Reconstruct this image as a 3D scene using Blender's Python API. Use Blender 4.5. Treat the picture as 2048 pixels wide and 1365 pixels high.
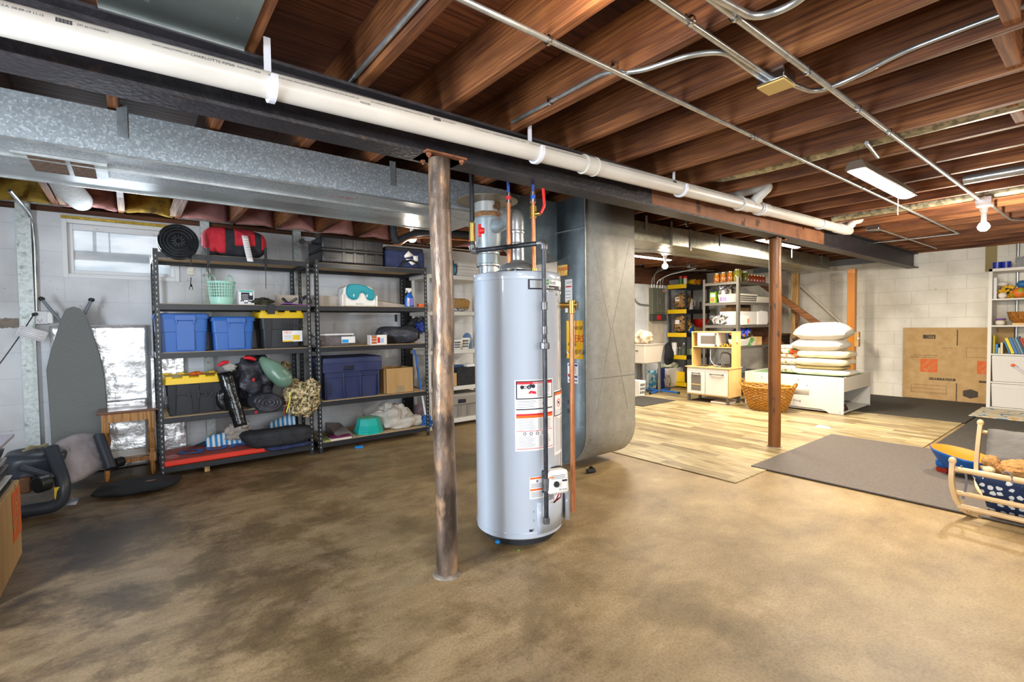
import bpy, math, random
from mathutils import Vector, Matrix, noise
for o in list(bpy.data.objects): bpy.data.objects.remove(o)
V = Vector; PI = math.pi; sin = math.sin; cos = math.cos
scene = bpy.context.scene; COL = scene.collection
# ---------------------------------------------------------------- camera, measured from the room's three vanishing points
EYE = V((0, 0, 1.25)); FPX = 971.2
YAW, PIT, ROL = map(math.radians, (38.15, 1.94, -.69))
F = V((sin(YAW)*cos(PIT), cos(YAW)*cos(PIT), -sin(PIT)))
R0 = V((cos(YAW), -sin(YAW), 0)); U0 = R0.cross(F)
R = R0*cos(ROL) + U0*sin(ROL); U = U0*cos(ROL) - R0*sin(ROL)
cd = bpy.data.cameras.new('camera'); cam = bpy.data.objects.new('camera', cd); COL.objects.link(cam)
cam.matrix_world = Matrix(((R.x, U.x, -F.x, EYE.x), (R.y, U.y, -F.y, EYE.y), (R.z, U.z, -F.z, EYE.z), (0, 0, 0, 1)))
cd.sensor_width = 36; cd.lens = FPX/2048*36; cd.clip_start = .05; cd.clip_end = 60
scene.camera = cam
def ray(x, y): return F + R*((x-1024)/FPX) - U*((y-682.5)/FPX)
def Zp(x, y, z=0): d = ray(x, y); return EYE + d*((z-EYE.z)/d.z)      # survey: point of a sight line on a horizontal plane
def Yp(x, y, Y): d = ray(x, y); return EYE + d*(Y/d.y)                # ... on a plane parallel to the back wall
def Xp(x, y, X): d = ray(x, y); return EYE + d*(X/d.x)                # ... on a plane parallel to the far wall
# ---------------------------------------------------------------- exposure, daylight, large lights
vs = scene.view_settings
vs.view_transform = 'Standard'; vs.look = 'None'; vs.gamma = 1; vs.use_curve_mapping = False; vs.exposure = 0.45
w = bpy.data.worlds.new('World'); scene.world = w; w.use_nodes = True
w.node_tree.nodes['Background'].inputs[0].default_value = (.80, .90, 1, 1); w.node_tree.nodes['Background'].inputs[1].default_value = 1.3
def area(name, loc, size, power, col, rot=(0, 0, 0), parent=None, spread=PI):
    l = bpy.data.lights.new(name, 'AREA'); l.shape = 'RECTANGLE'; l.size, l.size_y = size; l.energy = power; l.color = col; l.spread = spread
    o = bpy.data.objects.new(name, l); COL.objects.link(o); o.location = loc; o.rotation_euler = rot; o.parent = parent; return o
def point(name, loc, power, col, rad=.03, parent=None):
    l = bpy.data.lights.new(name, 'POINT'); l.energy = power; l.color = col; l.shadow_soft_size = rad
    o = bpy.data.objects.new(name, l); COL.objects.link(o); o.location = loc; o.parent = parent; return o
COOL = (.80, .90, 1); WARM = (1, .89, .72); NEUT = (1, .95, .88)
# window daylight above the shelves; unseen fill lights added behind and left of camera
area('window_daylight', (-.02, 5.60, 1.98), (.66, .38), 11, COOL, (-PI/2, 0, 0))
area('rear_fill', (.3, -3.1, 1.55), (3.6, 1.2), 110, (.90, .95, 1), (PI/2, 0, 0))
area('side_fill', (-2.1, 1.6, 1.65), (2.6, .9), 210, COOL, (0, -PI/2, 0))
# ---------------------------------------------------------------- materials
_m = {}
def hexc(s):
    c = [int(s[i:i+2], 16)/255 for i in (0, 2, 4)]
    return tuple(x/12.92 if x <= .04045 else ((x+.055)/1.055)**2.4 for x in c)
def col4(c): return (*(hexc(c) if isinstance(c, str) else c), 1)
def mat(name, c1, c2=None, rough=.6, metal=0, scale=8, st=(1, 1, 1), lo=.35, hi=.65, bump=0, bs=None, bst=None, c3=None, s3=40, lo3=.6, hi3=.68, trans=0, emit=0, coat=0, det=4, kind='noise', dist=0, alpha=1, ior=1.45, spec=.5):
    if name in _m: return _m[name]
    m = bpy.data.materials.new(name); m.use_nodes = True; nt = m.node_tree; N = nt.nodes; L = nt.links; b = N['Principled BSDF']
    b.inputs['Base Color'].default_value = col4(c1); b.inputs['Roughness'].default_value = rough; b.inputs['Metallic'].default_value = metal
    b.inputs['Transmission Weight'].default_value = trans; b.inputs['Coat Weight'].default_value = coat; b.inputs['IOR'].default_value = ior; b.inputs['Alpha'].default_value = alpha
    b.inputs['Specular IOR Level'].default_value = spec
    if emit: b.inputs['Emission Color'].default_value = col4(c1); b.inputs['Emission Strength'].default_value = emit
    tc = N.new('ShaderNodeTexCoord')
    def mp(s):
        n = N.new('ShaderNodeMapping'); n.inputs['Scale'].default_value = s; L.new(tc.outputs['Object'], n.inputs[0]); return n.outputs[0]
    def tex(sc, stv, k='noise', d=4):
        if k == 'voronoi':
            n = N.new('ShaderNodeTexVoronoi'); n.inputs['Scale'].default_value = sc; L.new(mp(stv), n.inputs['Vector'])
            r = N.new('ShaderNodeSeparateColor'); L.new(n.outputs['Color'], r.inputs[0]); return r.outputs[0]
        if k == 'wave':
            n = N.new('ShaderNodeTexWave'); n.inputs['Scale'].default_value = sc; n.inputs['Distortion'].default_value = dist or 3; n.inputs['Detail'].default_value = 3; n.inputs['Detail Scale'].default_value = 1.5; L.new(mp(stv), n.inputs['Vector']); return n.outputs['Fac']
        n = N.new('ShaderNodeTexNoise'); n.inputs['Scale'].default_value = sc; n.inputs['Detail'].default_value = d; n.inputs['Distortion'].default_value = dist; L.new(mp(stv), n.inputs['Vector']); return n.outputs['Fac']
    out = None
    def mix(prev, ca, cb, fac, l, h):
        r = N.new('ShaderNodeMapRange'); r.inputs[1].default_value = l; r.inputs[2].default_value = h; L.new(fac, r.inputs[0])
        x = N.new('ShaderNodeMix'); x.data_type = 'RGBA'; L.new(r.outputs[0], x.inputs[0]); x.inputs[7].default_value = col4(cb)
        if prev is None: x.inputs[6].default_value = col4(ca)
        else: L.new(prev, x.inputs[6])
        return x.outputs[2]
    if c2 is not None: out = mix(None, c1, c2, tex(scale, st, kind, det), lo, hi)
    if c3 is not None: out = mix(out, c1, c3, tex(s3, st if kind != 'voronoi' else (1, 1, 1), 'noise', 5), lo3, hi3)
    if out is not None: L.new(out, b.inputs['Base Color'])
    if bump:
        bn = N.new('ShaderNodeBump'); bn.inputs['Strength'].default_value = bump; bn.inputs['Distance'].default_value = .02
        L.new(tex(bs or scale*3, bst or st, 'noise', 4), bn.inputs['Height']); L.new(bn.outputs[0], b.inputs['Normal'])
    _m[name] = m; return m
def nodes(m): return m.node_tree.nodes, m.node_tree.links, m.node_tree.nodes['Principled BSDF']
def emis(name, c, s):
    if name in _m: return _m[name]
    m = bpy.data.materials.new(name); m.use_nodes = True; N, L, b = nodes(m); N.remove(b); e = N.new('ShaderNodeEmission'); e.inputs[0].default_value = col4(c); e.inputs[1].default_value = s
    L.new(e.outputs[0], N['Material Output'].inputs[0]); _m[name] = m; return m
def patt(name, fn, **k):     # fn(N, L, vec) -> colour socket, wired into a Principled material
    if name in _m: return _m[name]
    m = mat(name, (.5, .5, .5), **k); N, L, b = nodes(m); tc = N.new('ShaderNodeTexCoord'); L.new(fn(N, L, tc.outputs['Object']), b.inputs['Base Color']); return m
def ramp(N, L, fac, stops, const=False):
    r = N.new('ShaderNodeValToRGB'); e = r.color_ramp.elements; L.new(fac, r.inputs[0])
    if const: r.color_ramp.interpolation = 'CONSTANT'
    while len(e) < len(stops): e.new(.5)
    for i, (p, c) in enumerate(stops): e[i].position = p; e[i].color = col4(c)
    return r.outputs[0]
def nz(N, L, vec, sc, d=4, st=(1, 1, 1), dist=0, ro=.5):
    mp = N.new('ShaderNodeMapping'); mp.inputs['Scale'].default_value = st; L.new(vec, mp.inputs[0])
    n = N.new('ShaderNodeTexNoise'); n.inputs['Scale'].default_value = sc; n.inputs['Detail'].default_value = d; n.inputs['Distortion'].default_value = dist; n.inputs['Roughness'].default_value = ro; L.new(mp.outputs[0], n.inputs['Vector']); return n.outputs['Fac']
def mul(N, L, a, b, op='MULTIPLY'):
    x = N.new('ShaderNodeMix'); x.data_type = 'RGBA'; x.blend_type = op; x.inputs[0].default_value = 1; L.new(a, x.inputs[6]); L.new(b, x.inputs[7]); return x.outputs[2]
def mul_noise(N, L, s, v):
    n = nz(N, L, v, 60, 2); m = N.new('ShaderNodeMath'); m.operation = 'MULTIPLY_ADD'; L.new(n, m.inputs[0]); m.inputs[1].default_value = .5; L.new(s, m.inputs[2]); k = N.new('ShaderNodeMath'); k.operation = 'SUBTRACT'; L.new(m.outputs[0], k.inputs[0]); k.inputs[1].default_value = .2; return k.outputs[0]
def concrete():
    def fn(N, L, v):
        big = ramp(N, L, nz(N, L, v, 1.1, 9, (1, 1.3, 1), .3, .62), [(.3, '8f8070'), (.45, 'a8957b'), (.58, 'b9a485'), (.75, 'cbb592')])
        str_ = ramp(N, L, nz(N, L, v, 5, 12, (.7, 1.6, 1), .3, .72), [(.33, '998f82'), (.44, 'd2cabd'), (.56, 'f6f2ea'), (.68, 'ffffff')])
        sp = ramp(N, L, nz(N, L, v, 1.5, 10, (1, 1, 1), .2, .7), [(.38, '6f675d'), (.45, 'a8a094'), (.53, 'ffffff')])
        g = N.new('ShaderNodeTexNoise'); g.inputs['Scale'].default_value = 90; L.new(v, g.inputs['Vector']); gr = ramp(N, L, g.outputs['Fac'], [(.3, 'dedad4'), (.6, 'ffffff')])
        f = mul(N, L, mul(N, L, mul(N, L, big, str_), sp), gr)
        s = N.new('ShaderNodeSeparateXYZ'); L.new(v, s.inputs[0])
        fx = N.new('ShaderNodeMath'); fx.operation = 'MULTIPLY_ADD'; L.new(s.outputs[0], fx.inputs[0]); fx.inputs[1].default_value = .30; fx.inputs[2].default_value = .12; fx.use_clamp = True   # greyer and more mottled towards the storage end
        x = N.new('ShaderNodeMix'); x.data_type = 'RGBA'; L.new(fx.outputs[0], x.inputs[0]); x.inputs[6].default_value = col4('b9b2a8'); x.inputs[7].default_value = col4('ffffff')
        cl = mul(N, L, ramp(N, L, nz(N, L, v, 2.2, 10, (1, 1.3, 1), .2, .65), [(.3, '745f40'), (.42, '8c744e'), (.56, '9d845a'), (.66, 'a99067'), (.74, 'c0aa82')]), gr)
        y = N.new('ShaderNodeMix'); y.data_type = 'RGBA'; k = N.new('ShaderNodeMath'); k.operation = 'MULTIPLY'; k.inputs[1].default_value = .85; L.new(fx.outputs[0], k.inputs[0]); L.new(k.outputs[0], y.inputs[0]); L.new(mul(N, L, f, x.outputs[2]), y.inputs[6]); L.new(cl, y.inputs[7]); return y.outputs[2]
    m = patt('concrete_floor', fn, rough=.5, bump=.05, bs=40)
    return m
def blocks(name, c, mort, dirt, sc=(1, 1, 1), axis='x', bump=.5):
    m = mat(name, c, rough=.65); N, L, b = nodes(m)
    tc = N.new('ShaderNodeTexCoord'); sx = N.new('ShaderNodeSeparateXYZ'); L.new(tc.outputs['Object'], sx.inputs[0]); cb = N.new('ShaderNodeCombineXYZ')
    L.new(sx.outputs[0 if axis == 'x' else 1], cb.inputs[0]); L.new(sx.outputs[2], cb.inputs[1])
    br = N.new('ShaderNodeTexBrick'); L.new(cb.outputs[0], br.inputs['Vector']); br.inputs['Scale'].default_value = 1; br.inputs['Brick Width'].default_value = .43; br.inputs['Row Height'].default_value = .213
    br.inputs['Mortar Size'].default_value = .006; br.inputs['Mortar Smooth'].default_value = .6; br.inputs['Color1'].default_value = col4(c); br.inputs['Color2'].default_value = col4(c); br.inputs['Mortar'].default_value = col4(mort)
    d = ramp(N, L, nz(N, L, tc.outputs['Object'], 26, 6, (1, 1, 1.6)), [(.25, dirt), (.315, 'ffffff')]); d2 = ramp(N, L, nz(N, L, tc.outputs['Object'], 1.6, 4), [(.25, 'd2cdc6'), (.6, 'ffffff')])
    L.new(mul(N, L, mul(N, L, br.outputs['Color'], d), d2), b.inputs['Base Color'])
    bn = N.new('ShaderNodeBump'); bn.inputs['Strength'].default_value = bump; bn.inputs['Distance'].default_value = .012; bn.invert = True; L.new(br.outputs['Fac'], bn.inputs['Height'])
    b2 = N.new('ShaderNodeBump'); b2.inputs['Strength'].default_value = .25; b2.inputs['Distance'].default_value = .01; L.new(nz(N, L, tc.outputs['Object'], 30, 5), b2.inputs['Height']); L.new(bn.outputs[0], b2.inputs['Normal']); L.new(b2.outputs[0], b.inputs['Normal'])
    return m
def planks():
    def fn(N, L, v):
        mp = N.new('ShaderNodeMapping'); mp.inputs['Rotation'].default_value = (0, 0, PI/2); L.new(v, mp.inputs[0])
        br = N.new('ShaderNodeTexBrick'); L.new(mp.outputs[0], br.inputs['Vector']); br.inputs['Scale'].default_value = 1; br.inputs['Brick Width'].default_value = .62; br.inputs['Row Height'].default_value = .105; br.inputs['Mortar Size'].default_value = .0; br.offset = .37
        br.inputs['Color1'].default_value = col4('8c7f66'); br.inputs['Color2'].default_value = col4('cabf9f'); br.inputs['Mortar'].default_value = col4('b9a47a')
        g = ramp(N, L, nz(N, L, v, 5, 6, (9, .7, 1), .5), [(.3, '9c8a70'), (.48, 'e9dcc0'), (.62, 'fffdf4')]); return mul(N, L, br.outputs['Color'], g)
    return patt('vinyl_planks', fn, rough=.38)
def wood(name, c1, c2, ax='y', sc=1.0, rough=.6, bump=.15, dark=None, coat=0):
    st = {'x': (.06, 1.8, 1.8), 'y': (1.8, .06, 1.8), 'z': (1.8, 1.8, .06)}[ax]
    def fn(N, L, v):
        a = ramp(N, L, nz(N, L, v, 15*sc, 8, st, .8), [(.3, c1), (.45, c2), (.52, c1), (.62, c2), (.75, c1)])
        b = ramp(N, L, nz(N, L, v, 40*sc, 4, st), [(.3, 'a89a90'), (.6, 'ffffff')]); o = mul(N, L, a, b)
        if dark: o = mul(N, L, o, ramp(N, L, nz(N, L, v, 1.3, 4), [(.35, dark), (.6, 'ffffff')]))
        return o
    return patt(name, fn, rough=rough, bump=bump, bs=30*sc, bst=st, coat=coat)
PL = lambda n, c, r=.45, **k: mat(n, c, rough=r, **k)
WHITE = PL('white_plastic', 'e8e6e2', .4); BLACKP = PL('black_plastic', '1b1c1f', .42); BLACKM = PL('black_powder_coat', '26282d', .4); DARK = PL('dark_fabric', '1d1e22', .85, c2='2a2b30', scale=30, bump=.3)
GALV = mat('galvanised_sheet', '8f969a', '9fa6a9', rough=.38, metal=.5, scale=70, kind='voronoi', lo=.2, hi=.8, c3='747b7f', s3=3, lo3=.5, hi3=.8)
GALVW = mat('galvanised_white_bloom', '9aa2a7', 'a9b0b4', rough=.4, metal=.45, scale=80, kind='voronoi', lo=.2, hi=.8, c3='c6cfd5', s3=100, lo3=.53, hi3=.62)
SPECK = mat('speckled_galvanised', '8c8981', '9a978e', rough=.5, metal=.3, scale=14, lo=.3, hi=.7, c3='4d463c', s3=85, lo3=.63, hi3=.68)
CONDUIT = mat('zinc_conduit', 'a9adae', 'c2c5c4', rough=.3, metal=.85, scale=20)
DUCTR = mat('bright_duct', 'b9bfc2', '9fa5a8', rough=.3, metal=.7, scale=6, bump=.2, bs=12)
FOIL = mat('foil_facing', 'e9ecef', 'f6f8fa', rough=.28, metal=.65, scale=6, bump=1.0, bs=6, c3='a8a29a', s3=9, lo3=.63, hi3=.7)
COPPER = mat('copper', 'c07a52', 'd09066', rough=.3, metal=.7, scale=12); BRASS = PL('brass', 'b5904e', .3, metal=.95)
STEELB = mat('black_iron_pipe', '34353a', '4a4b50', rough=.35, metal=.6, scale=30); CHROME = PL('chrome', 'c8cacc', .15, metal=1)
PVC = mat('pvc_pipe', 'cbc6be', 'd3cfc8', rough=.35, scale=5); PVCT = mat('pvc_fitting', 'd2cec6', rough=.35)
CARD = mat('cardboard', 'b08a58', 'bb9665', rough=.8, scale=14, st=(1, 1, .2), bump=.1); CARDW = mat('cardboard_light', 'c3a171', 'b6925f', rough=.8, scale=9)
JOIST = wood('joist_wood', '7e4b28', '9a6336', 'y', 1, .65, .22, dark='a08a7a'); SUBF = wood('subfloor_wood', '6b3c22', '7f4a2c', 'x', .8, .75, .2, dark='75655c')
INK = PL('ink_black', '1e2030', .6); INKB = PL('ink_blue', '2c4fa0', .6); INKR = PL('label_red', 'cf2230', .5); INKO = PL('label_orange', 'ee6a1e', .5); PAPER = PL('label_paper', 'eceaea', .45)
ORANGE = PL('store_orange', 'd9632a', .7); YEL = PL('bright_yellow', 'ecc216', .4); BOARD = mat('particle_board', 'b79b76', 'c7ad88', rough=.75, scale=30)
GLASS = mat('clear_glass', 'ffffff', rough=.03, trans=1, ior=1.3); CLEAR = mat('clear_plastic', 'e6e6ea', rough=.12, trans=.85, ior=1.2)
# ---------------------------------------------------------------- mesh builder
class B:
    def __init__(s): s.v = []; s.f = []
    def add(s, vs_, fs): n = len(s.v); s.v += [V(p) for p in vs_]; s.f += [tuple(i+n for i in f) for f in fs]; return s
    def box(s, x0, x1, y0, y1, z0, z1, M=None):
        p = [V((x, y, z)) for z in (z0, z1) for y in (y0, y1) for x in (x0, x1)]
        if M: p = [M @ q for q in p]
        return s.add(p, [(0, 2, 3, 1), (4, 5, 7, 6), (0, 1, 5, 4), (2, 6, 7, 3), (0, 4, 6, 2), (1, 3, 7, 5)])
    def taper(s, b0, b1, z0, z1, M=None):   # b = (x0,x1,y0,y1) at the two heights
        p = [V((x, y, z)) for (a, z) in ((b0, z0), (b1, z1)) for y in a[2:] for x in a[:2]]
        if M: p = [M @ q for q in p]
        return s.add(p, [(0, 2, 3, 1), (4, 5, 7, 6), (0, 1, 5, 4), (2, 6, 7, 3), (0, 4, 6, 2), (1, 3, 7, 5)])
    def bar(s, p0, p1, w, h, up=(0, 0, 1)):
        p0, p1 = V(p0), V(p1); d = (p1-p0).normalized(); a = d.cross(V(up)).normalized()*w/2; b = a.cross(d).normalized()*h/2
        q = [p+i*a+j*b for p in (p0, p1) for i, j in ((-1, -1), (1, -1), (1, 1), (-1, 1))]
        return s.add(q, [(0, 1, 2, 3), (7, 6, 5, 4), (0, 4, 5, 1), (1, 5, 6, 2), (2, 6, 7, 3), (3, 7, 4, 0)])
    def tube(s, pts, r, n=10, caps=True, close=False):
        pts = [V(p) for p in pts]; k = len(pts); rr = r if isinstance(r, (list, tuple)) else [r]*k; base = len(s.v); a = None
        for i, p in enumerate(pts):
            d = (pts[(i+1) % k]-pts[i-1]) if close else (pts[min(i+1, k-1)]-pts[max(i-1, 0)])
            if d.length < 1e-9: d = V((0, 0, 1))
            d.normalize()
            if a is None: a = d.orthogonal().normalized()
            a = (a-d*a.dot(d)); a = a.normalized() if a.length > 1e-6 else d.orthogonal().normalized(); b = d.cross(a)
            s.v += [p+(a*cos(t)+b*sin(t))*rr[i] for t in (2*PI*j/n for j in range(n))]
        for i in range(k if close else k-1):
            for j in range(n):
                c0 = base+i*n; c1 = base+((i+1) % k)*n; s.f.append((c0+j, c0+(j+1) % n, c1+(j+1) % n, c1+j))
        if caps and not close: s.f.append(tuple(base+j for j in reversed(range(n)))); s.f.append(tuple(base+(k-1)*n+j for j in range(n)))
        return s
    def cyl(s, p0, p1, r0, r1=None, n=20, caps=True): return s.tube([p0, p1], [r0, r0 if r1 is None else r1], n, caps)
    def lathe(s, prof, c=(0, 0, 0), n=24, M=None, a0=0, a1=2*PI):
        full = abs(a1-a0-2*PI) < 1e-6; m = n if full else n+1; base = len(s.v); c = V(c)
        for r, z in prof:
            for j in range(m):
                t = a0+(a1-a0)*j/n; p = V((r*cos(t), r*sin(t), z)); s.v.append((M @ p if M else p)+c)
        for i in range(len(prof)-1):
            for j in range(m if full else m-1): s.f.append((base+i*m+j, base+i*m+(j+1) % m, base+(i+1)*m+(j+1) % m, base+(i+1)*m+j))
        return s
    def prism(s, poly, z0, z1, M=None):     # polygon in local xy
        n = len(poly); p = [V((x, y, z)) for z in (z0, z1) for x, y in poly]
        if M: p = [M @ q for q in p]
        return s.add(p, [tuple(reversed(range(n))), tuple(range(n, 2*n))]+[(i, (i+1) % n, n+(i+1) % n, n+i) for i in range(n)])
    def grid(s, fn, nu, nv, closeu=False):
        base = len(s.v); mu = nu if closeu else nu+1
        for j in range(nv+1):
            for i in range(mu): s.v.append(V(fn(i/nu, j/nv)))
        for j in range(nv):
            for i in range(nu): s.f.append((base+j*mu+i, base+j*mu+(i+1) % mu, base+(j+1)*mu+(i+1) % mu, base+(j+1)*mu+i))
        return s
    def blob(s, c, r, amp=.15, fr=2, seed=0, e=1.0, nu=28, nv=16, M=None, ridge=0, flat=None):
        c = V(c)
        def pw(x, k): return math.copysign(abs(x)**k, x)
        def f(u, v):
            a = 2*PI*u; b = PI*(v-.5); d = V((pw(cos(b), e)*pw(cos(a), e), pw(cos(b), e)*pw(sin(a), e), pw(sin(b), e)))
            q = V((d.x*r[0], d.y*r[1], d.z*r[2])); k = 1+amp*noise.noise(q*fr/max(r)+V((seed*7.3, seed, 0)))*2
            if ridge: k += ridge*abs(noise.noise(q*fr*2.6/max(r)+V((seed, 3, seed))))
            q = q*k
            if flat is not None and q.z < flat: q.z = flat
            return (M @ q if M else q)+c
        return s.grid(f, nu, nv, True)
    def wob(s, amp, fr=6, seed=0):
        for p in s.v: n = noise.noise_vector(p*fr+V((seed, seed*2, 1))); p += n*amp
        return s
    def move(s, M): s.v = [M @ p for p in s.v]; return s
    def join(s, o): return s.add(o.v, o.f)
FONT = None
def text(b, s, size, fn, al='LEFT', ext=0, sx=1, res=2, bold=0):
    cu = bpy.data.curves.new('t', 'FONT'); cu.body = s; cu.size = size; cu.align_x = al; cu.align_y = 'CENTER'; cu.resolution_u = res
    cu.offset = bold
    o = bpy.data.objects.new('t', cu); me = o.to_mesh(); b.add([fn(v.co.x*sx, v.co.y, v.co.z) for v in me.vertices], [tuple(p.vertices) for p in me.polygons]); o.to_mesh_clear()
    bpy.data.objects.remove(o); bpy.data.curves.remove(cu); return b
def plane_fn(o, ux, uy, off=.0015):
    o, ux, uy = V(o), V(ux), V(uy); n = ux.cross(uy).normalized(); return lambda x, y, z=0: o+ux*x+uy*y+n*(off+z)
def rect(b, fn, x0, x1, y0, y1, n=1):
    for i in range(n): a = x0+(x1-x0)*i/n; c = x0+(x1-x0)*(i+1)/n; b.add([fn(a, y0), fn(c, y0), fn(c, y1), fn(a, y1)], [(0, 1, 2, 3)])
    return b
def obj(name, b, m, parent=None, loc=None, rz=0, bev=0, seg=2, smooth=True, sub=0, label=None, world=True, thick=0, ang=38):
    me = bpy.data.meshes.new(name); o = bpy.data.objects.new(name, me); COL.objects.link(o)
    if parent is not None:
        o.parent = parent
        if world: iv = TM(parent).inverted(); b.v = [iv @ p for p in b.v]
    elif loc is not None: 
        o.location = loc; o.rotation_euler = (0, 0, rz)
        if world: iv = (Matrix.Translation(loc) @ Matrix.Rotation(rz, 4, 'Z')).inverted(); b.v = [iv @ p for p in b.v]
    me.from_pydata([tuple(p) for p in b.v], [], b.f); me.materials.append(m)
    if smooth: me.shade_smooth(); me.set_sharp_from_angle(angle=math.radians(ang))
    if thick: x = o.modifiers.new('solid', 'SOLIDIFY'); x.thickness = thick
    if bev: x = o.modifiers.new('bevel', 'BEVEL'); x.width = bev; x.segments = seg; x.limit_method = 'ANGLE'; x.angle_limit = math.radians(40)
    if sub: x = o.modifiers.new('subsurf', 'SUBSURF'); x.levels = x.render_levels = sub
    if label: o['label'] = label
    return o
def TM(o):
    m = Matrix.Translation(o.location) @ Matrix.Rotation(o.rotation_euler.z, 4, 'Z'); return TM(o.parent) @ m if o.parent else m
def tag(o, label, cat, group=None, kind=None):
    o['label'] = label; o['category'] = cat
    if group: o['group'] = group
    if kind: o['kind'] = kind
    return o
def thing(name, label, cat, loc=(0, 0, 0), rz=0, group=None):
    o = bpy.data.objects.new(name, None); COL.objects.link(o); o.empty_display_size = .05; o.location = loc; o.rotation_euler = (0, 0, rz); return tag(o, label, cat, group)
def one(name, b, m, label, cat, group=None, loc=None, kind=None, **k):
    if loc is None and k.get('world', True):
        xs = [p.x for p in b.v]; ys = [p.y for p in b.v]; loc = ((min(xs)+max(xs))/2, (min(ys)+max(ys))/2, min(p.z for p in b.v))
    return tag(obj(name, b, m, loc=loc, **k), label, cat, group, kind)
def struct(name, b, m, parent=None, **k):
    o = obj(name, b, m, parent, **k)
    if parent is None: o['kind'] = 'structure'
    return o
def dup(root, loc, rz=None, label=None, group=None, name=None, scale=None):
    r = root.copy(); COL.objects.link(r); r.location = loc
    if rz is not None: r.rotation_euler = (0, 0, rz)
    if scale: r.scale = scale
    if label: r['label'] = label
    if group: r['group'] = group
    for ch in list(root.children):
        c = ch.copy(); COL.objects.link(c); c.parent = r
        for g in list(ch.children): d = g.copy(); COL.objects.link(d); d.parent = c
    return r
RZ = lambda a: Matrix.Rotation(a, 4, 'Z'); RX = lambda a: Matrix.Rotation(a, 4, 'X'); RY = lambda a: Matrix.Rotation(a, 4, 'Y'); T = lambda *p: Matrix.Translation(V(p))
def lin(a, c, t): return a+(c-a)*t
def smooth_path(pts, r=.06, n=6):       # rounds the corners of a polyline
    pts = [V(p) for p in pts]; out = [pts[0]]
    for i in range(1, len(pts)-1):
        a, b, c = pts[i-1], pts[i], pts[i+1]; d0 = (a-b); d1 = (c-b); k = min(r, d0.length*.49, d1.length*.49); p0 = b+d0.normalized()*k; p1 = b+d1.normalized()*k
        for j in range(n+1): t = j/n; out.append(p0*(1-t)**2+b*2*t*(1-t)+p1*t*t)
    out.append(pts[-1]); return out
# ================================================================ the setting
WX0, WX1, WY0, WY1, ZC, ZS = -2.2, 9.75, -3.2, 5.65, 2.29, 2.53
struct('floor', B().box(WX0-.2, WX1+.2, WY0-.2, WY1+.2, -.15, 0), concrete())
BLOCKL = blocks('painted_block_cool', 'd9dce1', 'd2d5da', '8d8a86', bump=.25); BLOCKR = blocks('painted_block_warm', 'f0ebde', 'e3ddcf', 'b9b2a2', axis='y', bump=.35)
wx0, wx1, wz0, wz1 = -.436, .388, 1.70, 2.205
b = B()
for q in ((WX0-.2, wx0, 0, 2.27), (wx1, WX1+.2, 0, 2.27), (wx0, wx1, 0, wz0), (wx0, wx1, wz1, 2.27)): b.box(q[0], q[1], WY1, WY1+.2, q[2], q[3])
struct('wall_back', b, BLOCKL)
struct('wall_right', B().box(WX1, WX1+.2, WY0-.2, WY1, 0, 2.32), BLOCKR)
b = B()
for q in ((WY0, .2, 0, ZC), (3.0, WY1, 0, ZC), (.2, 3.0, 0, 1.15), (.2, 3.0, 2.15, ZC)): b.box(WX0-.2, WX0, q[0], q[1], q[2], q[3])
struct('wall_left', b, BLOCKL)
b = B()
for q in ((WX0-.2, -1.6, 0, ZC), (2.2, WX1, 0, ZC), (-1.6, 2.2, 0, .9), (-1.6, 2.2, 2.2, ZC)): b.box(q[0], q[1], WY0-.2, WY0, q[2], q[3])
struct('wall_front', b, BLOCKL)
# windows: the one seen above the shelves, and unseen ones added around the fill lights
FRW = PL('window_vinyl', 'dfe1e3', .4); FROST = mat('dusty_window_glass', 'dfe6ea', rough=.35, trans=.55, ior=1.1, c2='ffffff', scale=2.5, st=(1, 1, 3), lo=.4, hi=.6, emit=0)
def window(n, x0, x1, z0, z1, Yin, sgn=1, swap=False, mulls=()):
    f = B(); t = .035
    def bx(a, c, d, e, y0, y1):
        y0, y1 = sorted((Yin+sgn*y0, Yin+sgn*y1)); f.box(y0, y1, a, c, d, e) if swap else f.box(a, c, y0, y1, d, e)
    for q in ((x0, x0+t, z0, z1), (x1-t, x1, z0, z1), (x0+t, x1-t, z0, z0+t), (x0+t, x1-t, z1-t, z1)): bx(*q, -.012, .12)
    for q in ((x0+t, x0+2*t, z0+t, z1-t), (x1-2*t, x1-t, z0+t, z1-t), (x0+2*t, x1-2*t, z0+t, z0+2*t), (x0+2*t, x1-2*t, z1-2.4*t, z1-t)): bx(*q, .03, .09)
    for m_ in mulls: bx(m_-.015, m_+.015, z0+t, z1-t, .03, .09)
    o = struct(f'window_{n}', f, FRW, bev=.003); g = B(); y0, y1 = sorted((Yin+sgn*.055, Yin+sgn*.062))
    g.box(y0, y1, x0+2*t, x1-2*t, z0+2*t, z1-2.4*t) if swap else g.box(x0+2*t, x1-2*t, y0, y1, z0+2*t, z1-2.4*t)
    obj('window_pane', g, FROST, o); return o
w1 = window(1, wx0, wx1, wz0, wz1, WY1)
obj('window_latch', B().box(-.27, -.21, WY1+.015, WY1+.03, 2.13, 2.145).tube([(-.235, WY1+.012, 2.135), (-.20, WY1+.008, 2.125), (-.17, WY1+.012, 2.13)], .005).box(.16, .2, WY1+.015, WY1+.03, 2.12, 2.135), WHITE, w1)
obj('window_post', B().box(-.24, -.215, WY1+.1, WY1+.14, 1.95, 2.14).box(-.13, -.118, WY1+.1, WY1+.13, 1.95, 2.14).box(-.37, .33, WY1+.09, WY1+.12, 1.87, 1.95), PL('well_grey', '9aa0a6', .7), w1)
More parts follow.
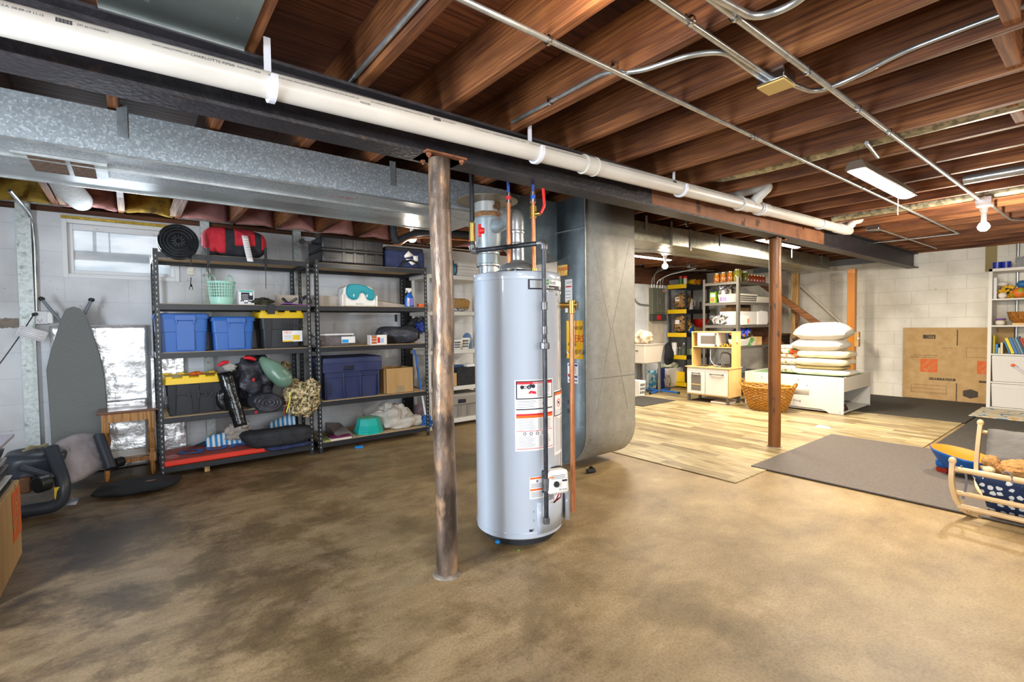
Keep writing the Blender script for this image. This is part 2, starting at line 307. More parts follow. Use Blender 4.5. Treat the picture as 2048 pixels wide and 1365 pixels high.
window(2, -1.6, 2.2, .9, 2.2, WY0, -1, mulls=(-.3, .9)); window(3, .2, 3.0, 1.15, 2.15, WX0, -1, True, mulls=(1.6,))
# ceiling: boards on joists
struct('ceiling', B().box(WX0-.2, WX1+.2, WY0-.2, WY1+.2, ZS, ZS+.05), SUBF)
JX = [-2.21, -1.77, -1.33, -.89, -.45, -.01, .415, .872, 1.297, 1.73, 2.17, 2.62, 3.07, 3.5, 3.94, 4.375, 4.82, 5.26, 5.69, 6.13, 6.57, 7.0, 7.44, 7.88, 8.31, 8.75, 9.19, 9.62, 10.0]
JX = [x*.972 for x in JX]
random.seed(3)
for i, x in enumerate(JX):
    b = B(); j = random.uniform(-.004, .004); n = 14
    for k in range(n):
        ya = WY0+(WY1-WY0)*k/n; yb = WY0+(WY1-WY0)*(k+1)/n; b.box(x-.042, x, ya, yb, ZC+j, ZS)
    b = B().box(x-.042, x, WY0, WY1+.02, ZC+j*0, ZS); b.v = [p+V((0, 0, 0)) for p in b.v]
    o = struct('ceiling_beam', b, JOIST, loc=(x, (i*.37) % 1.3, ZC), bev=.002, seg=1)
RIM = wood('rim_joist', '4a2c1c', '5e3a26', 'x', 1, .8)
for n_, q in enumerate(((WX0-.2, WX1+.2, WY1+.16, WY1+.2, 2.27, ZS+.02), (WX1-.005, WX1+.2, WY0-.2, WY1+.2, 2.315, ZS+.02), (WX0-.2, WX0+.02, WY0-.2, WY1+.2, ZC, ZS+.02), (WX0-.2, WX1+.2, WY0-.2, WY0+.02, ZC, ZS+.02))): struct(f'trim_{n_+4}', B().box(*q), RIM)
# sill plate, rim insulation on top of the back wall, and blocking between joists
struct('trim_1', B().box(WX0, WX1, WY1-.02, WY1+.16, 2.25, 2.288), wood('sill_plate', '4d2f1c', '64402a', 'x', 1, .8))
ORD = 'first second third fourth fifth sixth seventh eighth ninth tenth eleventh twelfth thirteenth fourteenth fifteenth sixteenth seventeenth eighteenth nineteenth twentieth'.split()
PINK = mat('pink_insulation', 'a2706c', 'c18c86', rough=.95, scale=6, lo=.3, hi=.7, bump=1, bs=9, c3='5e3b34', s3=4, lo3=.6, hi3=.75); YINS = mat('yellow_insulation', '9a7a2c', 'c2a040', rough=.95, scale=9, bump=1, bs=12, c3='4c3920', s3=5, lo3=.45, hi3=.65)
for i in range(len(JX)-1):
    x0, x1 = JX[i]+.004, JX[i+1]-.046; r = random.Random(i); yi = JX[i] < -.5 or i % 7 == 5
    b = B().grid(lambda u, v: (x0+(x1-x0)*u, WY1-.05-.12*sin(PI*u)*(.4+.6*abs(noise.noise(V((u*3+i, v*2, 0)))))-.05*(1-v), 2.295+(ZS-2.295)*v), 8, 6)
    if -1.4 < JX[i] < 6.5: one('batt_insulation', b, YINS if yi else PINK, f'{"yellow" if yi else "pink"} fibreglass batt above the back wall, {ORD[i-3]} from the tall channel end', 'insulation', 'insulation batts in the rim of the back wall', thick=.04)
struct('trim_2', B().box(wx0, wx1, WY1-.03, WY1+.02, wz1, wz1+.022), mat('spray_foam', 'b89a3a', 'd8bd58', rough=.9, scale=30, bump=1))
# steel girder of I section
GIR = mat('painted_steel_girder', '2c2a2e', '38353a', rough=.5, metal=.2, scale=9, c3='5a4638', s3=14, lo3=.6, hi3=.75, bump=.2, bs=50)
gy = 2.13; b = B()
for q in ((gy-.068, gy+.068, 2.06, 2.074), (gy-.060, gy+.060, 2.276, 2.289), (gy-.006, gy+.006, 2.074, 2.276)): b.box(WX0, WX1-.01, *q)
gir = one('steel_girder', b, GIR, 'long black steel I-beam running under the joists above the posts', 'beam', loc=(4, gy, 2.06))
obj('rust_primer', B().box(2.95, 6.1, gy-.0075, gy-.0062, 2.078, 2.272), mat('rust_primer', '7e5034', '936244', rough=.7, scale=5, c3='4f2f20', s3=6), gir, label='rust brown stretch of the web')
def post(name, x, y, r, h, m, label, plate=True):
    t = thing(name, label, 'post', (x, y, 0)); b = B(); b.tube([(x+.006*sin(k), y, h*k/12) for k in range(13)], r, 28); obj('pole', b, m, t)
    if plate:
        obj('cap_plate', B().box(x-.11, x+.11, y-.075, y+.075, h, h+.009), mat('rust', '6b4028', '8a5638', rough=.8, scale=20), t)
        for dx in (-.09, .09, -.062, .075):
            s_ = -1 if abs(dx) > .08 else 1
            obj('bolt', B().cyl((x+dx, y+s_*.055, h-.022), (x+dx, y+s_*.055, h), .006, n=8).cyl((x+dx, y+s_*.055, h-.014), (x+dx, y+s_*.055, h-.001), .013, n=6), mat('rust', '6b4028'), t)
    obj('foot', B().lathe([(r, .0), (r*1.35, 0), (r*1.25, .008), (r, .012)], (x, y, 0), 20), mat('mortar', '8a8074', '5b5148', rough=.9, scale=20), t)
    return t
RUST = mat('rusty_post', '3f342d', '7d6a5c', rough=.38, metal=.3, scale=9, st=(1, 1, .4), lo=.38, hi=.6, c3='a98768', s3=14, lo3=.52, hi3=.66, bump=.3, bs=30, det=8)
RUST2 = mat('worn_brown_paint', '784819', '5f3813', rough=.4, scale=6, st=(1, 1, .3), c3='3c241a', s3=28, lo3=.63, hi3=.68, bump=.2, bs=30)
post('support_post', 1.215, 2.10, .053, 2.06, RUST, 'rusty bare steel support post standing in front of the shelves')
post('support_post', 4.99, 2.16, .056, 2.06, RUST2, 'brown painted steel support post with dark chips beside the wicker basket')
# timber posts by the stairs
OAK = mat('orange_stained_pine', 'c07420', 'ca8028', rough=.35, scale=12, st=(1, 1, .1), coat=.2); PINE = wood('raw_pine', 'd9b67c', 'c99d5e', 'z', 1, .6, .05)
c0 = Xp(1697, 640, 8.9); c1 = Xp(1719, 640, 8.9)
t = thing('timber_post', 'orange stained square timber post at the foot of the stairs', 'post', (9.0, 2.76, 0))
obj('post_shaft', B().box(8.93, 9.03, 2.67, 2.775, 0, 2.06), OAK, t, bev=.004)
obj('side_block', B().box(8.93, 9.0, 2.61, 2.67, .84, 1.07), PINE, t, bev=.003); obj('dowel', B().cyl((8.93, 2.6, .97), (8.86, 2.6, .97), .012), WHITE, t)
# galvanised channel posts bracketed to the back wall
for i, (px, y0, w_, z1, lab) in enumerate(((46, 390, .088, 2.33, 'tall galvanised channel bolted to the block wall left of the ironing board'), (414, 440, .075, 2.31, 'galvanised channel behind the red cushioned bag and the mint basket'), (597, 450, .078, 2.31, 'galvanised channel behind the black suitcase wheels'))):
    x = Yp(px, 600, WY1-.05).x if i else -.66
    b = B().box(x-w_/2, x+w_/2, WY1-.062, WY1-.058, 0 if i else 0, z1).box(x-w_/2, x-w_/2+.004, WY1-.06, WY1-.004, 0, z1).box(x+w_/2-.004, x+w_/2, WY1-.06, WY1-.004, 0, z1)
    t = thing('wall_channel', lab, 'channel', (x, WY1, 0)); obj('channel', b, mat('pale_zinc', 'b9c1bf', 'c9d0ce', rough=.5, metal=.2, scale=50, kind='voronoi', c3='8d9593', s3=20, lo3=.6, hi3=.7), t)
    obj('header_angle', B().box(x-.22, x+.24, WY1-.10, WY1-.06, 2.285, 2.29).box(x-.22, x+.24, WY1-.062, WY1-.057, 2.285, 2.34).box(x-.22, x+.24, WY1-.10, WY1-.096, 2.29, 2.31), CONDUIT, t)
    for dx in (-.12, .08): obj('slot_bolt', B().cyl((x+dx, WY1-.065, 2.315), (x+dx, WY1-.055, 2.315), .014, n=6), CHROME, t)
    if i == 0:
        b = B()
        for k in range(26):
            z = .02+k*.03; b.box(x-.03+.02*(k % 2), x-.005+.02*(k % 2), WY1-.064, WY1-.0625, z, z+.016)
# ================================================================ ducts
D_Y0, D_Y1, D_Z0, D_Z1 = 2.955, 3.40, 2.062, 2.275
t = thing('supply_duct', 'long galvanised air duct running left across the ceiling to the flue', 'duct', (1, 3.04, 2.08))
b = B().box(-2.19, 2.30, D_Y0, D_Y1, D_Z0, D_Z1); obj('duct_body', b, GALVW, t, bev=.002)
b = B().bar((-2.19, D_Y0-.004, D_Z0+.004), (2.3, D_Y0-.004, D_Z0+.004), .008, .01).bar((-2.19, D_Y0+.24, D_Z0-.006), (2.3, D_Y0+.24, D_Z0-.006), .012, .012)
obj('duct_seam', b, CONDUIT, t)
for x in (.0, 1.36):
    obj('duct_strap', B().box(x-.02, x+.02, D_Y0-.003, D_Y0-.0005, D_Z1-.12, ZC+.02), GALV, t)
r0 = Zp(20, 300, D_Z0); r1 = Zp(198, 325, D_Z0); r2 = Zp(200, 356, D_Z0)
x0, x1, y0, y1 = r0.x, r1.x+.03, r1.y, r2.y+.01
reg = obj('register', B().box(x0, x1, y0, y1, D_Z0-.006, D_Z0-.001).box(x0, x1, y0-.002, y0+.008, D_Z0-.014, D_Z0-.004), CONDUIT, t, label='open vent frame with a screen')
obj('screen', B().box(x0+.05, (x0+x1)/2+.01, y0+.02, y1-.012, D_Z0-.009, D_Z0-.007).box((x0+x1)/2+.03, x1-.05, y0+.02, y1-.012, D_Z0-.009, D_Z0-.007), mat('brown_screen', '5b4536', '76604f', rough=.9, scale=60), reg)
mk = B(); f = plane_fn((1.0, 3.07, D_Z0), (1, 0, 0), (0, -1, 0), .001); text(mk, '1 16 00', .045, f); obj('marking', mk, INKR, t, label='red handwritten figures')
# second lower return trunk beside it
t = thing('return_duct', 'flat galvanised duct alongside the supply duct, nearer the window wall', 'duct', (1, 3.5, 2.1))
obj('duct_body', B().box(-2.19, 2.30, 3.44, 3.82, 2.096, 2.27), mat('galvanised_plain', '9aa1a5', 'b0b6b9', rough=.3, metal=.6, scale=8, st=(.3, 1, 1)), t, bev=.003)
obj('duct_edge', B().bar((-2.19, 3.44, 2.094), (2.3, 3.44, 2.094), .012, .01).bar((-2.19, 3.82, 2.094), (2.3, 3.82, 2.094), .014, .012), CONDUIT, t)
# plenum with rounded heel
PX0, PX1, PY0, PY1 = 2.875, 3.50, 2.70, 3.02
def heel(x): 
    pts = [(PY0, 2.28)]+[(PY0, 1.9-.4*k) for k in range(3)]+[(PY0, .36)]
    for k in range(1, 19): a = PI/2*k/18; pts.append((PY0+.30*(1-cos(a)), .36-.30*sin(a)))
    return pts+[(PY1+.2, .06)]
pr_ = heel(0); t = thing('return_plenum', 'tall sheet metal return duct with a rounded heel beside the water heater', 'duct', (PX0, PY0, 0))
n = len(pr_); b = B().add([(PX0, y, z) for y, z in pr_]+[(PX1, y, z) for y, z in pr_], [(i, i+1, n+i+1, n+i) for i in range(n-1)])
obj('front_panel', b, SPECK, t, thick=.004, ang=60)
sp = [(y, z) for y, z in pr_]+[(PY1+.2, .34), (PY1, .5), (PY1, 2.28)]
ST = mat('side_sheet', '6a767c', '7e8a90', rough=.45, metal=.45, scale=6, c3='8f9aa0', s3=14, lo3=.6, hi3=.75)
for x, s_ in ((PX0, -1), (PX1, 1)):
    b = B(); b.add([(x+s_*.001, y, z) for y, z in sp], [tuple(range(len(sp)))]); obj('side_panel', b, ST, t, thick=.003)
b = B().box(PX0-.003, PX1+.003, PY1-.004, PY1, .5, 2.28); obj('rear_panel', b, ST, t)
b = B().tube([(PX0-.004, y-.004, z) for y, z in pr_], .006, 6).tube([(PX0-.006, PY0, 2.02), (PX0-.006, PY1, 2.02)], .007, 6).bar((PX0, PY0-.003, .80), (PX1, PY0-.003, .80), .006, .004); obj('corner_seam', b, CONDUIT, t)
# cross-break creases of the front panel
for p_, q_ in (((PX0+.07, 1.95), (PX0+.3, 1.2)), ((PX1-.07, 1.95), (PX0+.32, 1.2)), ((PX0+.12, .5), (PX0+.31, 1.2)), ((PX1-.1, .5), (PX0+.33, 1.2))): obj('crease', B().bar((p_[0], PY0-.0004, p_[1]), (q_[0], PY0-.0004, q_[1]), .003, .001), SPECK, t)
# stickers on its side
def on_side(pxa, ya, pxb, yb): a = Xp(pxa, ya, PX0-.004); c = Xp(pxb, yb, PX0-.004); return a, c
def sticker(name, pxa, ya, pxb, yb, m, lab, deco, slack=0):
    a, c = on_side(pxa, ya, pxb, yb); W = a.y-c.y; Hh = a.z-c.z
    fn = plane_fn((PX0-.009-slack, a.y, a.z), (0, -1, 0), (0, 0, 1), .001)    # x to the viewer's right, y up, origin top left
    s = one(name, rect(B(), fn, 0, W, -Hh, 0), m, lab, 'sticker'); deco(s, lambda x, y, z=0: fn(x*W, -y*Hh, z+.0012), W, Hh); return s
def fire(N, L, v):
    g = N.new('ShaderNodeTexGradient'); g.gradient_type = 'RADIAL'; mp = N.new('ShaderNodeMapping'); mp.inputs['Rotation'].default_value = (0, PI/2, 0); L.new(v, mp.inputs[0]); L.new(mp.outputs[0], g.inputs[0])
    w_ = N.new('ShaderNodeMath'); w_.operation = 'MULTIPLY'; w_.inputs[1].default_value = 40; L.new(g.outputs['Fac'], w_.inputs[0]); s_ = N.new('ShaderNodeMath'); s_.operation = 'SINE'; L.new(w_.outputs[0], s_.inputs[0])
    return ramp(N, L, s_.outputs[0], [(0, 'f2b51e'), (.4, 'f6d24a'), (.75, 'e8731a'), (1, 'fff0b0')])
FIRE = patt('fiery_sunburst_print', fire, rough=.35)
def d1(s, f, W, Hh):
    b = B(); text(b, 'REPAIR? 847', .045, lambda x, y, z: f(.3+x/W, .2-y/Hh), sx=.55); text(b, '48-8 481', .05, lambda x, y, z: f(.08+x/W, .63-y/Hh), sx=.6)
    for k in range(3): text(b, 'HEATING AND COOLING', .02, lambda x, y, z: f(.1+x/W, .78+.04*k-y/Hh), sx=.8)
    obj('phone_number', b, INK, s); b = B(); text(b, 'NERS', .08, lambda x, y, z: f(.18+x/W, .48-y/Hh), sx=.9); obj('trade_name', b, INKR, s)
sticker('furnace_sticker', 1134, 642, 1167, 719, FIRE, 'orange and yellow starburst service sticker with phone number on the plenum', d1)
def d2(s, f, W, Hh): b = B(); text(b, 'BURNERS', .04, lambda x, y, z: f(.08+x/W, .38-y/Hh), sx=.8); obj('lettering', b, INKR, s)
sticker('furnace_sticker', 1117, 532, 1136, 551, FIRE, 'small orange starburst sticker at the top of the plenum by the heater rim', d2)
def d3(s, f, W, Hh):
    b = B(); rect(b, lambda x, y: f(x, y), .1, .92, .05, .15); rect(b, f, .1, .9, .62, .72); rect(b, f, .1, .9, .84, .9); obj('blue_band', b, INKB, s); b = B(); rect(b, f, .05, .35, .55, .66); obj('red_mark', b, INKR, s)
    b = B(); [rect(b, f, .2, .8, .2+.07*k, .22+.07*k) for k in range(5)]; obj('print_line', b, INK, s)
sticker('service_label', 1136, 726, 1158, 768, PAPER, 'white service label with blue bands low on the plenum side', d3)
def d4(s, f, W, Hh):
    b = B(); rect(b, f, .1, .9, .2, .24); obj('red_mark', b, INKR, s); b = B(); text(b, 'NAME', .03, lambda x, y, z: f(.2+x/W, .1-y/Hh)); [rect(b, f, .1, .85, .35+.1*k, .37+.1*k) for k in range(6)]; obj('print_line', b, mat('faded_ink', '9a9aa2'), s)
sticker('filter_record_sheet', 1131, 560, 1146, 625, PAPER, 'white filter record sheet taped to the plenum above the starburst sticker', d4)
b = B(); f = plane_fn((PX0-.008, 2.93, .95), (0, -1, 0), (0, 0, 1), .001); text(b, 'AIR', .05, lambda x, y, z: f(x, y+.04)); text(b, 'flow', .06, lambda x, y, z: f(x+.05, y-.03)); b.add([f(.02, -.12), f(.08, -.09), f(.08, -.15)], [(0, 1, 2)]); rect(b, f, .08, .16, -.123, -.117)
text(b, '7-12', .05, lambda x, y, z: f(x+.02, y-.36)); text(b, '5in', .05, lambda x, y, z: f(x+.02, y-.43)); obj('handwriting', b, INK, t, label='marker arrow and words')
# furnace cabinet behind (mostly hidden) and chimney transition above the heater
one('furnace', B().box(Yp(985, 700, 3.95).x, 2.87, 3.40, 3.95, .03, 1.50), mat('furnace_enamel', '8f9497', '83888b', rough=.45, scale=4), 'grey enamel furnace cabinet hidden behind the water heater', 'furnace', bev=.01)
t = thing('plenum_elbow', 'angled sheet metal duct over the furnace joining the plenum', 'duct', (2.6, 3.0, 1.8))
b = B().prism([(2.31, 2.28), (2.31, 2.06), (2.46, 2.05), (2.872, 1.78), (2.872, 2.28)][::-1], 3.02, 3.5, Matrix(((1, 0, 0, 0), (0, 0, 1, 0), (0, 1, 0, 0), (0, 0, 0, 1)))); obj('duct_body', b, ST, t)
# right-hand trunk
t = thing('supply_duct', 'galvanised trunk duct running from the plenum to the stair wall', 'duct', (6, 3.06, 2.09))
a = mat('duct_sheet_warm', '9a9786', 'a9a695', rough=.33, metal=.7, scale=30, kind='voronoi', c3='7d786a', s3=5, lo3=.6, hi3=.8)
obj('duct_body', B().box(4.95, 9.02, 3.06, 3.55, 2.09, 2.285), a, t, bev=.002)
obj('duct_offset', B().taper((3.505, 4.42, 2.95, 3.55), (3.505, 4.42, 2.95, 3.55), 2.055, 2.235).add([(4.42, 2.95, 2.055), (4.95, 3.06, 2.09), (4.95, 3.06, 2.285), (4.42, 2.95, 2.235), (4.42, 3.55, 2.055), (4.95, 3.55, 2.09), (4.95, 3.55, 2.285), (4.42, 3.55, 2.235)], [(0, 1, 2, 3), (0, 4, 5, 1), (3, 2, 6, 7)]), a, t)
for x, y in ((4.42, 2.945), (4.95, 3.055)): obj('drive_cleat', B().box(x-.012, x+.012, y-.008, y+.002, 2.05, 2.29), CONDUIT, t)
for x in (4.0, 5.6, 8.7): obj('duct_strap', B().box(x-.018, x+.018, 2.94 if x < 5 else 3.05, 2.943 if x < 5 else 3.058, 2.16, ZC+.01), GALV, t)
obj('bottom_lip', B().bar((3.6, 3.32, 2.05), (9.0, 3.36, 2.082), .012, .012), CONDUIT, t)
# joist-bay pans
def pan(lab, x0, x1, y0, y1, z, m=GALV, h=.008):
    t = thing('joist_duct_pan', lab, 'duct', ((x0+x1)/2, y0, z)); obj('pan_sheet', B().box(x0, x1, y0, y1, z, ZC), m, t, bev=.001); obj('pan_seam', B().bar((x1-.01, y0, z-.002), (x1-.01, y1, z-.002), .012, .004), CONDUIT, t); return t
PAN = mat('pan_sheet', '7e8784', '8f9895', rough=.35, metal=.75, scale=3, st=(1, .3, 1), c3='a9b3b3', s3=30, lo3=.66, hi3=.72)
t = thing('joist_duct_pan', 'galvanised sheet closing the joist bay above the white drain pipe', 'duct', (.19, 1, 2.31))
obj('pan_sheet', B().box(-.05, .365, -1.5, 2.065, 2.283, 2.2895), PAN, t); [obj('pan_seam', B().bar((-.05, y_, 2.280), (.365, y_, 2.280), .012, .006), CONDUIT, t) for y_ in (1.5, 2.06)]
one('round_duct', B().tube([(3.50, 2.05, 2.385), (3.50, 1.9, 2.375), (3.50, 1.6, 2.372), (3.50, -2.6, 2.372)], [.05, .08, .088, .088], 24), mat('warm_galv', 'a49d84', '8d8770', rough=.4, metal=.6, scale=20, c3='6f6a58', s3=26, lo3=.5, hi3=.6), 'speckled round duct tucked between joists beside the hanging shop light', 'duct')
q0 = Zp(1642, 446, 2.29); q1 = Zp(2048, 372, 2.29)
one('round_duct', B().cyl((q0.x+.03, 1.95, 2.335), (q0.x+.03, -2, 2.335), .05), mat('warm_galv', 'a49d84'), 'long round duct crossing the ceiling beyond the hanging shop light', 'duct')
q0 = Zp(1934, 371, 2.27); one('round_duct', B().cyl((q0.x, q0.y+.02, 2.315), (q0.x, -2, 2.315), .035), DUCTR, 'thin shiny round duct by the bare bulb', 'duct')
one('round_duct', B().cyl((-.02, 2.55, 2.31), (.36, 2.55, 2.31), .09, n=24), mat('duct_olive', '6e756c', '808779', rough=.35, metal=.8, scale=4), 'dull round duct lying in the gap between girder and supply duct', 'duct')
one('duct_elbow', B().lathe([(.02, -.05), (.13, -.03), (.15, .06), (.1, .14)], (-.30, 2.62, 2.37), 24), DUCTR, 'shiny round duct elbow in the joist bay above the drain pipe', 'duct')
one('dryer_vent_pipe', B().tube([(-.37+.03, 4.2, 2.30), (-.33, 4.8, 2.29), (-.30, 5.4, 2.33), (-.3, 5.6, 2.36)], .085, 20), mat('wrapped_vent', 'a5a5a3', 'b9b9b7', rough=.8, scale=30, bump=.4), 'white wrapped round vent pipe reaching the wall above the window', 'pipe')
for x, lab in ((Yp(497, 450, 5.2).x, 'wooden cross brace between joists above the window, beside the vent pipe'),):
    pass
for pxa, pya, pxb, pyb, lab in ((95, 385, 120, 415, 'left-hand raw wood bridging piece above the window'), (238, 395, 244, 430, 'short wood bridging piece right of the wrapped vent pipe'), (367, 405, 350, 440, 'short wood bridging piece above the black cord reel')):
    a = Yp(pxa, pya, 4.5); c = Yp(pxb, pyb, 5.15); one('wood_bridging', B().bar(V((a.x, 4.5, 2.34)), V((c.x, 5.4, 2.30)), .04, .06), wood('old_bridging', '7a5f4a', '94785f', 'y', 1, .8), lab, 'bridging')
# PVC drain
pa = Yp(0, 36, 1.95); pb = Yp(1698, 462, 1.98); d = (pb-pa); p_1 = pa-d*.12
t = thing('drain_pipe', 'long white PVC drain pipe hung along the steel girder', 'pipe', tuple(pa))
PR = .0465; obj('pipe', B().cyl(p_1, pb, PR, n=28), PVC, t)
dn = d.normalized()
def ptfn(s0, ang):      # text on the pipe: s along, angle up from facing the camera
    def fn(x, y, z=0):
        c = p_1+dn*(s0+x); a = ang+y/PR; return c+(V((0, -1, 0))*cos(a)+V((0, 0, 1))*sin(a))*(PR+.0008)
    return fn
def along(px): # distance along the pipe where a sight line crosses its front
    lo, hi = 0, (pb-p_1).length
    for _ in range(40):
        m_ = (lo+hi)/2; q = p_1+dn*m_-EYE; x = 1024+FPX*q.dot(R)/q.dot(F)
        if x < px or q.dot(F) < 0: lo = m_
        else: hi = m_
    return lo
ink = B(); L1 = 'WWW.CHARLOTTEPIPE.COM'
def runtext(px0, px1, s, size, dy=0.012):
    a0, a1 = along(px0), along(px1); tmp = B(); text(tmp, s, size, lambda x, y, z: V((x, y, 0))); w_ = max(p.x for p in tmp.v); text(ink, s, size, ptfn(a0, .12+dy/PR), sx=(a1-a0)/w_)
for (a, c, s, sz) in ((0, 92, 'U.S.A. 04-09-19 11:15', .012), (157, 218, 'EXT #2 CONNOR F', .012), (303, 375, 'WWW.CHARLOTTEPIPE.COM', .011), (378, 466, 'CHARLOTTE PIPE®', .016), (470, 516, 'PLNC PVC1 4300', .011), (531, 620, '3" IPS SCH 40 COEX CELLULAR CORE', .010), (620, 710, 'PVC-DWV PIPE NSF-dwv UPC ASTM F 891-16 NOT FOR', .010), (733, 850, 'CP-115-FPS-DWV-CP-115-FPC-DWV MADE IN U.S.A. 04-09-19 11:15', .010), (875, 902, 'EXT #2 CONNOR F', .010), (939, 972, 'WWW.CHARLOTTEPIPE.COM', .009), (975, 1016, 'CHARLOTTE PIPE®', .014), (1018, 1040, 'PLNC 4300', .010), (1048, 1160, '3" IPS SCH 40 COEX CELLULAR CORE PVC-DWV PIPE NSF-dwv ASTM F 891-16', .010), (1205, 1340, '3" IPS SCH 40 COEX CELLULAR CORE PVC-DWV PIPE CP-115 MADE IN U.S.A. 04-09-19', .010), (1385, 1490, 'WWW.CHARLOTTEPIPE.COM CHARLOTTE PIPE PLNC 3" IPS SCH 40 PVC-DWV', .011), (1535, 1620, '3" IPS SCH 40 COEX CELLULAR CORE', .011)): runtext(a, c, s, sz)
runtext(712, 732, 'PRESSURE', .010, -.002)
for px in (115, 858, 1336):
    s0 = along(px)
    for k in range(14): rect(ink, lambda x, y: ptfn(s0, .12)(x, y), k*.0026, k*.0026+(.0016 if k % 3 else .0022), .004, .02)
obj('pipe_print', ink, INK, t, label='black printed pipe markings and bar codes')
def band(s0, w_, r, m, nm='coupling'): obj(nm, B().cyl(p_1+dn*s0, p_1+dn*(s0+w_), r, n=28), m, t)
for px in (1165,): s0 = along(px); band(s0, .10, .052, PVCT); band(s0, .008, .055, PVCT); band(s0+.092, .008, .055, PVCT)
for px in (1478, 1515): s0 = along(px); band(s0, .16, .053, PVCT); band(s0, .012, .058, PVCT)
s0 = along(1672); band(s0, .3, .054, PVCT)
for px_, k_ in ((1500, 0), (1690, 1)):
    c = p_1+dn*along(px_); e_ = V((c.x+.03, c.y-.13, c.z+.125)); zt = 2.345; obj('tee_branch', B().tube(smooth_path([c, lin(c, e_, .98), V((c.x+.03, c.y-.13+.0, zt)), V((c.x+.03, c.y+.45, zt))], .06, 7), .036, 20), PVCT, t); obj('tee_socket', B().cyl(lin(c, e_, .25), lin(c, e_, .5), .043), PVCT, t)
HOOK = PL('hanger_plastic', 'dfe2ee', .35)
for i, (px, w_) in enumerate(((543, '')
    , (1073, ''), (1361, ''), (1520, ''), (1640, ''), (1705-60, ''))):
    if i == 5: continue
    s0 = along(px); c = p_1+dn*s0; b = B()
    def hk(u, v, c=c): a = -PI*1.08+PI*1.15*u; return c+(V((0, -1, 0))*cos(a+PI)*1+V((0, 0, 1))*sin(a+PI)*-1)*0+V((0, -cos(a*1)*0, 0))
    n = 16; r0_ = PR+.001; r1_ = PR+.013
    for k in range(n):
        a0 = -PI*.5+(-PI*.62)+PI*1.25*k/n; a1 = -PI*.5+(-PI*.62)+PI*1.25*(k+1)/n
        q = lambda r, a, s: c+dn*s+V((0, -cos(a+PI), 0))*r*-1*-1+V((0, 0, sin(a+PI)))*-r
        P4 = [q(r, a, s) for s in (-.011, .011) for r, a in ((r0_, a0), (r1_, a0), (r1_, a1), (r0_, a1))]
        b.add(P4, [(0, 1, 2, 3), (7, 6, 5, 4), (1, 5, 6, 2), (0, 3, 7, 4)]+([(0, 4, 5, 1)] if k == 0 else [])+([(3, 2, 6, 7)] if k == n-1 else []))
    xs = c.x; b.box(xs-.012, xs+.012, c.y+PR+.004, c.y+PR+.010, c.z, 2.33)
    one('pipe_hanger', b, HOOK, ('white plastic hook hanger on the drain pipe below the metal bay sheet', 'white plastic hook hanger on the drain pipe just right of the copper pipes', 'white plastic hook hanger on the drain pipe near the red shut-off valve', 'white plastic hook hanger at the drain tee', 'white plastic hook hanger last along the drain pipe')[i], 'hanger', 'plastic hangers on the drain pipe')
# ================================================================ conduits
def clip(b_, p, ax): b_.lathe([(.015, -.006), (.018, -.006), (.018, .006), (.015, .006)], p, 14, (RY(PI/2) if ax == 'x' else RX(PI/2))); b_.box(p[0]-.006, p[0]+.006, p[1]+.014, p[1]+.018, p[2]-.004, p[2]+.03); return b_
def conduit(name, lab, pts, r=.0105, clips=(), ax='x', rad=.08):
    t = thing(name, lab, 'conduit', tuple(pts[0])); obj('tube', B().tube(smooth_path(pts, rad, 7), r, 12), CONDUIT, t)
    for c in clips: obj('strap_clip', clip(B(), c, ax), CHROME, t)
    return t
zc = 2.276
A0, A1 = Zp(927, 0, zc), Zp(1917, 467, zc); A_1 = A0-(A1-A0)*.2
lin = lambda a, c, t: a+(c-a)*t
conduit('conduit', 'straight conduit crossing all the joists, the one nearest the girder', [A_1, A1], clips=[lin(A0, A1, k) for k in (.052, .27, .52)])
cc = B()
B0, B1 = Zp(1428, 2, zc), Zp(1962, 402, zc); conduit('conduit', 'thick conduit running to the bare bulb box at the right', [B0-(B1-B0)*.15, B1], .0125, [lin(B0, B1, k) for k in (.03, .165, .3, .41)])
jb = Zp(1552, 163, 2.255)
C0 = Zp(1318, 0, zc); conduit('conduit', 'conduit entering the square junction box from the top of the picture', [C0-(V((jb.x, jb.y, zc))-C0)*.4, V((jb.x-.05, jb.y+.02, zc))], clips=[lin(C0, V((jb.x, jb.y, zc)), .22)])
jx = 1.734; e0 = Zp(1012, 262, 2.345)
conduit('conduit', 'conduit fixed to a joist that bends over to the square junction box', [V((1.63, 2.05, 2.325)), V((1.63, 1.7, 2.325)), V((1.63, 1.40, 2.325)), V((1.66, 1.27, zc)), V((1.72, 1.06, zc)), V((1.80, .97, zc)), V((jb.x-.05, jb.y+.045, zc))], ax='y', clips=[V((1.63, 1.75, 2.325)), V((1.63, 1.35, 2.325))], rad=.09)
t = thing('junction_box', 'square metal junction box with a tan cover plate among the joists', 'electrical box', (jb.x, jb.y, 2.26)); 
obj('box_body', B().box(jb.x-.055, jb.x+.055, jb.y-.055, jb.y+.055, 2.238, 2.290), CHROME, t, bev=.004); obj('cover', B().box(jb.x-.054, jb.x+.054, jb.y-.054, jb.y+.054, 2.229, 2.236), PL('tan_cover', 'c7a862', .5), t, bev=.002)
g1 = Zp(1652, 183, zc); g2 = Zp(1750, 130, 2.34); conduit('conduit', 'curved conduit leaving the square junction box along a joist', [V((jb.x+.055, jb.y, zc)), V((jb.x+.3, jb.y-.04, zc)), V((2.44, .74, zc)), V((2.485, .60, 2.33)), V((2.49, .4, 2.34)), V((2.49, -.6, 2.34))], ax='y', rad=.1)
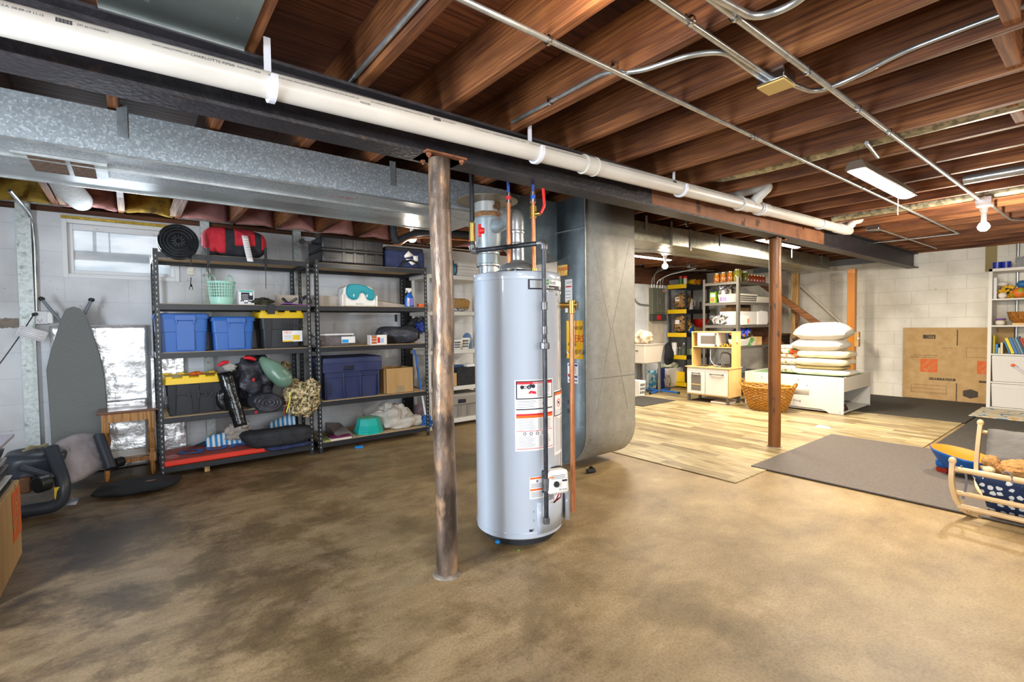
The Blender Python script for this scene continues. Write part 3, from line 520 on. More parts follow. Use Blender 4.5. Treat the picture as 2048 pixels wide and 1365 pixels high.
h0 = Zp(1440, 0, zc); conduit('conduit', 'S-bent conduit curving away at the top edge above the second joist', [h0+V((-.4, .05, 0)), h0, Zp(1510, 38, zc), Zp(1590, 10, zc), Zp(1640, -40, zc)], .0125, rad=.12)
e = Zp(880, 0, 2.36); conduit('conduit', 'conduit running along the side of a joist beside the hanging sheet metal', [V((.792, 2.4, 2.325)), V((.792, -1.5, 2.325))], ax='y'); 
conduit('conduit', 'thin conduit that turns a corner near the far joists', [V((A1.x, A1.y, zc)), V((A1.x+.02, A1.y-.0, zc)), V((A1.x-.02, A1.y+.9, zc))], .009, rad=.03)
q0, q1 = Zp(1748, 455, zc), Zp(1873, 497, zc); conduit('conduit', 'short far conduit leaving the small junction box', [q0, q1], .009)
b = B().box(q0.x-.06, q0.x+.06, q0.y-.06, q0.y+.06, 2.24, 2.29); one('junction_box', b, CHROME, 'small far junction box near the end of the drain pipe', 'electrical box', bev=.004)
q0 = Zp(1733, 286, zc); q1 = Zp(1760, 314, zc); one('conduit_stub', B().cyl(q0, Zp(1755, 314, zc), .011), CONDUIT, 'short conduit stub above the shop light', 'conduit')
q0, q1, q2 = Zp(1985, 412, zc), Zp(2022, 440, zc), Zp(2060, 440, zc); conduit('conduit', 'conduit leaving the bare bulb box toward the frame edge', [q0, q1, q2], .010)
a = Xp(2035, 120, 2.6); 
for x0_, x1_, y_, lab in ((2.55, 2.94, .34, 'solid wood blocking between joists at the top right corner'), (3.405, 3.785, .40, 'solid wood blocking beyond the top right corner, in the next bays'), (2.11, 2.50, .30, 'wood blocking nearest the camera at the top right')):
    one('joist_blocking', B().box(x0_, x1_, y_-.042, y_, ZC+.005, ZS), wood('blocking_wood', '9a6236', '7c4a26', 'x', 1, .7), lab, 'blocking')
# ================================================================ lamps
LEDM = emis('led_diffuser', (1, .97, .93), 14); BULBM = emis('bulb_glow', (1, .95, .88), 30)
def shoplight(lab, x0, x1, y, z, power, w_=.12):
    t = thing('shop_light', lab, 'ceiling light', ((x0+x1)/2, y, z)); b = B().taper((x0, x1, y-w_/2, y+w_/2), (x0, x1, y-w_*.3, y+w_*.3), z, z+.055); obj('housing', b, PL('lamp_housing', '5a4a3c', .5), t, bev=.004)
    obj('diffuser', B().grid(lambda u, v: (x0+.03+(x1-x0-.06)*u, y-w_/2+.01+(w_-.02)*v, z-.002-.012*sin(PI*v)), 2, 8), LEDM, t)
    for x in (x0+.06, x1-.06): obj('hanging_chain', B().cyl((x, y, z+.05), (x, y, ZC+.02), .003, n=6), CHROME, t)
    obj('pull_cord', B().cyl((x1-.05, y+.05, z), (x1-.05, y+.05, z-.13), .002, n=6), WHITE, t)
    area('lamp_light', (0, 0, -.03), (x1-x0-.08, w_), power, WARM, parent=t); return t
shoplight('hanging LED shop light below the joists at the right', 3.60, 4.78, 1.085, 2.20, 60)
shoplight('LED shop light glowing behind the brown post along the duct', 5.95, 7.05, 2.77, 2.232, 85)
shoplight('LED shop light over the electrical panel side of the room', 5.58, 6.70, 4.48, 2.23, 50)
def bulb(lab, x, y, z, power, top=ZC, r=.042, col=WARM, base=True):
    t = thing('bare_bulb', lab, 'light bulb', (x, y, z))
    if base: obj('lamp_holder', B().lathe([(0, top-.0), (.055, top-.0), (.055, top-.02), (.03, top-.035), (.024, top-.07), (0, top-.07)], (x, y, 0), 20), WHITE, t); obj('socket_box', B().box(x-.05, x+.05, y-.05, y+.05, top, max(top+.04, ZC)).cyl((x, y, top), (x, y, ZS), .012), CONDUIT, t)
    obj('bulb_neck', B().cyl((x, y, z+.03), (x, y, top-.065), .017, .02), WHITE, t)
    obj('bulb_globe', B().lathe([(.0001, -r*.92), (r*.5, -r*.8), (r*.9, -r*.35), (r, .05*r), (r*.8, r*.6), (r*.42, r)], (x, y, z), 20), BULBM, t)
    point('bulb_light', (0, 0, -.07), power, col, .04, t); return t
q = Zp(1968, 452, 2.1); x_, y_ = 5.80, .795
bulb('bare bulb hanging in a white holder at the right end of the room', x_, y_, Xp(1969, 454, x_).z, 90, 2.24)
y_ = 4.15; q = Yp(824, 477, y_); bulb('bare bulb glowing beside the rusty post above the navy bag', q.x, y_, q.z, 9, 2.26)
y_ = 4.2; q = Yp(1330, 533, y_); bulb('bare bulb near the electrical panel conduits', q.x, y_, q.z, 9, 2.26)
bulb('bare bulb just above the top of the picture near the long conduit', 1.08, 1.02, 2.27, 7, 2.42, base=True, col=(1, .88, .7))
bulb('added fill bulb behind the camera', .75, -1.3, 2.10, 30, 2.32, col=(1, .9, .75)); bulb('added fill bulb above the cradle side of the room, out of the picture', 3.6, -.9, 2.15, 26, 2.32, col=(1, .82, .58))  # both bulbs are unseen, added to fill the room with light

q = Yp(1374, 447, 2.6); t = thing('shutoff_valve', 'small chrome valve with a red knob hanging past the girder', 'valve', tuple(q)); obj('valve_body', B().cyl(q-V((0, 0, .03)), q+V((0, 0, .03)), .014).tube([q, q+V((-.03, 0, -.01))], .01, 8), CHROME, t); obj('red_knob', B().cyl(q+V((0, 0, .03)), q+V((0, 0, .04)), .02), INKR, t); obj('supply_tube', B().cyl(q+V((0, 0, .04)), (q.x, q.y, 2.45), .008), COPPER, t)
q0, q1 = Yp(-8, 637, 5.645), Yp(38, 656, 5.645); one('wall_patch', B().grid(lambda u, v: V(((lambda a,c,t: a+(c-a)*t)(q0.x, q1.x, u), 5.645, (lambda a,c,t: a+(c-a)*t)(q1.z, q0.z, v)+.012*noise.noise(V((u*6, v, 0))))), 14, 2), mat('bare_mortar', '7d766c', '94897c', rough=.9, scale=20, bump=.5), 'bare mortar patch on the painted wall at the picture edge', 'paint strip')
# ================================================================ black keyhole shelving
SF, SB = 4.90, 5.50; LV = [.105, .512, 1.052, 1.458, 1.882]; HOLE = PL('keyhole_bright', 'a4a9ad', .4)
def shelving(lab, x0, x1):
    t = thing('storage_shelf', lab, 'shelving unit', ((x0+x1)/2, SF, 0)); w_ = .036; H_ = 1.905
    for x, sx in ((x0, 1), (x1, -1)):
        for y, sy in ((SF, 1), (SB, -1)):
            b = B().box(*sorted((x, x+sx*w_)), *sorted((y, y+sy*.003)), 0, H_).box(*sorted((x, x+sx*.003)), *sorted((y, y+sy*w_)), 0, H_); p = obj('upright', b, BLACKM, t)
            h = B(); z = .06
            while z < H_-.02:
                h.box(x+sx*.018-.0042, x+sx*.018+.0042, y-.0012 if sy > 0 else y-.0045, y+.0045 if sy < 0 else y, z, z+.010).box(x+sx*.018-.0022, x+sx*.018+.0022, y-.0012 if sy > 0 else y-.0045, y, z-.008, z)
                if sy > 0 and sx > 0: h.box(x-.0012, x, y+.014, y+.024, z, z+.012)
                z += .0435
            obj('keyhole_row', h, HOLE, p)
    for z in LV:
        for y in (SF+.004, SB-.016): obj('beam', B().box(x0+.004, x1-.004, y, y+.012, z-.050, z-.004).box(x0+.004, x1-.004, y-.003 if y < 5.2 else y+.012, y if y < 5.2 else y+.015, z-.05, z-.04).box(x0+.004, x1-.004, y-.003 if y < 5.2 else y+.012, y if y < 5.2 else y+.015, z-.014, z-.004), BLACKM, t)
        for x in (x0+.004, x1-.016): obj('beam', B().box(x, x+.012, SF+.02, SB-.02, z-.05, z-.004), BLACKM, t)
        obj('shelf_board', B().box(x0+.018, x1-.018, SF+.017, SB-.017, z-.014, z), BOARD, t)
    return t
shelving('black keyhole shelving unit holding the blue totes, by the window', .160, 1.378); shelving('black keyhole shelving unit holding the navy tote and suitcases', 1.424, 2.640)
X1 = lambda px, Y=4.93, py=640: Yp(px, py, Y).x
def clampx(a, lo=None, hi=None): return max(a, lo) if lo else min(a, hi)
# ---- totes
def tote(name, lab, x0, x1, y0, y1, z0, z1, m, ml, style='latch', group=None, tilt=0):
    t = thing(name, lab, 'storage tote', ((x0+x1)/2, (y0+y1)/2, z0), 0, group); k = .014 if style == 'latch' else .022; hh = z1-z0; zl = z1-hh*(.16 if style == 'ribbed' else .12)
    def rb(a, b_, c, d, r=.03, n=4): 
        out = []
        for cx, cy, s in ((b_-r, d-r, 0), (a+r, d-r, 1), (a+r, c+r, 2), (b_-r, c+r, 3)):
            for j in range(n+1): g = PI/2*(s+j/n); out.append((cx+r*cos(g), cy+r*sin(g)))
        return out
    def loft(secs):
        b = B(); n = len(secs[0][1]); base = 0
        for z, poly in secs: b.v += [V((x, y, z)) for x, y in poly]
        for i in range(len(secs)-1):
            for j in range(n): b.f.append((i*n+j, i*n+(j+1) % n, (i+1)*n+(j+1) % n, (i+1)*n+j))
        b.f.append(tuple(reversed(range(n)))); b.f.append(tuple(range((len(secs)-1)*n, len(secs)*n))); return b
    s_ = .6*k; zm = z0+hh*.52
    obj('body', loft([(z0, rb(x0+2*k, x1-2*k, y0+2*k, y1-2*k)), (zm-.002, rb(x0+k*1.5, x1-k*1.5, y0+k*1.5, y1-k*1.5)), (zm+.002, rb(x0+k*1.2, x1-k*1.2, y0+k*1.2, y1-k*1.2)), (zl, rb(x0+k*.8, x1-k*.8, y0+k*.8, y1-k*.8))]), m, t)
    L = loft([(zl-.004, rb(x0, x1, y0, y1)), (z1-.008, rb(x0+.004, x1-.004, y0+.004, y1-.004)), (z1, rb(x0+.012, x1-.012, y0+.012, y1-.012)), (z1+.001, rb(x0+.03, x1-.03, y0+.03, y1-.03)), (z1-.006, rb(x0+.034, x1-.034, y0+.034, y1-.034))])
    lid = obj('lid', L, ml, t); w_ = x1-x0
    if style == 'latch':
        xm = (x0+x1)/2+.02
        obj('latch', B().box(xm-.075, xm+.075, y0-.008, y0+.006, zl-.02, z1-.012).box(xm-.07, xm-.055, y0-.004, y0+.012, zl-.05, zl).box(xm+.055, xm+.07, y0-.004, y0+.012, zl-.05, zl), m, lid, bev=.003)
        b = B().box(xm-.065, xm+.065, y0+k*.8-.004, y0+.05, z0+.012, zl-.02); obj('front_rib', b, m, t, bev=.004)
    elif style == 'ribbed':
        for fx in (.14, .5, .86) if w_ > .45 else (.2, .8):
            xm = x0+w_*fx; obj('rib', B().taper((xm-.022, xm+.022, y0+k*1.8-.004, y0+.06), (xm-.030, xm+.030, y0+k*.3, y0+.06), z0+.01, zl-.015), m, t, bev=.003)
        n = 7
        for i in range(0, n, 2):
            xa = x0+.02+(w_-.04)*i/n
            for ya in (y0+.004, y1-.045): obj('lid_lug', B().box(xa, xa+(w_-.04)/n*.8, ya, ya+.041, z1-.012, z1+.012), ml, lid, bev=.003)
    else:
        for fx in (.06, .35, .62, .93): xm = x0+w_*fx; obj('rib', B().box(xm-.006, xm+.006, y0+k*.9-.002, y0+.05, z0+.01, zl-.09), m, t, bev=.003)
        obj('front_band', B().box(x0+.008, x1-.008, y0+k*.3-.004, y0+.04, zl-.10, zl-.004), m, t, bev=.006); obj('handle_recess', B().box((x0+x1)/2-.11, (x0+x1)/2+.01, y0-.003, y0+.02, zl-.085, zl-.03), PL('navy_dark', '141b33', .5), t, bev=.01)
    return t
BLUE = PL('blue_plastic', '2f62ad', .38); NAVY = mat('navy_plastic', '262f55', '30395f', rough=.4, scale=6); BLKT = PL('charcoal_plastic', '2c2e33', .45)
z = LV[2]; tote('blue_tote', 'larger blue lidded tote at the left end of the shelf', .150, X1(419), 4.92, 5.36, z, z+.325, BLUE, BLUE, group='blue totes')
a = X1(419); tote('blue_tote', 'smaller blue lidded tote beside the yellow-lidded one', a+.008, X1(513), 4.96, 5.36, z, z+.300, BLUE, BLUE, group='blue totes')
obj('label_strip', B().box(a+.17, a+.26, 4.974, 4.9765, z+.215, z+.225), INK, bpy.data.objects['blue_tote.001'])
a = X1(520); c = clampx(X1(621), hi=1.345)
t = tote('black_tote', 'black tote with a tilted yellow lid and a white sticker', a, c, 4.98, 5.40, z, z+.345, BLKT, YEL, 'ribbed', 'black totes with yellow lids')
def tote_sticker(t, x0, x1, y, z0, z1):
    s = obj('sticker', B().box(x0, x1, y-.001, y, z0, z1), PAPER, t); w_ = x1-x0; h = z1-z0
    b = B(); f = plane_fn((x0, y-.001, z0), (1, 0, 0), (0, 0, 1)); rect(b, f, w_*.5, w_*.85, h*.15, h*.6); rect(b, f, 0, w_*.5, .0, h*.12); obj('yellow_patch', b, YEL, s); b = B(); text(b, 'HDX', h*.3, lambda x, y_, z_: f(w_*.08+x, h*.82+y_)); obj('lettering', b, INKO, s)
    b = B(); [rect(b, f, w_*.08, w_*.45, h*(.25+.1*k), h*(.28+.1*k)) for k in range(4)]; obj('print_line', b, mat('faded_ink', '9a9aa2'), s)
tote_sticker(t, a+.20, a+.38, 4.985, z+.06, z+.165)
f = plane_fn((a+.2, 4.985, z+.21), (1, 0, 0), (0, 0, 1)); b = B(); text(b, 'HDX', .075, lambda x, y, z_: f(x, y), sx=1.2); obj('embossed_lettering', b, PL('charcoal_dark', '17181b', .4), t)
z = LV[1]; t = tote('black_tote', 'black tote with a flat yellow lid on the lower shelf beside the bags', .195, X1(448), 4.93, 5.40, z, z+.325, BLKT, YEL, 'ribbed', 'black totes with yellow lids')
f = plane_fn((.36, 4.94, z+.17), (1, 0, 0), (0, 0, 1)); b = B(); text(b, 'HDX', .085, lambda x, y, z_: f(x, y), sx=1.2); obj('embossed_lettering', b, PL('charcoal_dark', '17181b', .4), t)
one('orange_plug', B().blob((.44, 5.1, z+.34), (.05, .03, .014), .2, 3, 2), INKO, 'small orange plastic piece lying on the yellow tote lid', 'plastic piece')
tote('navy_tote', 'large navy blue lidded tote beside the open cardboard box', 1.40+.075, X1(764), 4.93, 5.44, z, z+.425, NAVY, NAVY, 'band')
# ---- open cardboard box
def openbox(name, lab, x0, x1, y0, y1, z0, z1, m, rz=0, tape=True, flaps=()):
    c = ((x0+x1)/2, (y0+y1)/2, z0); t = thing(name, lab, 'cardboard box', c, rz); hx = (x1-x0)/2; hy = (y1-y0)/2; h = z1-z0; b = B(); k = .004
    b.box(-hx, hx, -hy, -hy+k, 0, h).box(-hx, hx, hy-k, hy, 0, h).box(-hx, -hx+k, -hy, hy, 0, h).box(hx-k, hx, -hy, hy, 0, h).box(-hx, hx, -hy, hy, 0, k); obj('box_walls', b, m, t, world=False)
    if tape: obj('tape_patch', B().box(-.04, .05, -hy-.001, -hy, .01, .08), mat('tape', '9c8a6c', rough=.3), t, world=False)
    return t
openbox('cardboard_box', 'open plain cardboard box beside the navy tote', X1(771), X1(826), 4.95, 5.28, z, z+.275, CARD)
# ---- top shelf
z = LV[4]
t = thing('cord_reel', 'round black plastic extension cord reel leaning on the top shelf edge', 'cord reel', (.37, 4.93, z-.05)); c = Yp(357, 483, 4.86); MM = T(*c) @ RX(PI/2-.12)
b = B(); b.lathe([(.0001, .0), (.012, .0), (.018, .012), (.052, .010), (.056, .002), (.135, .0), (.143, .006), (.143, -.004), (.0001, -.006)], (0, 0, 0), 40).move(MM @ RX(PI) if False else MM); obj('front_flange', b, mat('reel_plastic', '1a1b1d', '25272a', rough=.18, scale=20), t, ang=20)
b = B(); b.lathe([(.0001, .058), (.143, .060), (.143, .052), (.0001, .050)], (0, 0, 0), 40).lathe([(.05, .0), (.05, .055)], (0, 0, 0), 24); b.move(T(*c) @ RX(-PI/2+.12) @ Matrix.Scale(1, 4) @ T(0, 0, 0)); 
b2 = B(); b2.lathe([(.06, -.055), (.143, -.058), (.143, -.064), (.0001, -.064)], (0, 0, 0), 40).lathe([(.06, -.002), (.06, -.06)], (0, 0, 0), 24); b2.move(MM); obj('rear_flange', b2, PL('reel_rear', '151618', .3), t)
b = B()
for k in range(24):
    if k % 3: continue
for r_ in (.075, .10, .122): b.lathe([(r_-.0012, .0068), (r_, .0095), (r_+.0012, .0068)], (0, 0, 0), 40, None, .3, PI*1.6)
for k in range(12): a = k*PI/6; b.bar((.018*cos(a), .018*sin(a), .0115), (.05*cos(a), .05*sin(a), .0105), .002, .003)
b.move(MM); obj('molded_ridge', b, PL('ridge_grey', '6b7075', .3), t)
q = Yp(382, 512, 4.86); b = B().tube([q+V((-.01, .03, .06)), q, Yp(382, 530, 4.86)], .004, 8); obj('cord', b, BLACKP, t)
q = Yp(382, 543, 4.87); b = B().blob(q, (.028, .012, .033), .1, 3, 1, .6); obj('rubber_band_wrap', b, mat('pale_tape', 'cfcabd', 'b9b4a8', rough=.7, scale=50, st=(.1, .1, 1)), t)
b = B().tube([Yp(382, 555, 4.87), Yp(381, 568, 4.87), Yp(382, 570, 4.87)], .0042, 8).tube([Yp(382, 568, 4.87), Yp(382, 574, 4.87)], [.005, .012], 10).box(*sorted((Yp(378, 574, 4.87).x, Yp(379.5, 574, 4.87).x)), 4.868, 4.872, Yp(380, 580, 4.87).z, Yp(380, 574, 4.87).z).box(*sorted((Yp(384, 574, 4.87).x, Yp(385.5, 574, 4.87).x)), 4.868, 4.872, Yp(380, 580, 4.87).z, Yp(380, 574, 4.87).z); obj('plug', b, BLACKP, t)
# red and black duffel
REDF = mat('red_fabric', 'b3202f', 'c42d3a', rough=.85, scale=20, bump=.3); BLKF = mat('black_fabric', '232429', '2d2e34', rough=.85, scale=25, bump=.4)
x0, x1 = X1(400, 5.0, 480), X1(538, 5.0, 480); t = thing('duffel_bag', 'red and black padded sports bag on the top shelf', 'bag', ((x0+x1)/2, 5.1, z)); hx = (x1-x0)/2; xc = (x0+x1)/2; cz = z+.135
def bag(u, v):
    a = 2*PI*u; e = .55; x = -1+2*v; s_ = (1-abs(x)**7)**.6
    yy = math.copysign(abs(cos(a))**e, cos(a))*.17*s_; zz = math.copysign(abs(sin(a))**e, sin(a))*.133*s_*(1-.13*max(0, x))
    return V((xc+x*hx*.98, 5.12+yy, cz+zz+.012*noise.noise(V((x*4, a, 1)))))
obj('bag_body', B().grid(bag, 32, 26, True), BLKF, t)
def patch(v0, v1, u0, u1, m, nm, off=.004): 
    def g(u, v): p = bag(u0+(u1-u0)*u, v0+(v1-v0)*v); c_ = V((p.x, 5.12, cz)); return p+(p-c_).normalized()*off
    return obj(nm, B().grid(g, 12, 8), m, t, thick=.002)
patch(.015, .34, .27, .60, REDF, 'red_panel'); patch(.47, .78, .27, .51, REDF, 'red_panel'); patch(.88, .985, .30, .55, REDF, 'red_panel'); patch(.48, .77, .40, .407, DARK, 'seam', .007)
b = B(); q0 = Yp(489, 472, 4.93); q1 = Yp(500, 524, 4.88); b.grid(lambda u, v: V((lin(q0.x, q1.x, v)+(u-.5)*.05, lin(q0.y, q1.y, v)+.006*sin(4*v)-.012, lin(q0.z, q1.z, v))), 2, 8); tg = obj('paper_tag', b, PAPER, t, thick=.001)
b = B(); 
for k in range(9): b.box(lin(q0.x, q1.x, .1+.09*k)-.018, lin(q0.x, q1.x, .1+.09*k)+.018, lin(q0.y, q1.y, .1+.09*k)-.022, lin(q0.y, q1.y, .1+.09*k)-.020, lin(q0.z, q1.z, .1+.09*k)-.002, lin(q0.z, q1.z, .1+.09*k))
obj('print_line', b, INK, tg)
for px, yb, lp in ((416, 530, True), (531, 536, False)):
    q = Yp(px, 500, 4.885); e_ = Yp(px, yb, 4.885); b = B().box(q.x-.012, q.x+.012, q.y-.001, q.y+.002, e_.z, q.z+.02)
    q2 = Yp(px+1, 556 if lp else 578, 4.885); b.tube([e_, q2] if not lp else [e_, Yp(px-3, 541, 4.885), Yp(px+5, 548, 4.885), q2, Yp(px+1, 545, 4.885), e_], .003, 6); obj('strap', b, BLACKP, t)
# black hard-shell suitcase and navy bag on unit 2
x0, x1 = X1(640, 5.0, 500), X1(767, 4.95, 500); t = thing('hard_suitcase', 'black ribbed hard-shell suitcase lying flat on the top shelf', 'suitcase', ((x0+x1)/2, 5.15, z)); SH = PL('suitcase_shell', '26272a', .35); h = .275
for z0_, z1_ in ((z+.004, z+h*.49), (z+h*.53, z+h)): obj('shell', B().box(x0, x1, 4.95, 5.42, z0_, z1_), SH, t, bev=.022, seg=3)
obj('zip_band', B().box(x0+.004, x1-.004, 4.955, 5.415, z+h*.48, z+h*.54), BLACKP, t)
for k in range(4):
    for zz in (z+.02, z+h*.56): obj('groove_rib', B().box(x0+.20+.115*k, x0+.235+.115*k, 4.944, 4.96, zz, zz+h*.38), SH, t, bev=.003)
for zz in (z+.055, z+h-.065): obj('hinge', B().box(x0+.08, x0+.14, 4.942, 4.955, zz, zz+.012), BLACKP, t); obj('hinge', B().box(x1-.13, x1-.07, 4.942, 4.955, zz, zz+.012), BLACKP, t)
for px, py in ((604, 483), (634, 472)): c = Yp(px, py, 5.05 if px < 620 else 4.99); obj('wheel', B().cyl(c-V((0, .012, 0)), c+V((0, .012, 0)), .026), BLACKP, t); obj('wheel_fork', B().bar(c, V((x0+.02, c.y+.03, c.z-.01)), .02, .02).cyl(c-V((0, .014, 0)), c+V((0, .014, 0)), .012), CHROME if px > 620 else BLACKP, t)
NVF = mat('navy_cloth', '1e2748', '28325a', rough=.8, scale=20, bump=.2)
x0, x1 = X1(772, 4.95, 500), clampx(X1(850, 4.95, 500), hi=2.66); t = thing('navy_bag', 'soft navy travel bag with torn white labels on the top shelf', 'bag', ((x0+x1)/2, 5.1, z))
obj('bag_body', B().box(x0, x1, 4.95, 5.35, z+.002, z+.205), NVF, t, bev=.035, seg=4); obj('bag_top', B().box(x0+.01, x1-.01, 4.96, 5.34, z+.18, z+.235), BLKF, t, bev=.022, seg=3)
for a in (((808, 512), (817, 502), (828, 512), (810, 516)), ((811, 518), (825, 519), (834, 526), (824, 531)), ((826, 512), (836, 512), (836, 523), (828, 523))): obj('torn_label', B().add([Yp(px, py, 4.945) for px, py in a], [(3, 2, 1, 0)]), PAPER, t, thick=.001)
obj('carry_handle', B().tube([Yp(px, py, 4.935) for px, py in ((800, 534), (806, 524), (822, 521), (834, 526), (838, 534))], .011, 8), BLACKP, t)
b = B().box(1.86, 1.93, 4.894, 4.9, z-.055, z-.04); f = plane_fn((1.895, 4.895, z-.047), (1, 0, 0), (0, 0, 1)); 
# black hose loop with copper line
t = thing('refrigerant_line', 'black foam-covered refrigerant line arching below the duct to the wall', 'pipe', (2.1, 4.5, 2.1))
HP = [V((Yp(786, 440, 4.1).x, 4.1, 2.31)), Yp(786, 440, 4.1), Yp(789, 478, 4.1), Yp(796, 486, 4.1), Yp(806, 478, 4.1), Yp(830, 467, 4.1), Yp(870, 464, 4.1), Yp(950, 471, 4.1), Yp(1040, 480, 4.1)]
obj('foam_sleeve', B().tube(smooth_path(HP, .12, 6), [.034]*len(smooth_path(HP, .12, 6)), 14), mat('foam_black', '1f2024', '2b2c31', rough=.7, scale=30, bump=.4), t)
obj('copper_line', B().tube(smooth_path([Yp(786, 490, 4.06), Yp(800, 490, 4.06), Yp(815, 478, 4.06), Yp(850, 475, 4.06), Yp(940, 481, 4.06)], .05), .008, 8), COPPER, t)
q = Yp(850, 489, 5.0); conduit('thin_pipe', 'thin pale pipe behind the navy bag', [Yp(782, 484, 5.63), Yp(960, 503, 5.63)], .011)
# ---- second shelf
z = LV[3]; MINT = PL('mint_plastic', 'a6d8c6', .4)
x0, x1 = X1(421), X1(477); t = thing('mint_basket', 'mint green slotted plastic basket with two loop handles', 'basket', ((x0+x1)/2, 5.03, z)); R_ = (x1-x0)/2; xc = (x0+x1)/2; yc = 4.95+R_; H_ = .205
prof = lambda v: R_*(.84+.16*v)
b = B(); b.lathe([(.001, .003), (prof(0), .003), (prof(0), 0), (prof(.32)+.001, H_*.32), (prof(.32)-.003, H_*.32), (prof(0)-.003, .004)], (xc, yc, z), 32); obj('basket_base', b, MINT, t)
b = B(); n = 30
for k in range(n): a = 2*PI*k/n; d_ = V((cos(a), sin(a), 0)); b.bar(V((xc, yc, z+H_*.3))+d_*prof(.3), V((xc, yc, z+H_))+d_*prof(1), .006, .0035, up=d_)
for k in range(6): v = .32+.62*k/5; b.lathe([(prof(v)+.002, H_*v-.003), (prof(v)+.002, H_*v+.003), (prof(v)-.002, H_*v+.003), (prof(v)-.002, H_*v-.003), (prof(v)+.002, H_*v-.003)], (xc, yc, z), 30)
b.lathe([(prof(1)+.006, H_-.008), (prof(1)+.006, H_+.003), (prof(1)-.003, H_+.003), (prof(1)-.003, H_-.008), (prof(1)+.006, H_-.008)], (xc, yc, z), 30); obj('basket_lattice', b, MINT, t)
for dx, yy in ((-.072, 1), (.070, 1)): obj('loop_handle', B().tube([V((xc+dx+.035*cos(a)*(1 if yy else 1), yc+.02+.03*cos(a), z+H_+.065*sin(a))) for a in [PI*k/10 for k in range(11)]], .006, 8), MINT, t)
x0, x1 = X1(479, 4.97), X1(510, 4.97); t = thing('white_carton', 'small white printed carton beside the mint basket', 'box', ((x0+x1)/2, 5.0, z)); obj('carton', B().box(x0, x1, 4.97, 5.07, z, z+.135), PAPER, t, bev=.002); f = plane_fn((x0, 4.97, z), (1, 0, 0), (0, 0, 1)); w_ = x1-x0
obj('teal_band', rect(B(), f, .02*w_, w_*.95, .118, .13), PL('teal_print', '27b6a8', .5), t); obj('black_panel', rect(B(), f, .15*w_, w_*.92, .045, .112), INK, t)
b = B(); 
for k in range(4): rect(b, lambda x, y: f(x, y)+V((0, -.001, 0)), .2*w_, w_*.6, .055+.012*k, .058+.012*k)
b.lathe([(.0001, 0), (.014, 0)], (0, 0, 0), 16).v; b = b; 
for i in range(len(b.v)-32, len(b.v)): p = b.v[i]; b.v[i] = V((x0+w_*.78+p.x, 4.967, z+.098+p.y))
obj('print_line', b, PAPER, t)
b = B(); r = random.Random(2)
for k in range(7): cx = w_*(.1+.12*k); cy = .012+.02*r.random(); rect(b, f, cx, cx+.012, cy, cy+.012)
obj('picture_print', b, INK, t)
t = one('work_glove', B().blob((X1(525), 5.0, z+.032), (.09, .06, .032), .35, 3, 4, ridge=.2), mat('camo_dark', '2b2a25', '4a4634', rough=.9, scale=20, bump=.5), 'dark crumpled cap beside the white carton', 'cap')
one('nylon_strap', B().box(X1(540)-.03, X1(546)+.01, 4.885, 4.89, z-.085, z+.004).box(X1(540)-.03, X1(546)+.01, 4.885, 4.95, z+.001, z+.005), BLACKP, 'black nylon strap hanging over the shelf edge above the yellow lid', 'strap')
one('purple_folder', B().add([Yp(570, 606, 4.89)+V((0, 0, .0)), V((X1(622, 4.89), 4.89, z+.004)), V((X1(622, 4.89)-.02, 5.2, z+.006)), V((X1(571, 4.89), 5.2, z+.006))], [(0, 1, 2, 3)]), PL('purple_card', '8d5ba8', .6), 'thin purple folder sticking out over the shelf edge', 'folder', thick=.004)
t = thing('foot_pedal', 'black pedal pads and strap lying on the purple folder', 'strap', (X1(588), 5.0, z)); b = B()
for p, q, w_ in (((565, 600), (575, 612), .03), ((578, 610), (594, 602), .028)): b.bar(Yp(p[0], p[1]-3, 5.0), Yp(q[0], q[1]-5, 4.97), w_, .022)
obj('pad', b, BLACKP, t, bev=.004); b = B().tube([Yp(600, 605, 5.0), Yp(604, 598, 5.0), Yp(612, 594, 5.0), Yp(618, 600, 5.0), Yp(622, 607, 5.0)], .018, 8); obj('sneaker_sole', b, mat('dotted_black', '202126', '8a8c90', rough=.7, scale=90, lo=.58, hi=.62), t)
b = B().grid(lambda u, v: V((lin(X1(553, 5.2), X1(640, 5.2), u), 5.22+.1*v, z+.01+.115*(1-.35*u)*sin(PI*min(1, v+.25)))), 12, 8)
one('gift_wrap', B().box(X1(553, 5.25), 1.36, 5.25, 5.28, z, z+.115), mat('beige_card', 'bfb2a4', rough=.8), 'beige cardboard sheet standing behind the pedals', 'cardboard')
one('gift_wrap', B().add([(1.45, 5.2, z), (2.35, 5.2, z), (2.60, 5.05, z), (1.9, 5.0, z), (1.47, 5.05, z)][:5]+[(1.45, 5.2, z+.115), (2.25, 5.2, z+.075), (2.60, 5.05, z+.006), (1.9, 5.0, z+.09), (1.47, 5.05, z+.11)], [(0, 1, 2, 3, 4), (9, 8, 7, 6, 5), (0, 5, 6, 1), (1, 6, 7, 2), (2, 7, 8, 3), (3, 8, 9, 4), (4, 9, 5, 0)]), mat('taupe_wrap', 'a39a92', 'b1a89f', rough=.8, scale=5), 'taupe folded play mat behind the teal booster seat', 'mat')
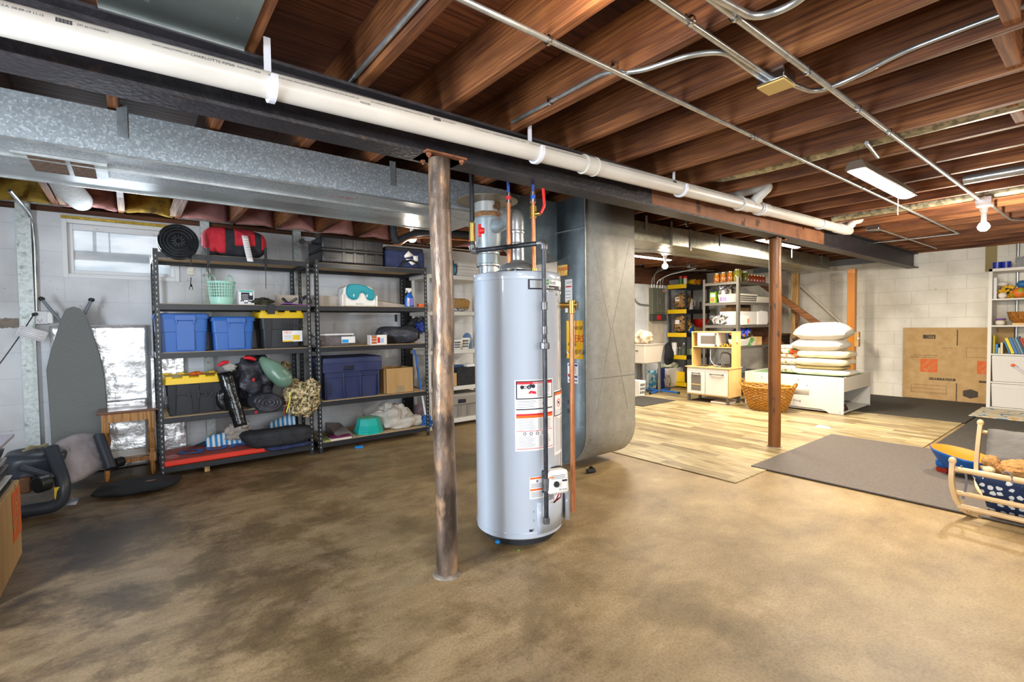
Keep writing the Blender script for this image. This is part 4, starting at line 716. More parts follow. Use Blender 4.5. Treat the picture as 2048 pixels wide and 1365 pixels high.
# booster seat, white with teal back
x0, x1 = X1(687), X1(757); t = thing('booster_seat', 'white baby seat with a teal foam back on the second shelf', 'baby seat', ((x0+x1)/2, 5.0, z)); W_ = x1-x0; xc = (x0+x1)/2; Y0 = 4.95
def sil(pts, y0, y1): return B().prism([(xc+x*W_, zz) for x, zz in pts], 0, y1-y0, Matrix(((1, 0, 0, 0), (0, 0, 1, y0), (0, 1, 0, 0), (0, 0, 0, 1))))
obj('seat_shell', sil([(-.5, z), (.5, z), (.49, z+.1), (.43, z+.135), (.41, z+.19), (.3, z+.215), (-.3, z+.215), (-.43, z+.19), (-.44, z+.135), (-.49, z+.1)], Y0+.03, Y0+.22), WHITE, t, bev=.012)
tl = [(-.37, .19), (-.30, .225), (-.05, .232), (.2, .215), (.42, .17), (.46, .12), (.42, .07), (.33, .065), (.24, .075), (.18, .125), (.10, .15), (.02, .145), (-.03, .10), (-.08, .072), (-.2, .068), (-.32, .09), (-.38, .13)]
obj('foam_back', sil([(x*.97, z+zz) for x, zz in tl], Y0, Y0+.05), PL('teal_foam', '0e8fa0', .45), t, bev=.012, seg=3)
obj('side_bar', B().box(x0-.004, x0+.012, Y0, Y0+.16, z, z+.115).box(x1-.012, x1+.004, Y0, Y0+.16, z, z+.115), WHITE, t, bev=.004)
f = plane_fn((xc, Y0+.028, z+.028), (1, 0, 0), (0, 0, 1), .002); obj('lettering', text(B(), 'Ingenuity', .022, lambda x, y, zz: f(x, y), 'CENTER'), mat('faded_ink', '9a9aa2'), t)
for dx in (-.18, .2): obj('strap_slot', B().box(xc+dx*W_-.005, xc+dx*W_+.005, Y0-.002, Y0+.01, z+.10, z+.125), WHITE, t)
# spray bottle and orange jar lid (next shelf unit behind), on shelf 2 right end
x0 = X1(813); x1 = X1(835); xc = (x0+x1)/2; t = thing('spray_bottle', 'blue trigger spray bottle with a white nozzle', 'bottle', (xc, 4.98, z)); BL = PL('bottle_blue', '1f63c0', .3)
b = B().lathe([(.001, 0), (.05, 0), (.054, .01), (.054, .085), (.045, .12), (.018, .15), (.016, .175)], (0, 0, 0), 20); b.move(T(xc, 4.99, z) @ Matrix.Diagonal((1, .6, 1, 1))); obj('bottle_body', b, BL, t)
b = B().cyl((xc, 4.99, z+.165), (xc, 4.99, z+.19), .018).box(xc-.04, xc+.025, 4.98, 5.0, z+.188, z+.212).bar((xc-.03, 4.99, z+.19), (xc-.042, 4.99, z+.160), .012, .008, up=(0, 1, 0)).bar((xc+.02, 4.99, z+.2), (xc+.03, 4.99, z+.18), .016, .01, up=(0, 1, 0)); obj('trigger', b, WHITE, t, bev=.003)
f = plane_fn((xc-.04, 4.957, z), (1, 0, 0), (0, 0, 1)); obj('white_label', rect(B(), f, 0, .026, .01, .1), PAPER, t); obj('purple_label', rect(B(), f, .03, .075, .02, .1), PL('purple_label', '7a74c8', .5), t)
b = B(); f2 = plane_fn((xc-.026, 4.954, z+.015), (0, 0, 1), (-1, 0, 0)); text(b, 'GLASS', .018, lambda x, y, zz: f2(x, y)); obj('lettering', b, INKB, t)
one('orange_tub', B().lathe([(.001, 0), (.05, 0), (.05, .042), (.001, .044)], (X1(844, 5.05), 5.06, z), 24), INKO, 'squat orange tub beside the blue spray bottle', 'tub')
# ---- third shelf, unit 2
z = LV[2]; x0, x1 = X1(604, 5.0), X1(707, 4.96)
t = thing('clear_bin', 'clear plastic bin with a white lid holding something brown', 'storage bin', (1.7, 5.1, z)); x0 = 1.47
b = B().taper((x0+.03, x1-.03, 4.99, 5.30), (x0, x1-.01, 4.96, 5.34), z, z+.11); obj('bin_body', b, CLEAR, t, bev=.01); obj('bin_lid', B().box(x0-.01, x1, 4.95, 5.35, z+.11, z+.128), mat('frosted_lid', 'e2e4e6', rough=.4), t, bev=.006)
obj('price_label', B().box(x0+.22, x0+.36, 4.962, 4.965, z+.03, z+.095), PAPER, t); obj('blue_mark', B().box(x0+.225, x0+.29, 4.959, 4.961, z+.035, z+.065), PL('sky_print', '1d9be0', .5), t)
one('brown_scarf', B().blob((x0+.17, 5.12, z+.055), (.13, .10, .045), .3, 3, 5, ridge=.5), mat('brown_knit', '8d6a5e', 'a07d70', rough=.9, scale=20, bump=.8), 'brown knitted cloth folded inside the clear bin', 'cloth')
x0, x1 = X1(740), X1(773); t = thing('carton', 'small white box with orange and red pictures beside the black bag', 'box', ((x0+x1)/2, 5.0, z)); obj('carton', B().box(x0, x1, 4.93, 5.02, z, z+.105), PAPER, t, bev=.002); f = plane_fn((x0, 4.93, z), (1, 0, 0), (0, 0, 1)); w_ = x1-x0
b = B(); [rect(b, f, .06*w_, .38*w_, zz, zz+.024) for zz in (.012, .042, .07)]; obj('orange_picture', b, PL('brown_orange', 'b5652f', .6), t); obj('red_picture', rect(B(), f, .42*w_, .58*w_, .02, .08), INKR, t); obj('blue_picture', rect(B(), f, .62*w_, .8*w_, .02, .07), PL('pale_blue_print', '9cc4e4', .6), t); obj('brown_strip', rect(B(), f, .04*w_, .4*w_, .097, .104), PL('brown_print', '5c3a26', .6), t)
BAGB = mat('black_nylon', '2c2e36', '3c3f48', rough=.36, scale=8, bump=1.6, bs=9)
c = Yp(800, 668, 5.1); t = thing('stuff_sack', 'black drawstring tent bag lying on the shelf beside the orange picture box', 'bag', (c.x, 5.1, z))
MM = T(c.x-.03, 5.10, z+.098) @ RZ(-.5) @ RY(.02)
b = B().grid(lambda u, v: V(((-1+2*v)*.25, cos(2*PI*u)*.095*(1-abs(-1+2*v)**5)**.5*(1+.12*noise.noise(V((u*9, v*5, 0)))), sin(2*PI*u)*.095*(1-abs(-1+2*v)**5)**.5*(1+.12*noise.noise(V((u*9, v*5, 2)))))), 32, 20, True).move(MM); obj('sack_body', b, BAGB, t)
b = B().lathe([(.03, 0), (.045, .0), (.05, -.02)], (0, 0, 0), 20, RY(PI/2)); b.move(MM @ T(.245, 0, 0)); obj('drawstring_mouth', b, PL('dark_hole', '0c0c0e', .9), t); 
one('blue_sleeping_bag', B().blob(Yp(836, 655, 5.25)+V((0, 0, .02)), (.10, .09, .09), .2, 3, 9, ridge=.4), BAGB, 'second black nylon bundle behind the drawstring bag', 'bag')
one('blue_lining', B().blob(Yp(840, 655, 5.17), (.05, .03, .055), .3, 3, 3, ridge=.5), mat('royal_nylon', '1b3da8', '2450c8', rough=.4, scale=10, bump=.6), 'royal blue fabric spilling out of the black bundle', 'cloth')
q = Yp(795, 640, 5.02); one('velcro_strap', B().box(q.x-.016, q.x+.012, 5.05, 5.056, q.z-.02, q.z+.06), DARK, 'upright dark strap end on the black drawstring bag', 'strap')
# ---- bags on unit 1 fourth shelf
z = LV[1]
GB = mat('glossy_trash_bag', '111214', '1a1b1e', rough=.18, scale=6, bump=.7, bs=6); MATB = mat('rolled_nylon', '36373e', '4a4b54', rough=.35, scale=6, bump=1.4, bs=9)
one('rubber_boot', B().grid(lambda u, v: (lambda p: p)(V((lin(X1(452, 4.9, 760), X1(478, 4.87, 760), v)+cos(2*PI*u)*(.062-.012*v)*(1+.1*noise.noise(V((u*4, v*4, 0)))), lin(4.93, 4.86, v)+sin(2*PI*u)*.05, lin(z+.34, z-.13, v)+.02*noise.noise(V((u*3, v*3, 5)))))), 24, 18, True), GB, 'glossy black plastic-wrapped sleeve hanging over the shelf edge', 'bag', thick=.003)
b = B().blob((X1(447, 4.95, 800), 5.02, z+.14), (.075, .10, .14), .15, 2, 3, .8, flat=-.138); one('plastic_bag', b, GB, 'black plastic bag slumped between the yellow-lidded tote and the hanging sleeve', 'bag')
t = thing('backpack', 'black backpack with red trim bulging over the shelf', 'bag', (X1(500), 5.05, z))
obj('pack_body', B().blob((X1(510, 5.0, 760), 5.06, z+.27), (.165, .14, .20), .2, 2.2, 12, .85, 44, 30, ridge=.22, flat=-.26), mat('pack_fabric', '26272c', '393a42', rough=.42, scale=9, bump=1, bs=14), t, sub=1)
for (ax, ay), (bx_, by) in (((436, 732), (457, 724)), ((487, 716), (511, 720))): obj('red_trim', B().tube([Yp(ax, ay, 4.93), Yp((ax+bx_)/2, (ay+by)/2-2, 4.92), Yp(bx_, by, 4.93)], [.012, .018, .012], 10), PL('red_nylon', 'c41a26', .5), t)
obj('red_toggle', B().blob(Yp(507, 760, 4.88), (.012, .01, .016), .1), INKR, t); obj('red_toggle', B().blob(Yp(512, 825, 4.86), (.012, .01, .012), .1), INKR, t)
obj('grey_flap', B().blob(Yp(460, 735, 4.93), (.05, .02, .035), .2, 3, 6), mat('grey_cloth', 'a09c96', rough=.8, bump=.4), t)
t = thing('rolled_mat', 'rolled dark nylon pad whose spiral end faces the room', 'rolled mat', (X1(530), 4.9, z)); c = Yp(538, 806, 4.87)
MM = T(*c) @ RZ(.25)
b = B().grid(lambda u, v: V((cos(2*PI*u)*.135*(1+.06*noise.noise(V((u*6, v*3, 0)))), .0+.30*v, sin(2*PI*u)*.085*(1+.06*noise.noise(V((u*6, v*3, 4)))))), 28, 6, True); b.move(MM @ RY(.2)); obj('roll_body', b, MATB, t)
sp = []; 
b = B()
for k in range(70): a = k*.32; r_ = .012+.118*k/70; sp.append((r_*cos(a), -.002-.006*sin(k*.7), r_*.62*sin(a)))
for i in range(0, 69): pass
b.tube(sp, .0085, 6); b.prism([(cos(2*PI*k/24)*.13, sin(2*PI*k/24)*.082) for k in range(24)], 0, .01, RX(PI/2) @ T(0, 0, -.012)); b.move(MM @ RY(.2)); obj('roll_end', b, MATB, t)
GRN = mat('sage_nylon', '5d7a68', '6f8d7a', rough=.3, scale=5, bump=.4, bs=8)
p0 = Yp(520, 715, 4.93); p1_ = Yp(574, 765, 4.80); b = B(); L_ = 10; pts = [p0+(p1_-p0)*(k/L_*1.12) for k in range(L_+1)]; rr = [.02, .04, .055, .068, .077, .083, .086, .087, .084, .07, .03]
t = thing('sleeping_bag_sack', 'sage green stuff sack lying diagonally over the backpack', 'bag', (p0.x, p0.y, p0.z-.1)); obj('sack_body', b.tube(pts, rr, 24).wob(.006, 14), GRN, t, sub=1)
q = Yp(579, 784, 4.80); b = B().tube([q, Yp(580, 800, 4.80), Yp(573, 825, 4.80)], .005, 8); obj('yellow_cord', b, PL('yellow_cord', 'e0d21e', .6), t); b = B().tube([Yp(577, 800, 4.81), Yp(568, 818, 4.81), Yp(569, 835, 4.81)], .004, 8); obj('red_cord', b, PL('rust_cord', '8d3a20', .6), t)
CAMO = patt('camouflage', lambda N, L, v: mul(N, L, ramp(N, L, nz(N, L, v, 34, 3, (1, 1, 1), .8), [(0, '4c4a2c'), (.42, '7c6b48'), (.5, 'b7a27a'), (.6, 'd3c3a0')], True), ramp(N, L, nz(N, L, v, 50, 2), [(0, '2d2a22'), (.38, '2d2a22'), (.39, 'ffffff')], True)), rough=.8, bump=.4, bs=12)
one('camouflage_jacket', B().blob(Yp(605, 795, 4.93), (.155, .12, .165), .2, 2.0, 21, .8, 40, 26, ridge=.2), CAMO, 'camouflage jacket bundled at the end of the shelf', 'jacket', sub=1)
one('camouflage_sleeve', B().tube([Yp(573, 728, 5.15), Yp(566, 745, 5.1), Yp(575, 765, 5.05)], [.05, .045, .05], 12), CAMO, 'camouflage sleeve draped behind the green sack', 'jacket')
# ---- bottom shelf unit 1
z = LV[0]
t = thing('bodyboard', 'red foam board with blue lettering on the bottom shelf', 'bodyboard', (.7, 4.95, z)); RED = PL('board_red', 'e23a26', .5)
pl = [(.185, 4.885), (.185, 5.32), (.30, 5.36), (1.02, 5.37), (1.10, 5.2), (1.09, 5.0), (.98, 4.885)]
b = B().prism(pl, z, z+.05); obj('foam_core', b, RED, t, bev=.012); obj('deck_skin', B().prism([(x*.985+.008, y*.997+.012) for x, y in pl], z+.05, z+.053), mat('board_deck', 'a44a3e', rough=.6), t)
b = B(); g0 = Zp(354, 910, z+.055); g1 = Zp(520, 886, z+.055); ux_ = (g1-g0).normalized(); uy_ = V((0, 0, 1)).cross(ux_); f = plane_fn(g0, ux_, uy_); text(b, 'QUAL', .22, lambda x, y, zz: f(x, y+.035, .001), sx=(g1-g0).length/.56, bold=.006); 
obj('lettering', b, PL('board_blue', '3f86e0', .6), t); obj('red_spot', B().cyl((.23, 5.02, z+.053), (.23, 5.02, z+.055), .075, n=24), PL('deep_red', 'b03328', .5), t)
STRIPE = patt('blue_white_stripe', lambda N, L, v: ramp(N, L, (lambda w_: (setattr(w_, 'bands_direction', 'X'), w_.inputs.__getitem__('Scale').__setattr__('default_value', 7.5), L.new(v, w_.inputs['Vector']), w_.outputs['Fac'])[-1])(N.new('ShaderNodeTexWave')), [(0, '2e8ac4'), (.5, 'dfe6ea')], True), rough=.7)
one('striped_towel', B().grid(lambda u, v: V((lin(X1(412, 5.2, 870), X1(492, 5.2, 860), u), 5.17+.06*v+.015*noise.noise(V((u*5, v, 0))), z+.01+(.13+.06*u)*v+.012*noise.noise(V((u*7, v*3, 3))))), 20, 6), STRIPE, 'blue and white striped cloth behind the red board', 'towel', thick=.012)
one('striped_towel', B().grid(lambda u, v: V((lin(X1(540, 5.3, 870), X1(594, 5.25, 850), u), 5.26+.05*v, z+.01+(.18+.09*u)*v)), 16, 6), STRIPE, 'blue and white striped cloth rising at the right behind the black garment', 'towel', thick=.012)
one('navy_towel', B().add([(.42, 5.34, z+.055), (.74, 5.30, z+.055), (.74, 5.34, z+.165), (.60, 5.36, z+.11)], [(0, 1, 2, 3)]), PL('slate_cloth', '2c4a66', .8), 'slate blue cloth corner left of the striped cloth', 'towel', thick=.01)
one('beige_cloth', B().blob(Yp(475, 862, 5.2), (.10, .07, .085), .3, 2.5, 4, ridge=.4), mat('beige_linen', 'a59a90', 'b8aea5', rough=.8, scale=10, bump=.6), 'crumpled beige cloth under the hanging sleeve', 'cloth')
t = thing('folded_garment', 'folded black jacket with navy lining on the bottom shelf', 'jacket', (1.1, 4.95, z))
obj('garment', B().blob(Yp(556, 874, 4.97)+V((0, 0, .01)), (.30, .14, .075), .14, 1.6, 8, .6, 36, 18, ridge=.12), mat('dark_denim', '1f2024', '2b2c31', rough=.75, scale=12, bump=.6), t); obj('lining', B().blob(Yp(575, 893, 4.92)+V((0, 0, .01)), (.22, .10, .028), .2, 2, 5, ridge=.2), mat('navy_lining', '1d2542', '2a3560', rough=.8, scale=30), t)
# ---- bottom shelf unit 2
one('green_mat', B().box(1.45, 1.62, 4.93, 5.3, z, z+.012), PL('olive_mat', '9aa05c', .8), 'olive green foam mat edge by the middle uprights', 'mat')
one('grey_binder', B().add([(1.62, 4.94, z), (1.80, 4.94, z), (1.80, 5.34, z), (1.62, 5.34, z), (1.62, 4.94, z+.03), (1.80, 4.94, z+.012), (1.76, 5.30, z+.10), (1.62, 5.34, z+.115)], [(0, 3, 2, 1), (4, 5, 6, 7), (0, 1, 5, 4), (1, 2, 6, 5), (2, 3, 7, 6), (3, 0, 4, 7)]), mat('taupe_vinyl', '7b7370', '8a827e', rough=.7, scale=12), 'taupe folder resting on the books near the middle uprights', 'folder')
x0, x1 = X1(655, 4.94), X1(696, 4.94)
one('book', B().box(x0, x1, 4.915, 5.1, z, z+.018), mat('page_edge', 'd9d2c2', rough=.8), 'book with pale page edges under the maroon one', 'book'); one('book', B().box(x0+.01, x1-.005, 4.92, 5.1, z+.0185, z+.034), PL('maroon_cover', '6b1f4a', .5), 'thin maroon book on the bottom shelf', 'book')
xc, yc = X1(738, 5.06, 850), 5.07; t = thing('step_stool', 'turquoise octagonal toddler step with a mint top', 'step stool', (xc, yc, z)); TQ = PL('turquoise_plastic', '13a79d', .4)
b = B(); prof_ = [(.001, 0), (.152, 0), (.152, .026), (.144, .029), (.144, .053), (.136, .056), (.136, .080), (.129, .083), (.116, .15), (.112, .158), (.001, .158)]; b.lathe(prof_, (xc, yc, z), 8, RZ(.39)); obj('step_body', b, TQ, t, ang=15); obj('step_top', B().lathe([(.001, .159), (.102, .159), (.104, .162), (.001, .163)], (xc, yc, z), 32), mat('mint_grip', '8fd0b0', '6fb795', rough=.6, scale=120, lo=.48, hi=.52), t)
LIN = mat('greige_linen', 'b7b0a6', 'c5beb4', rough=.85, scale=8, bump=.7, bs=10)
t = thing('bedding', 'greige crumpled quilted bedding beside the turquoise step', 'bedding', (X1(790), 5.1, z)); obj('heap', B().blob((X1(785, 5.12, 830), 5.14, z+.11), (.17, .13, .13), .3, 2.2, 31, .8, 44, 28, ridge=.45, flat=-.105), LIN, t, sub=1); obj('fold', B().blob((X1(812, 5.08, 850), 5.06, z+.055), (.16, .10, .055), .25, 2, 35, .8, ridge=.3, flat=-.05), LIN, t, sub=1)
one('blue_tag', B().box(*sorted((Zp(696, 890).x, Zp(716, 890).x)), 4.86, 4.90, 0, .02), PL('cyan_plastic', '1e86d2', .4), 'small blue plastic clip on the floor under the shelf', 'clip', bev=.003)
one('red_tag', B().blob(Zp(723, 884)+V((0, .02, .012)), (.03, .015, .012), .2), INKO, 'small orange red scrap on the floor under the shelf', 'scrap')
one('wood_block', B().box(*sorted((X1(400, 4.93), X1(410, 4.93))), 4.95, 5.1, 0, .048), PINE, 'small wood block under the bottom beam of the shelf', 'block')
# ================================================================ white shelf in the gap behind, its contents
WS = mat('white_resin', 'cfccc6', rough=.5); t = thing('white_shelf', 'white resin shelving behind the steel post and heater', 'shelving unit', (3.0, 5.1, 0)); wl = [.10, .50, .95, 1.42, 1.86]; wxa, wxb, wya, wyb = 2.74, 3.72, 5.10, 5.55
for zz in wl: obj('resin_shelf', B().box(wxa, wxb, wya, wyb, zz-.05, zz), WS, t, bev=.006)
for x in (wxa+.04, wxb-.04):
    for y in (wya+.04, wyb-.04): obj('leg', B().cyl((x, y, 0), (x, y, wl[-1]-.05), .024), WS, t)
def XW(px, py=650, Y=5.14): return Yp(px, py, Y).x
one('blue_sack', B().blob((XW(906, 520), 5.2, wl[4]+.10), (.05, .08, .10), .15, 3, 4), mat('teal_print_bag', '17507c', '2e86a8', rough=.3, scale=10), 'blue printed plastic sack on the top white shelf', 'bag')
for k in range(4): one('white_gift_box', B().box(XW(916, 520)+.004*k, XW(966, 520), 5.14, 5.42, wl[4]+.040*k+.001*k, wl[4]+.040*(k+1)), mat('white_card', 'cdcac4', rough=.7), ('white flat box at the bottom of the stack on the white shelf', 'white flat box second from the bottom of the stack', 'white flat box third from the bottom of the stack', 'white flat box topmost of its stack behind the flue')[k], 'box', 'stack of flat white boxes', bev=.002)
WK = mat('wicker_tan', 'a5793f', 'c4985a', rough=.8, scale=60, st=(1, 1, 2), bump=1, bs=70)
one('wicker_basket', B().blob((XW(925, 598), 5.25, wl[3]+.085), (.15, .10, .082), .1, 2, 3, .7, flat=-.078), WK, 'brown woven belly basket on the white shelf', 'basket'); one('patterned_cloth', B().blob((XW(915, 615), 5.14, wl[3]+.022), (.13, .05, .02), .2, 3, 5), mat('grey_print', 'b9b9bd', '4a4a52', rough=.8, scale=40, lo=.5, hi=.55), 'black and white patterned cloth under the woven basket', 'cloth')
def crate(lab, x0, x1, y0, y1, z0, h, m=WHITE):
    t = thing('slotted_basket', lab, 'basket', ((x0+x1)/2, (y0+y1)/2, z0)); b = B().taper((x0+.015, x1-.015, y0+.015, y1-.015), (x0, x1, y0, y1), z0, z0+h); obj('basket_body', b, m, t, bev=.004)
    s = B(); n = max(3, int((x1-x0)/.03))
    for r_ in range(3):
        for k in range(n): s.box(x0+.02+(x1-x0-.04)*(k+.2)/n, x0+.02+(x1-x0-.04)*(k+.7)/n, y0-.001+.004*(2-r_), y0+.012, z0+h*(.15+.25*r_), z0+h*(.32+.25*r_))
    obj('slot', s, DARK, t); return t
crate('white slotted basket in front on the middle white shelf', XW(902, 690), XW(923, 690), 5.12, 5.35, wl[2], .12); crate('white slotted basket behind the other one on the middle white shelf', XW(925, 690), XW(942, 690), 5.16, 5.4, wl[2], .14)
one('water_bottle', B().lathe([(.001, 0), (.03, 0), (.03, .1), (.012, .13), (.012, .15), (.001, .15)], (XW(932, 650), 5.5, wl[2]+.0), 16).lathe([(.001, .15), (.016, .15), (.016, .17), (.001, .17)], (XW(932, 650), 5.5, wl[2]), 16), PL('cobalt', '1c3c94', .3), 'dark blue bottle behind the white slotted baskets', 'bottle')
one('blue_jug', B().lathe([(.001, 0), (.07, 0), (.075, .1), (.05, .17), (.02, .2), (.001, .2)], (XW(948, 670), 5.3, wl[2]), 20), mat('clear_blue', '5f7fa8', rough=.2), 'pale blue jug beside the heater on the middle white shelf', 'jug')
openbox('open_carton', 'open flapped carton at the left of the black fabric bin', XW(880, 740), XW(912, 740), 5.12, 5.4, wl[1], wl[1]+.16, CARDW, tape=False)
one('fabric_bin', B().box(XW(913, 740), XW(951, 740), 5.12, 5.42, wl[1], wl[1]+.225), DARK, 'black fabric bin on the white shelf above the grey tote', 'bin', bev=.01)
one('blue_packet', B().box(XW(913, 715), XW(930, 715), 5.2, 5.3, wl[1]+.2, wl[1]+.25), PL('slate_blue_pack', '2e4c78', .4), 'blue packets poking out of the black fabric bin', 'packet'); one('white_carton', B().box(XW(935, 715), XW(950, 715), 5.15, 5.3, wl[1]+.225, wl[1]+.255), PAPER, 'small white carton lying on the black fabric bin', 'box')
tote('grey_tote', 'greige lidded tote on the lowest white shelf', XW(895, 800), XW(962, 800), 5.12, 5.5, wl[0], wl[0]+.30, mat('greige_plastic', '8f8a82', rough=.5), mat('greige_plastic', '8f8a82'), 'plain')
# blue mop leaning
t = thing('mop', 'blue handled mop leaning behind the shelf end', 'mop', (2.8, 5.02, 0)); pA = Yp(829, 700, 5.03); pB = Yp(852, 838, 5.03); obj('handle', B().cyl(pA, lin(pA, pB, .62), .011), PL('mop_blue', '2a6cc0', .3), t); obj('handle_grip', B().cyl(lin(pA, pB, .62), pB, .011), WHITE, t); obj('mop_head', B().blob(Yp(851, 845, 5.03), (.07, .05, .06), .3, 4, 3, ridge=.8), PL('mop_fibre', '2464b4', .8), t)
one('picture_card', B().box(Yp(830, 820, 5.3).x, Yp(846, 820, 5.3).x, 5.3, 5.31, .12, .30), mat('mauve_print', '8d7f8f', '5c4c60', rough=.6, scale=14), 'mauve printed picture board behind the mop', 'picture')
one('steel_beam_post', B().box(2.66, 2.80, 5.585, 5.64, 0, 2.2), mat('black_stain', '222428', '34363a', rough=.7, scale=5), 'black tall steel strip against the wall behind the white shelf', 'post')
# ================================================================ floor items at the left
t = thing('ironing_board', 'grey padded ironing board standing on end against the foil panels', 'ironing board', (-.25, 5.46, 0)); yb = 5.42
ol = [(147, 613), (132, 618), (121, 640), (112, 668), (101, 702), (92, 740), (96, 790), (101, 860), (104, 925), (205, 925), (213, 860), (214, 800), (209, 750), (200, 710), (185, 665), (172, 632), (160, 617)]
pts = [Yp(x, y, yb) for x, y in ol]; b = B(); n = len(pts); b.add([p for p in pts]+[p+V((0, .03, 0)) for p in pts], [tuple(range(n)), tuple(range(2*n-1, n-1, -1))]+[(i, n+i, n+(i+1) % n, (i+1) % n) for i in range(n)])
obj('padded_board', b, mat('grey_cover', '6b6d6b', '767876', rough=.8, scale=200, st=(1, 1, .3), bump=.15), t, bev=.008)
for a, c in (((83, 598), (135, 660)), ((183, 600), (150, 665))): q0 = Yp(*a, 5.49); q1 = Yp(*c, 5.49); obj('leg', B().bar(q0, q1+(q1-q0)*.2, .022, .022), PL('leg_grey', '4d535a', .35, metal=.3), t, bev=.004); obj('foot_cap', B().blob(q0, (.022, .016, .018), 0), BLACKP, t)
def foilp(lab, px0, px1, py0, py1, y):
    a = Yp(px0, py0, y); c = Yp(px1, py1, y); b = B().grid(lambda u, v: V((lin(a.x, c.x, u), y-.012*abs(noise.noise(V((u*5+px0, v*6, 0)))), lin(max(c.z, .01), a.z, v))), 24, 24); return one('foil_board', b, FOIL, lab, 'insulation board', thick=.02)
foilp('shiny foil-faced insulation board between the ironing board and the shelf', 99, 300, 652, 812, 5.60); foilp('lower foil-faced board behind the turned-leg stool', 100, 300, 812, 930, 5.58)
foilp('foil-faced board seen behind the lower yellow-lidded tote', 300, 376, 712, 930, 5.60)
# stool with turned legs
x0, x1 = -.205, .14; y0, y1 = 5.16, 5.50; t = thing('side_stool', 'oak stool with turned legs and a walnut top', 'stool', (0, 5.3, 0)); OAKL = wood('honey_oak', 'b27a3c', 'c68f50', 'z', 1, .4, .05)
obj('seat_top', B().box(x0-.03, x1+.03, y0-.03, y1+.03, .555, .575), wood('walnut_top', '6d3f26', '8a5838', 'x', 1, .25, coat=.4), t, bev=.004)
for i, (a, c, d_, e) in enumerate(((x0, x1, y0, y0+.02), (x0, x1, y1-.02, y1), (x0, x0+.02, y0, y1), (x1-.02, x1, y0, y1))): obj('apron', B().box(a+.01, c-.01, d_, e, .48, .555) if i < 2 else B().box(a, c, d_+.01, e-.01, .48, .555), OAKL, t)
for x in (x0+.02, x1-.02):
    for y in (y0+.02, y1-.02):
        obj('leg', B().box(x-.022, x+.022, y-.022, y+.022, .40, .555).box(x-.022, x+.022, y-.022, y+.022, .12, .19).lathe([(.020, .19), (.014, .2), (.020, .215), (.016, .225), (.022, .24), (.024, .29), (.017, .35), (.016, .365), (.022, .375), (.015, .385), (.021, .4)], (x, y, 0), 16).lathe([(.012, 0), (.018, .03), (.022, .06), (.016, .09), (.02, .12)], (x, y, 0), 16), OAKL, t)
for y in (y0+.02, y1-.02): obj('rail', B().box(x0+.02, x1-.02, y-.01, y+.01, .13, .165), OAKL, t)
obj('low_shelf', B().box(x0+.04, x1-.04, y0+.03, y1-.03, .17, .18), wood('pale_shelf', 'c9b08a', 'bda07a', 'x', 1, .4), t)
# high chair lying on its side
CH = PL('highchair_charcoal', '32363e', .4); t = thing('high_chair', 'folded charcoal baby high chair with grey cushion lying on the floor', 'high chair', (-.2, 4.9, 0))
def hp(px, py, Y): return Yp(px, py, Y)
for a, c in (((103, 897), (128, 968)), ((198, 872), (222, 938))):
    q0 = hp(*a, 4.72 if a[0] < 150 else 4.86); q1 = hp(*c, 4.52 if a[0] < 150 else 4.72); q1.z = max(q1.z, .03); q2 = V((q1.x-.02, q1.y, .045)); q3 = V((q1.x-.34, q1.y+.02, .045)); b = B().tube(smooth_path([q0, q1, q2, q3] if a[0] < 150 else [q0, q1], .12, 7), .042 if a[0] < 150 else .036, 10).blob(q0, (.043, .04, .02) if a[0] < 150 else (.037, .035, .02), 0); obj('side_frame', b, CH, t)
CUS = mat('taupe_cushion', '8b8385', '958d8f', rough=.8, scale=12, bump=.3)
c0_, c1_, c2_, c3_ = hp(118, 892, 4.88), hp(205, 884, 5.02), hp(212, 928, 4.86), hp(142, 968, 4.64)
def cush(u, v):
    uu = 2*u-1; vv = 2*v-1; p = lin(lin(c0_, c1_, u), lin(c3_, c2_, u), v); e = max(0, 1-uu**6)*max(0, 1-vv**6); n_ = V((-.2, -1, .5)).normalized(); k = .6+.4*abs(sin(u*9)); rim = .012 if abs(uu) > .72 or vv < -.6 else 0
    return p+n_*(.05*e**.5*k*0+.035*e**.4+rim+.008*noise.noise(V((u*6, v*6, 0))))+V((0, 0, .05*sin(PI*u)*(1-v)))
obj('cushion', B().grid(cush, 26, 20), CUS, t, thick=.03)
b = B().blob(V((.02, 4.72, .04)), (.27, .19, .035), .1, 2, 3, .8, flat=-.035); obj('black_cover', b, mat('black_seat_cover', '1b1d20', '24262a', rough=.8, scale=10, bump=.5), t); obj('oval_badge', B().blob(V((.09, 4.66, .0775)), (.035, .018, .003), 0), PL('badge_brown', '8a6250', .6), t)
for (px, py, Y, r_) in ((86, 968, 4.50, .055), (64, 913, 4.85, .045), (238, 925, 5.0, .04)): c = hp(px, py, Y); c.z = max(c.z, r_+.002); obj('wheel_hub', B().cyl(c-V((.03, .02, 0)), c+V((.02, .025, 0)), r_, n=24), BLACKP, t, bev=.006)
b = B(); 
for k in range(3): b.bar(hp(45+6*k, 903-5*k, 4.75), hp(96, 888+3*k, 4.85), .018, .012)
obj('footrest_rail', b, PL('khaki_plastic', '8d8468', .5), t, bev=.004); obj('seat_base', B().blob(hp(70, 925, 4.75)+V((0, .05, -.02)), (.16, .12, .10), .15, 2, 6, .6), CH, t)
obj('brown_bracket', B().box(hp(38, 925, 4.7).x, hp(62, 925, 4.7).x, 4.66, 4.80, .13, .24), PL('brown_plastic', '5e3d20', .5), t, bev=.01)
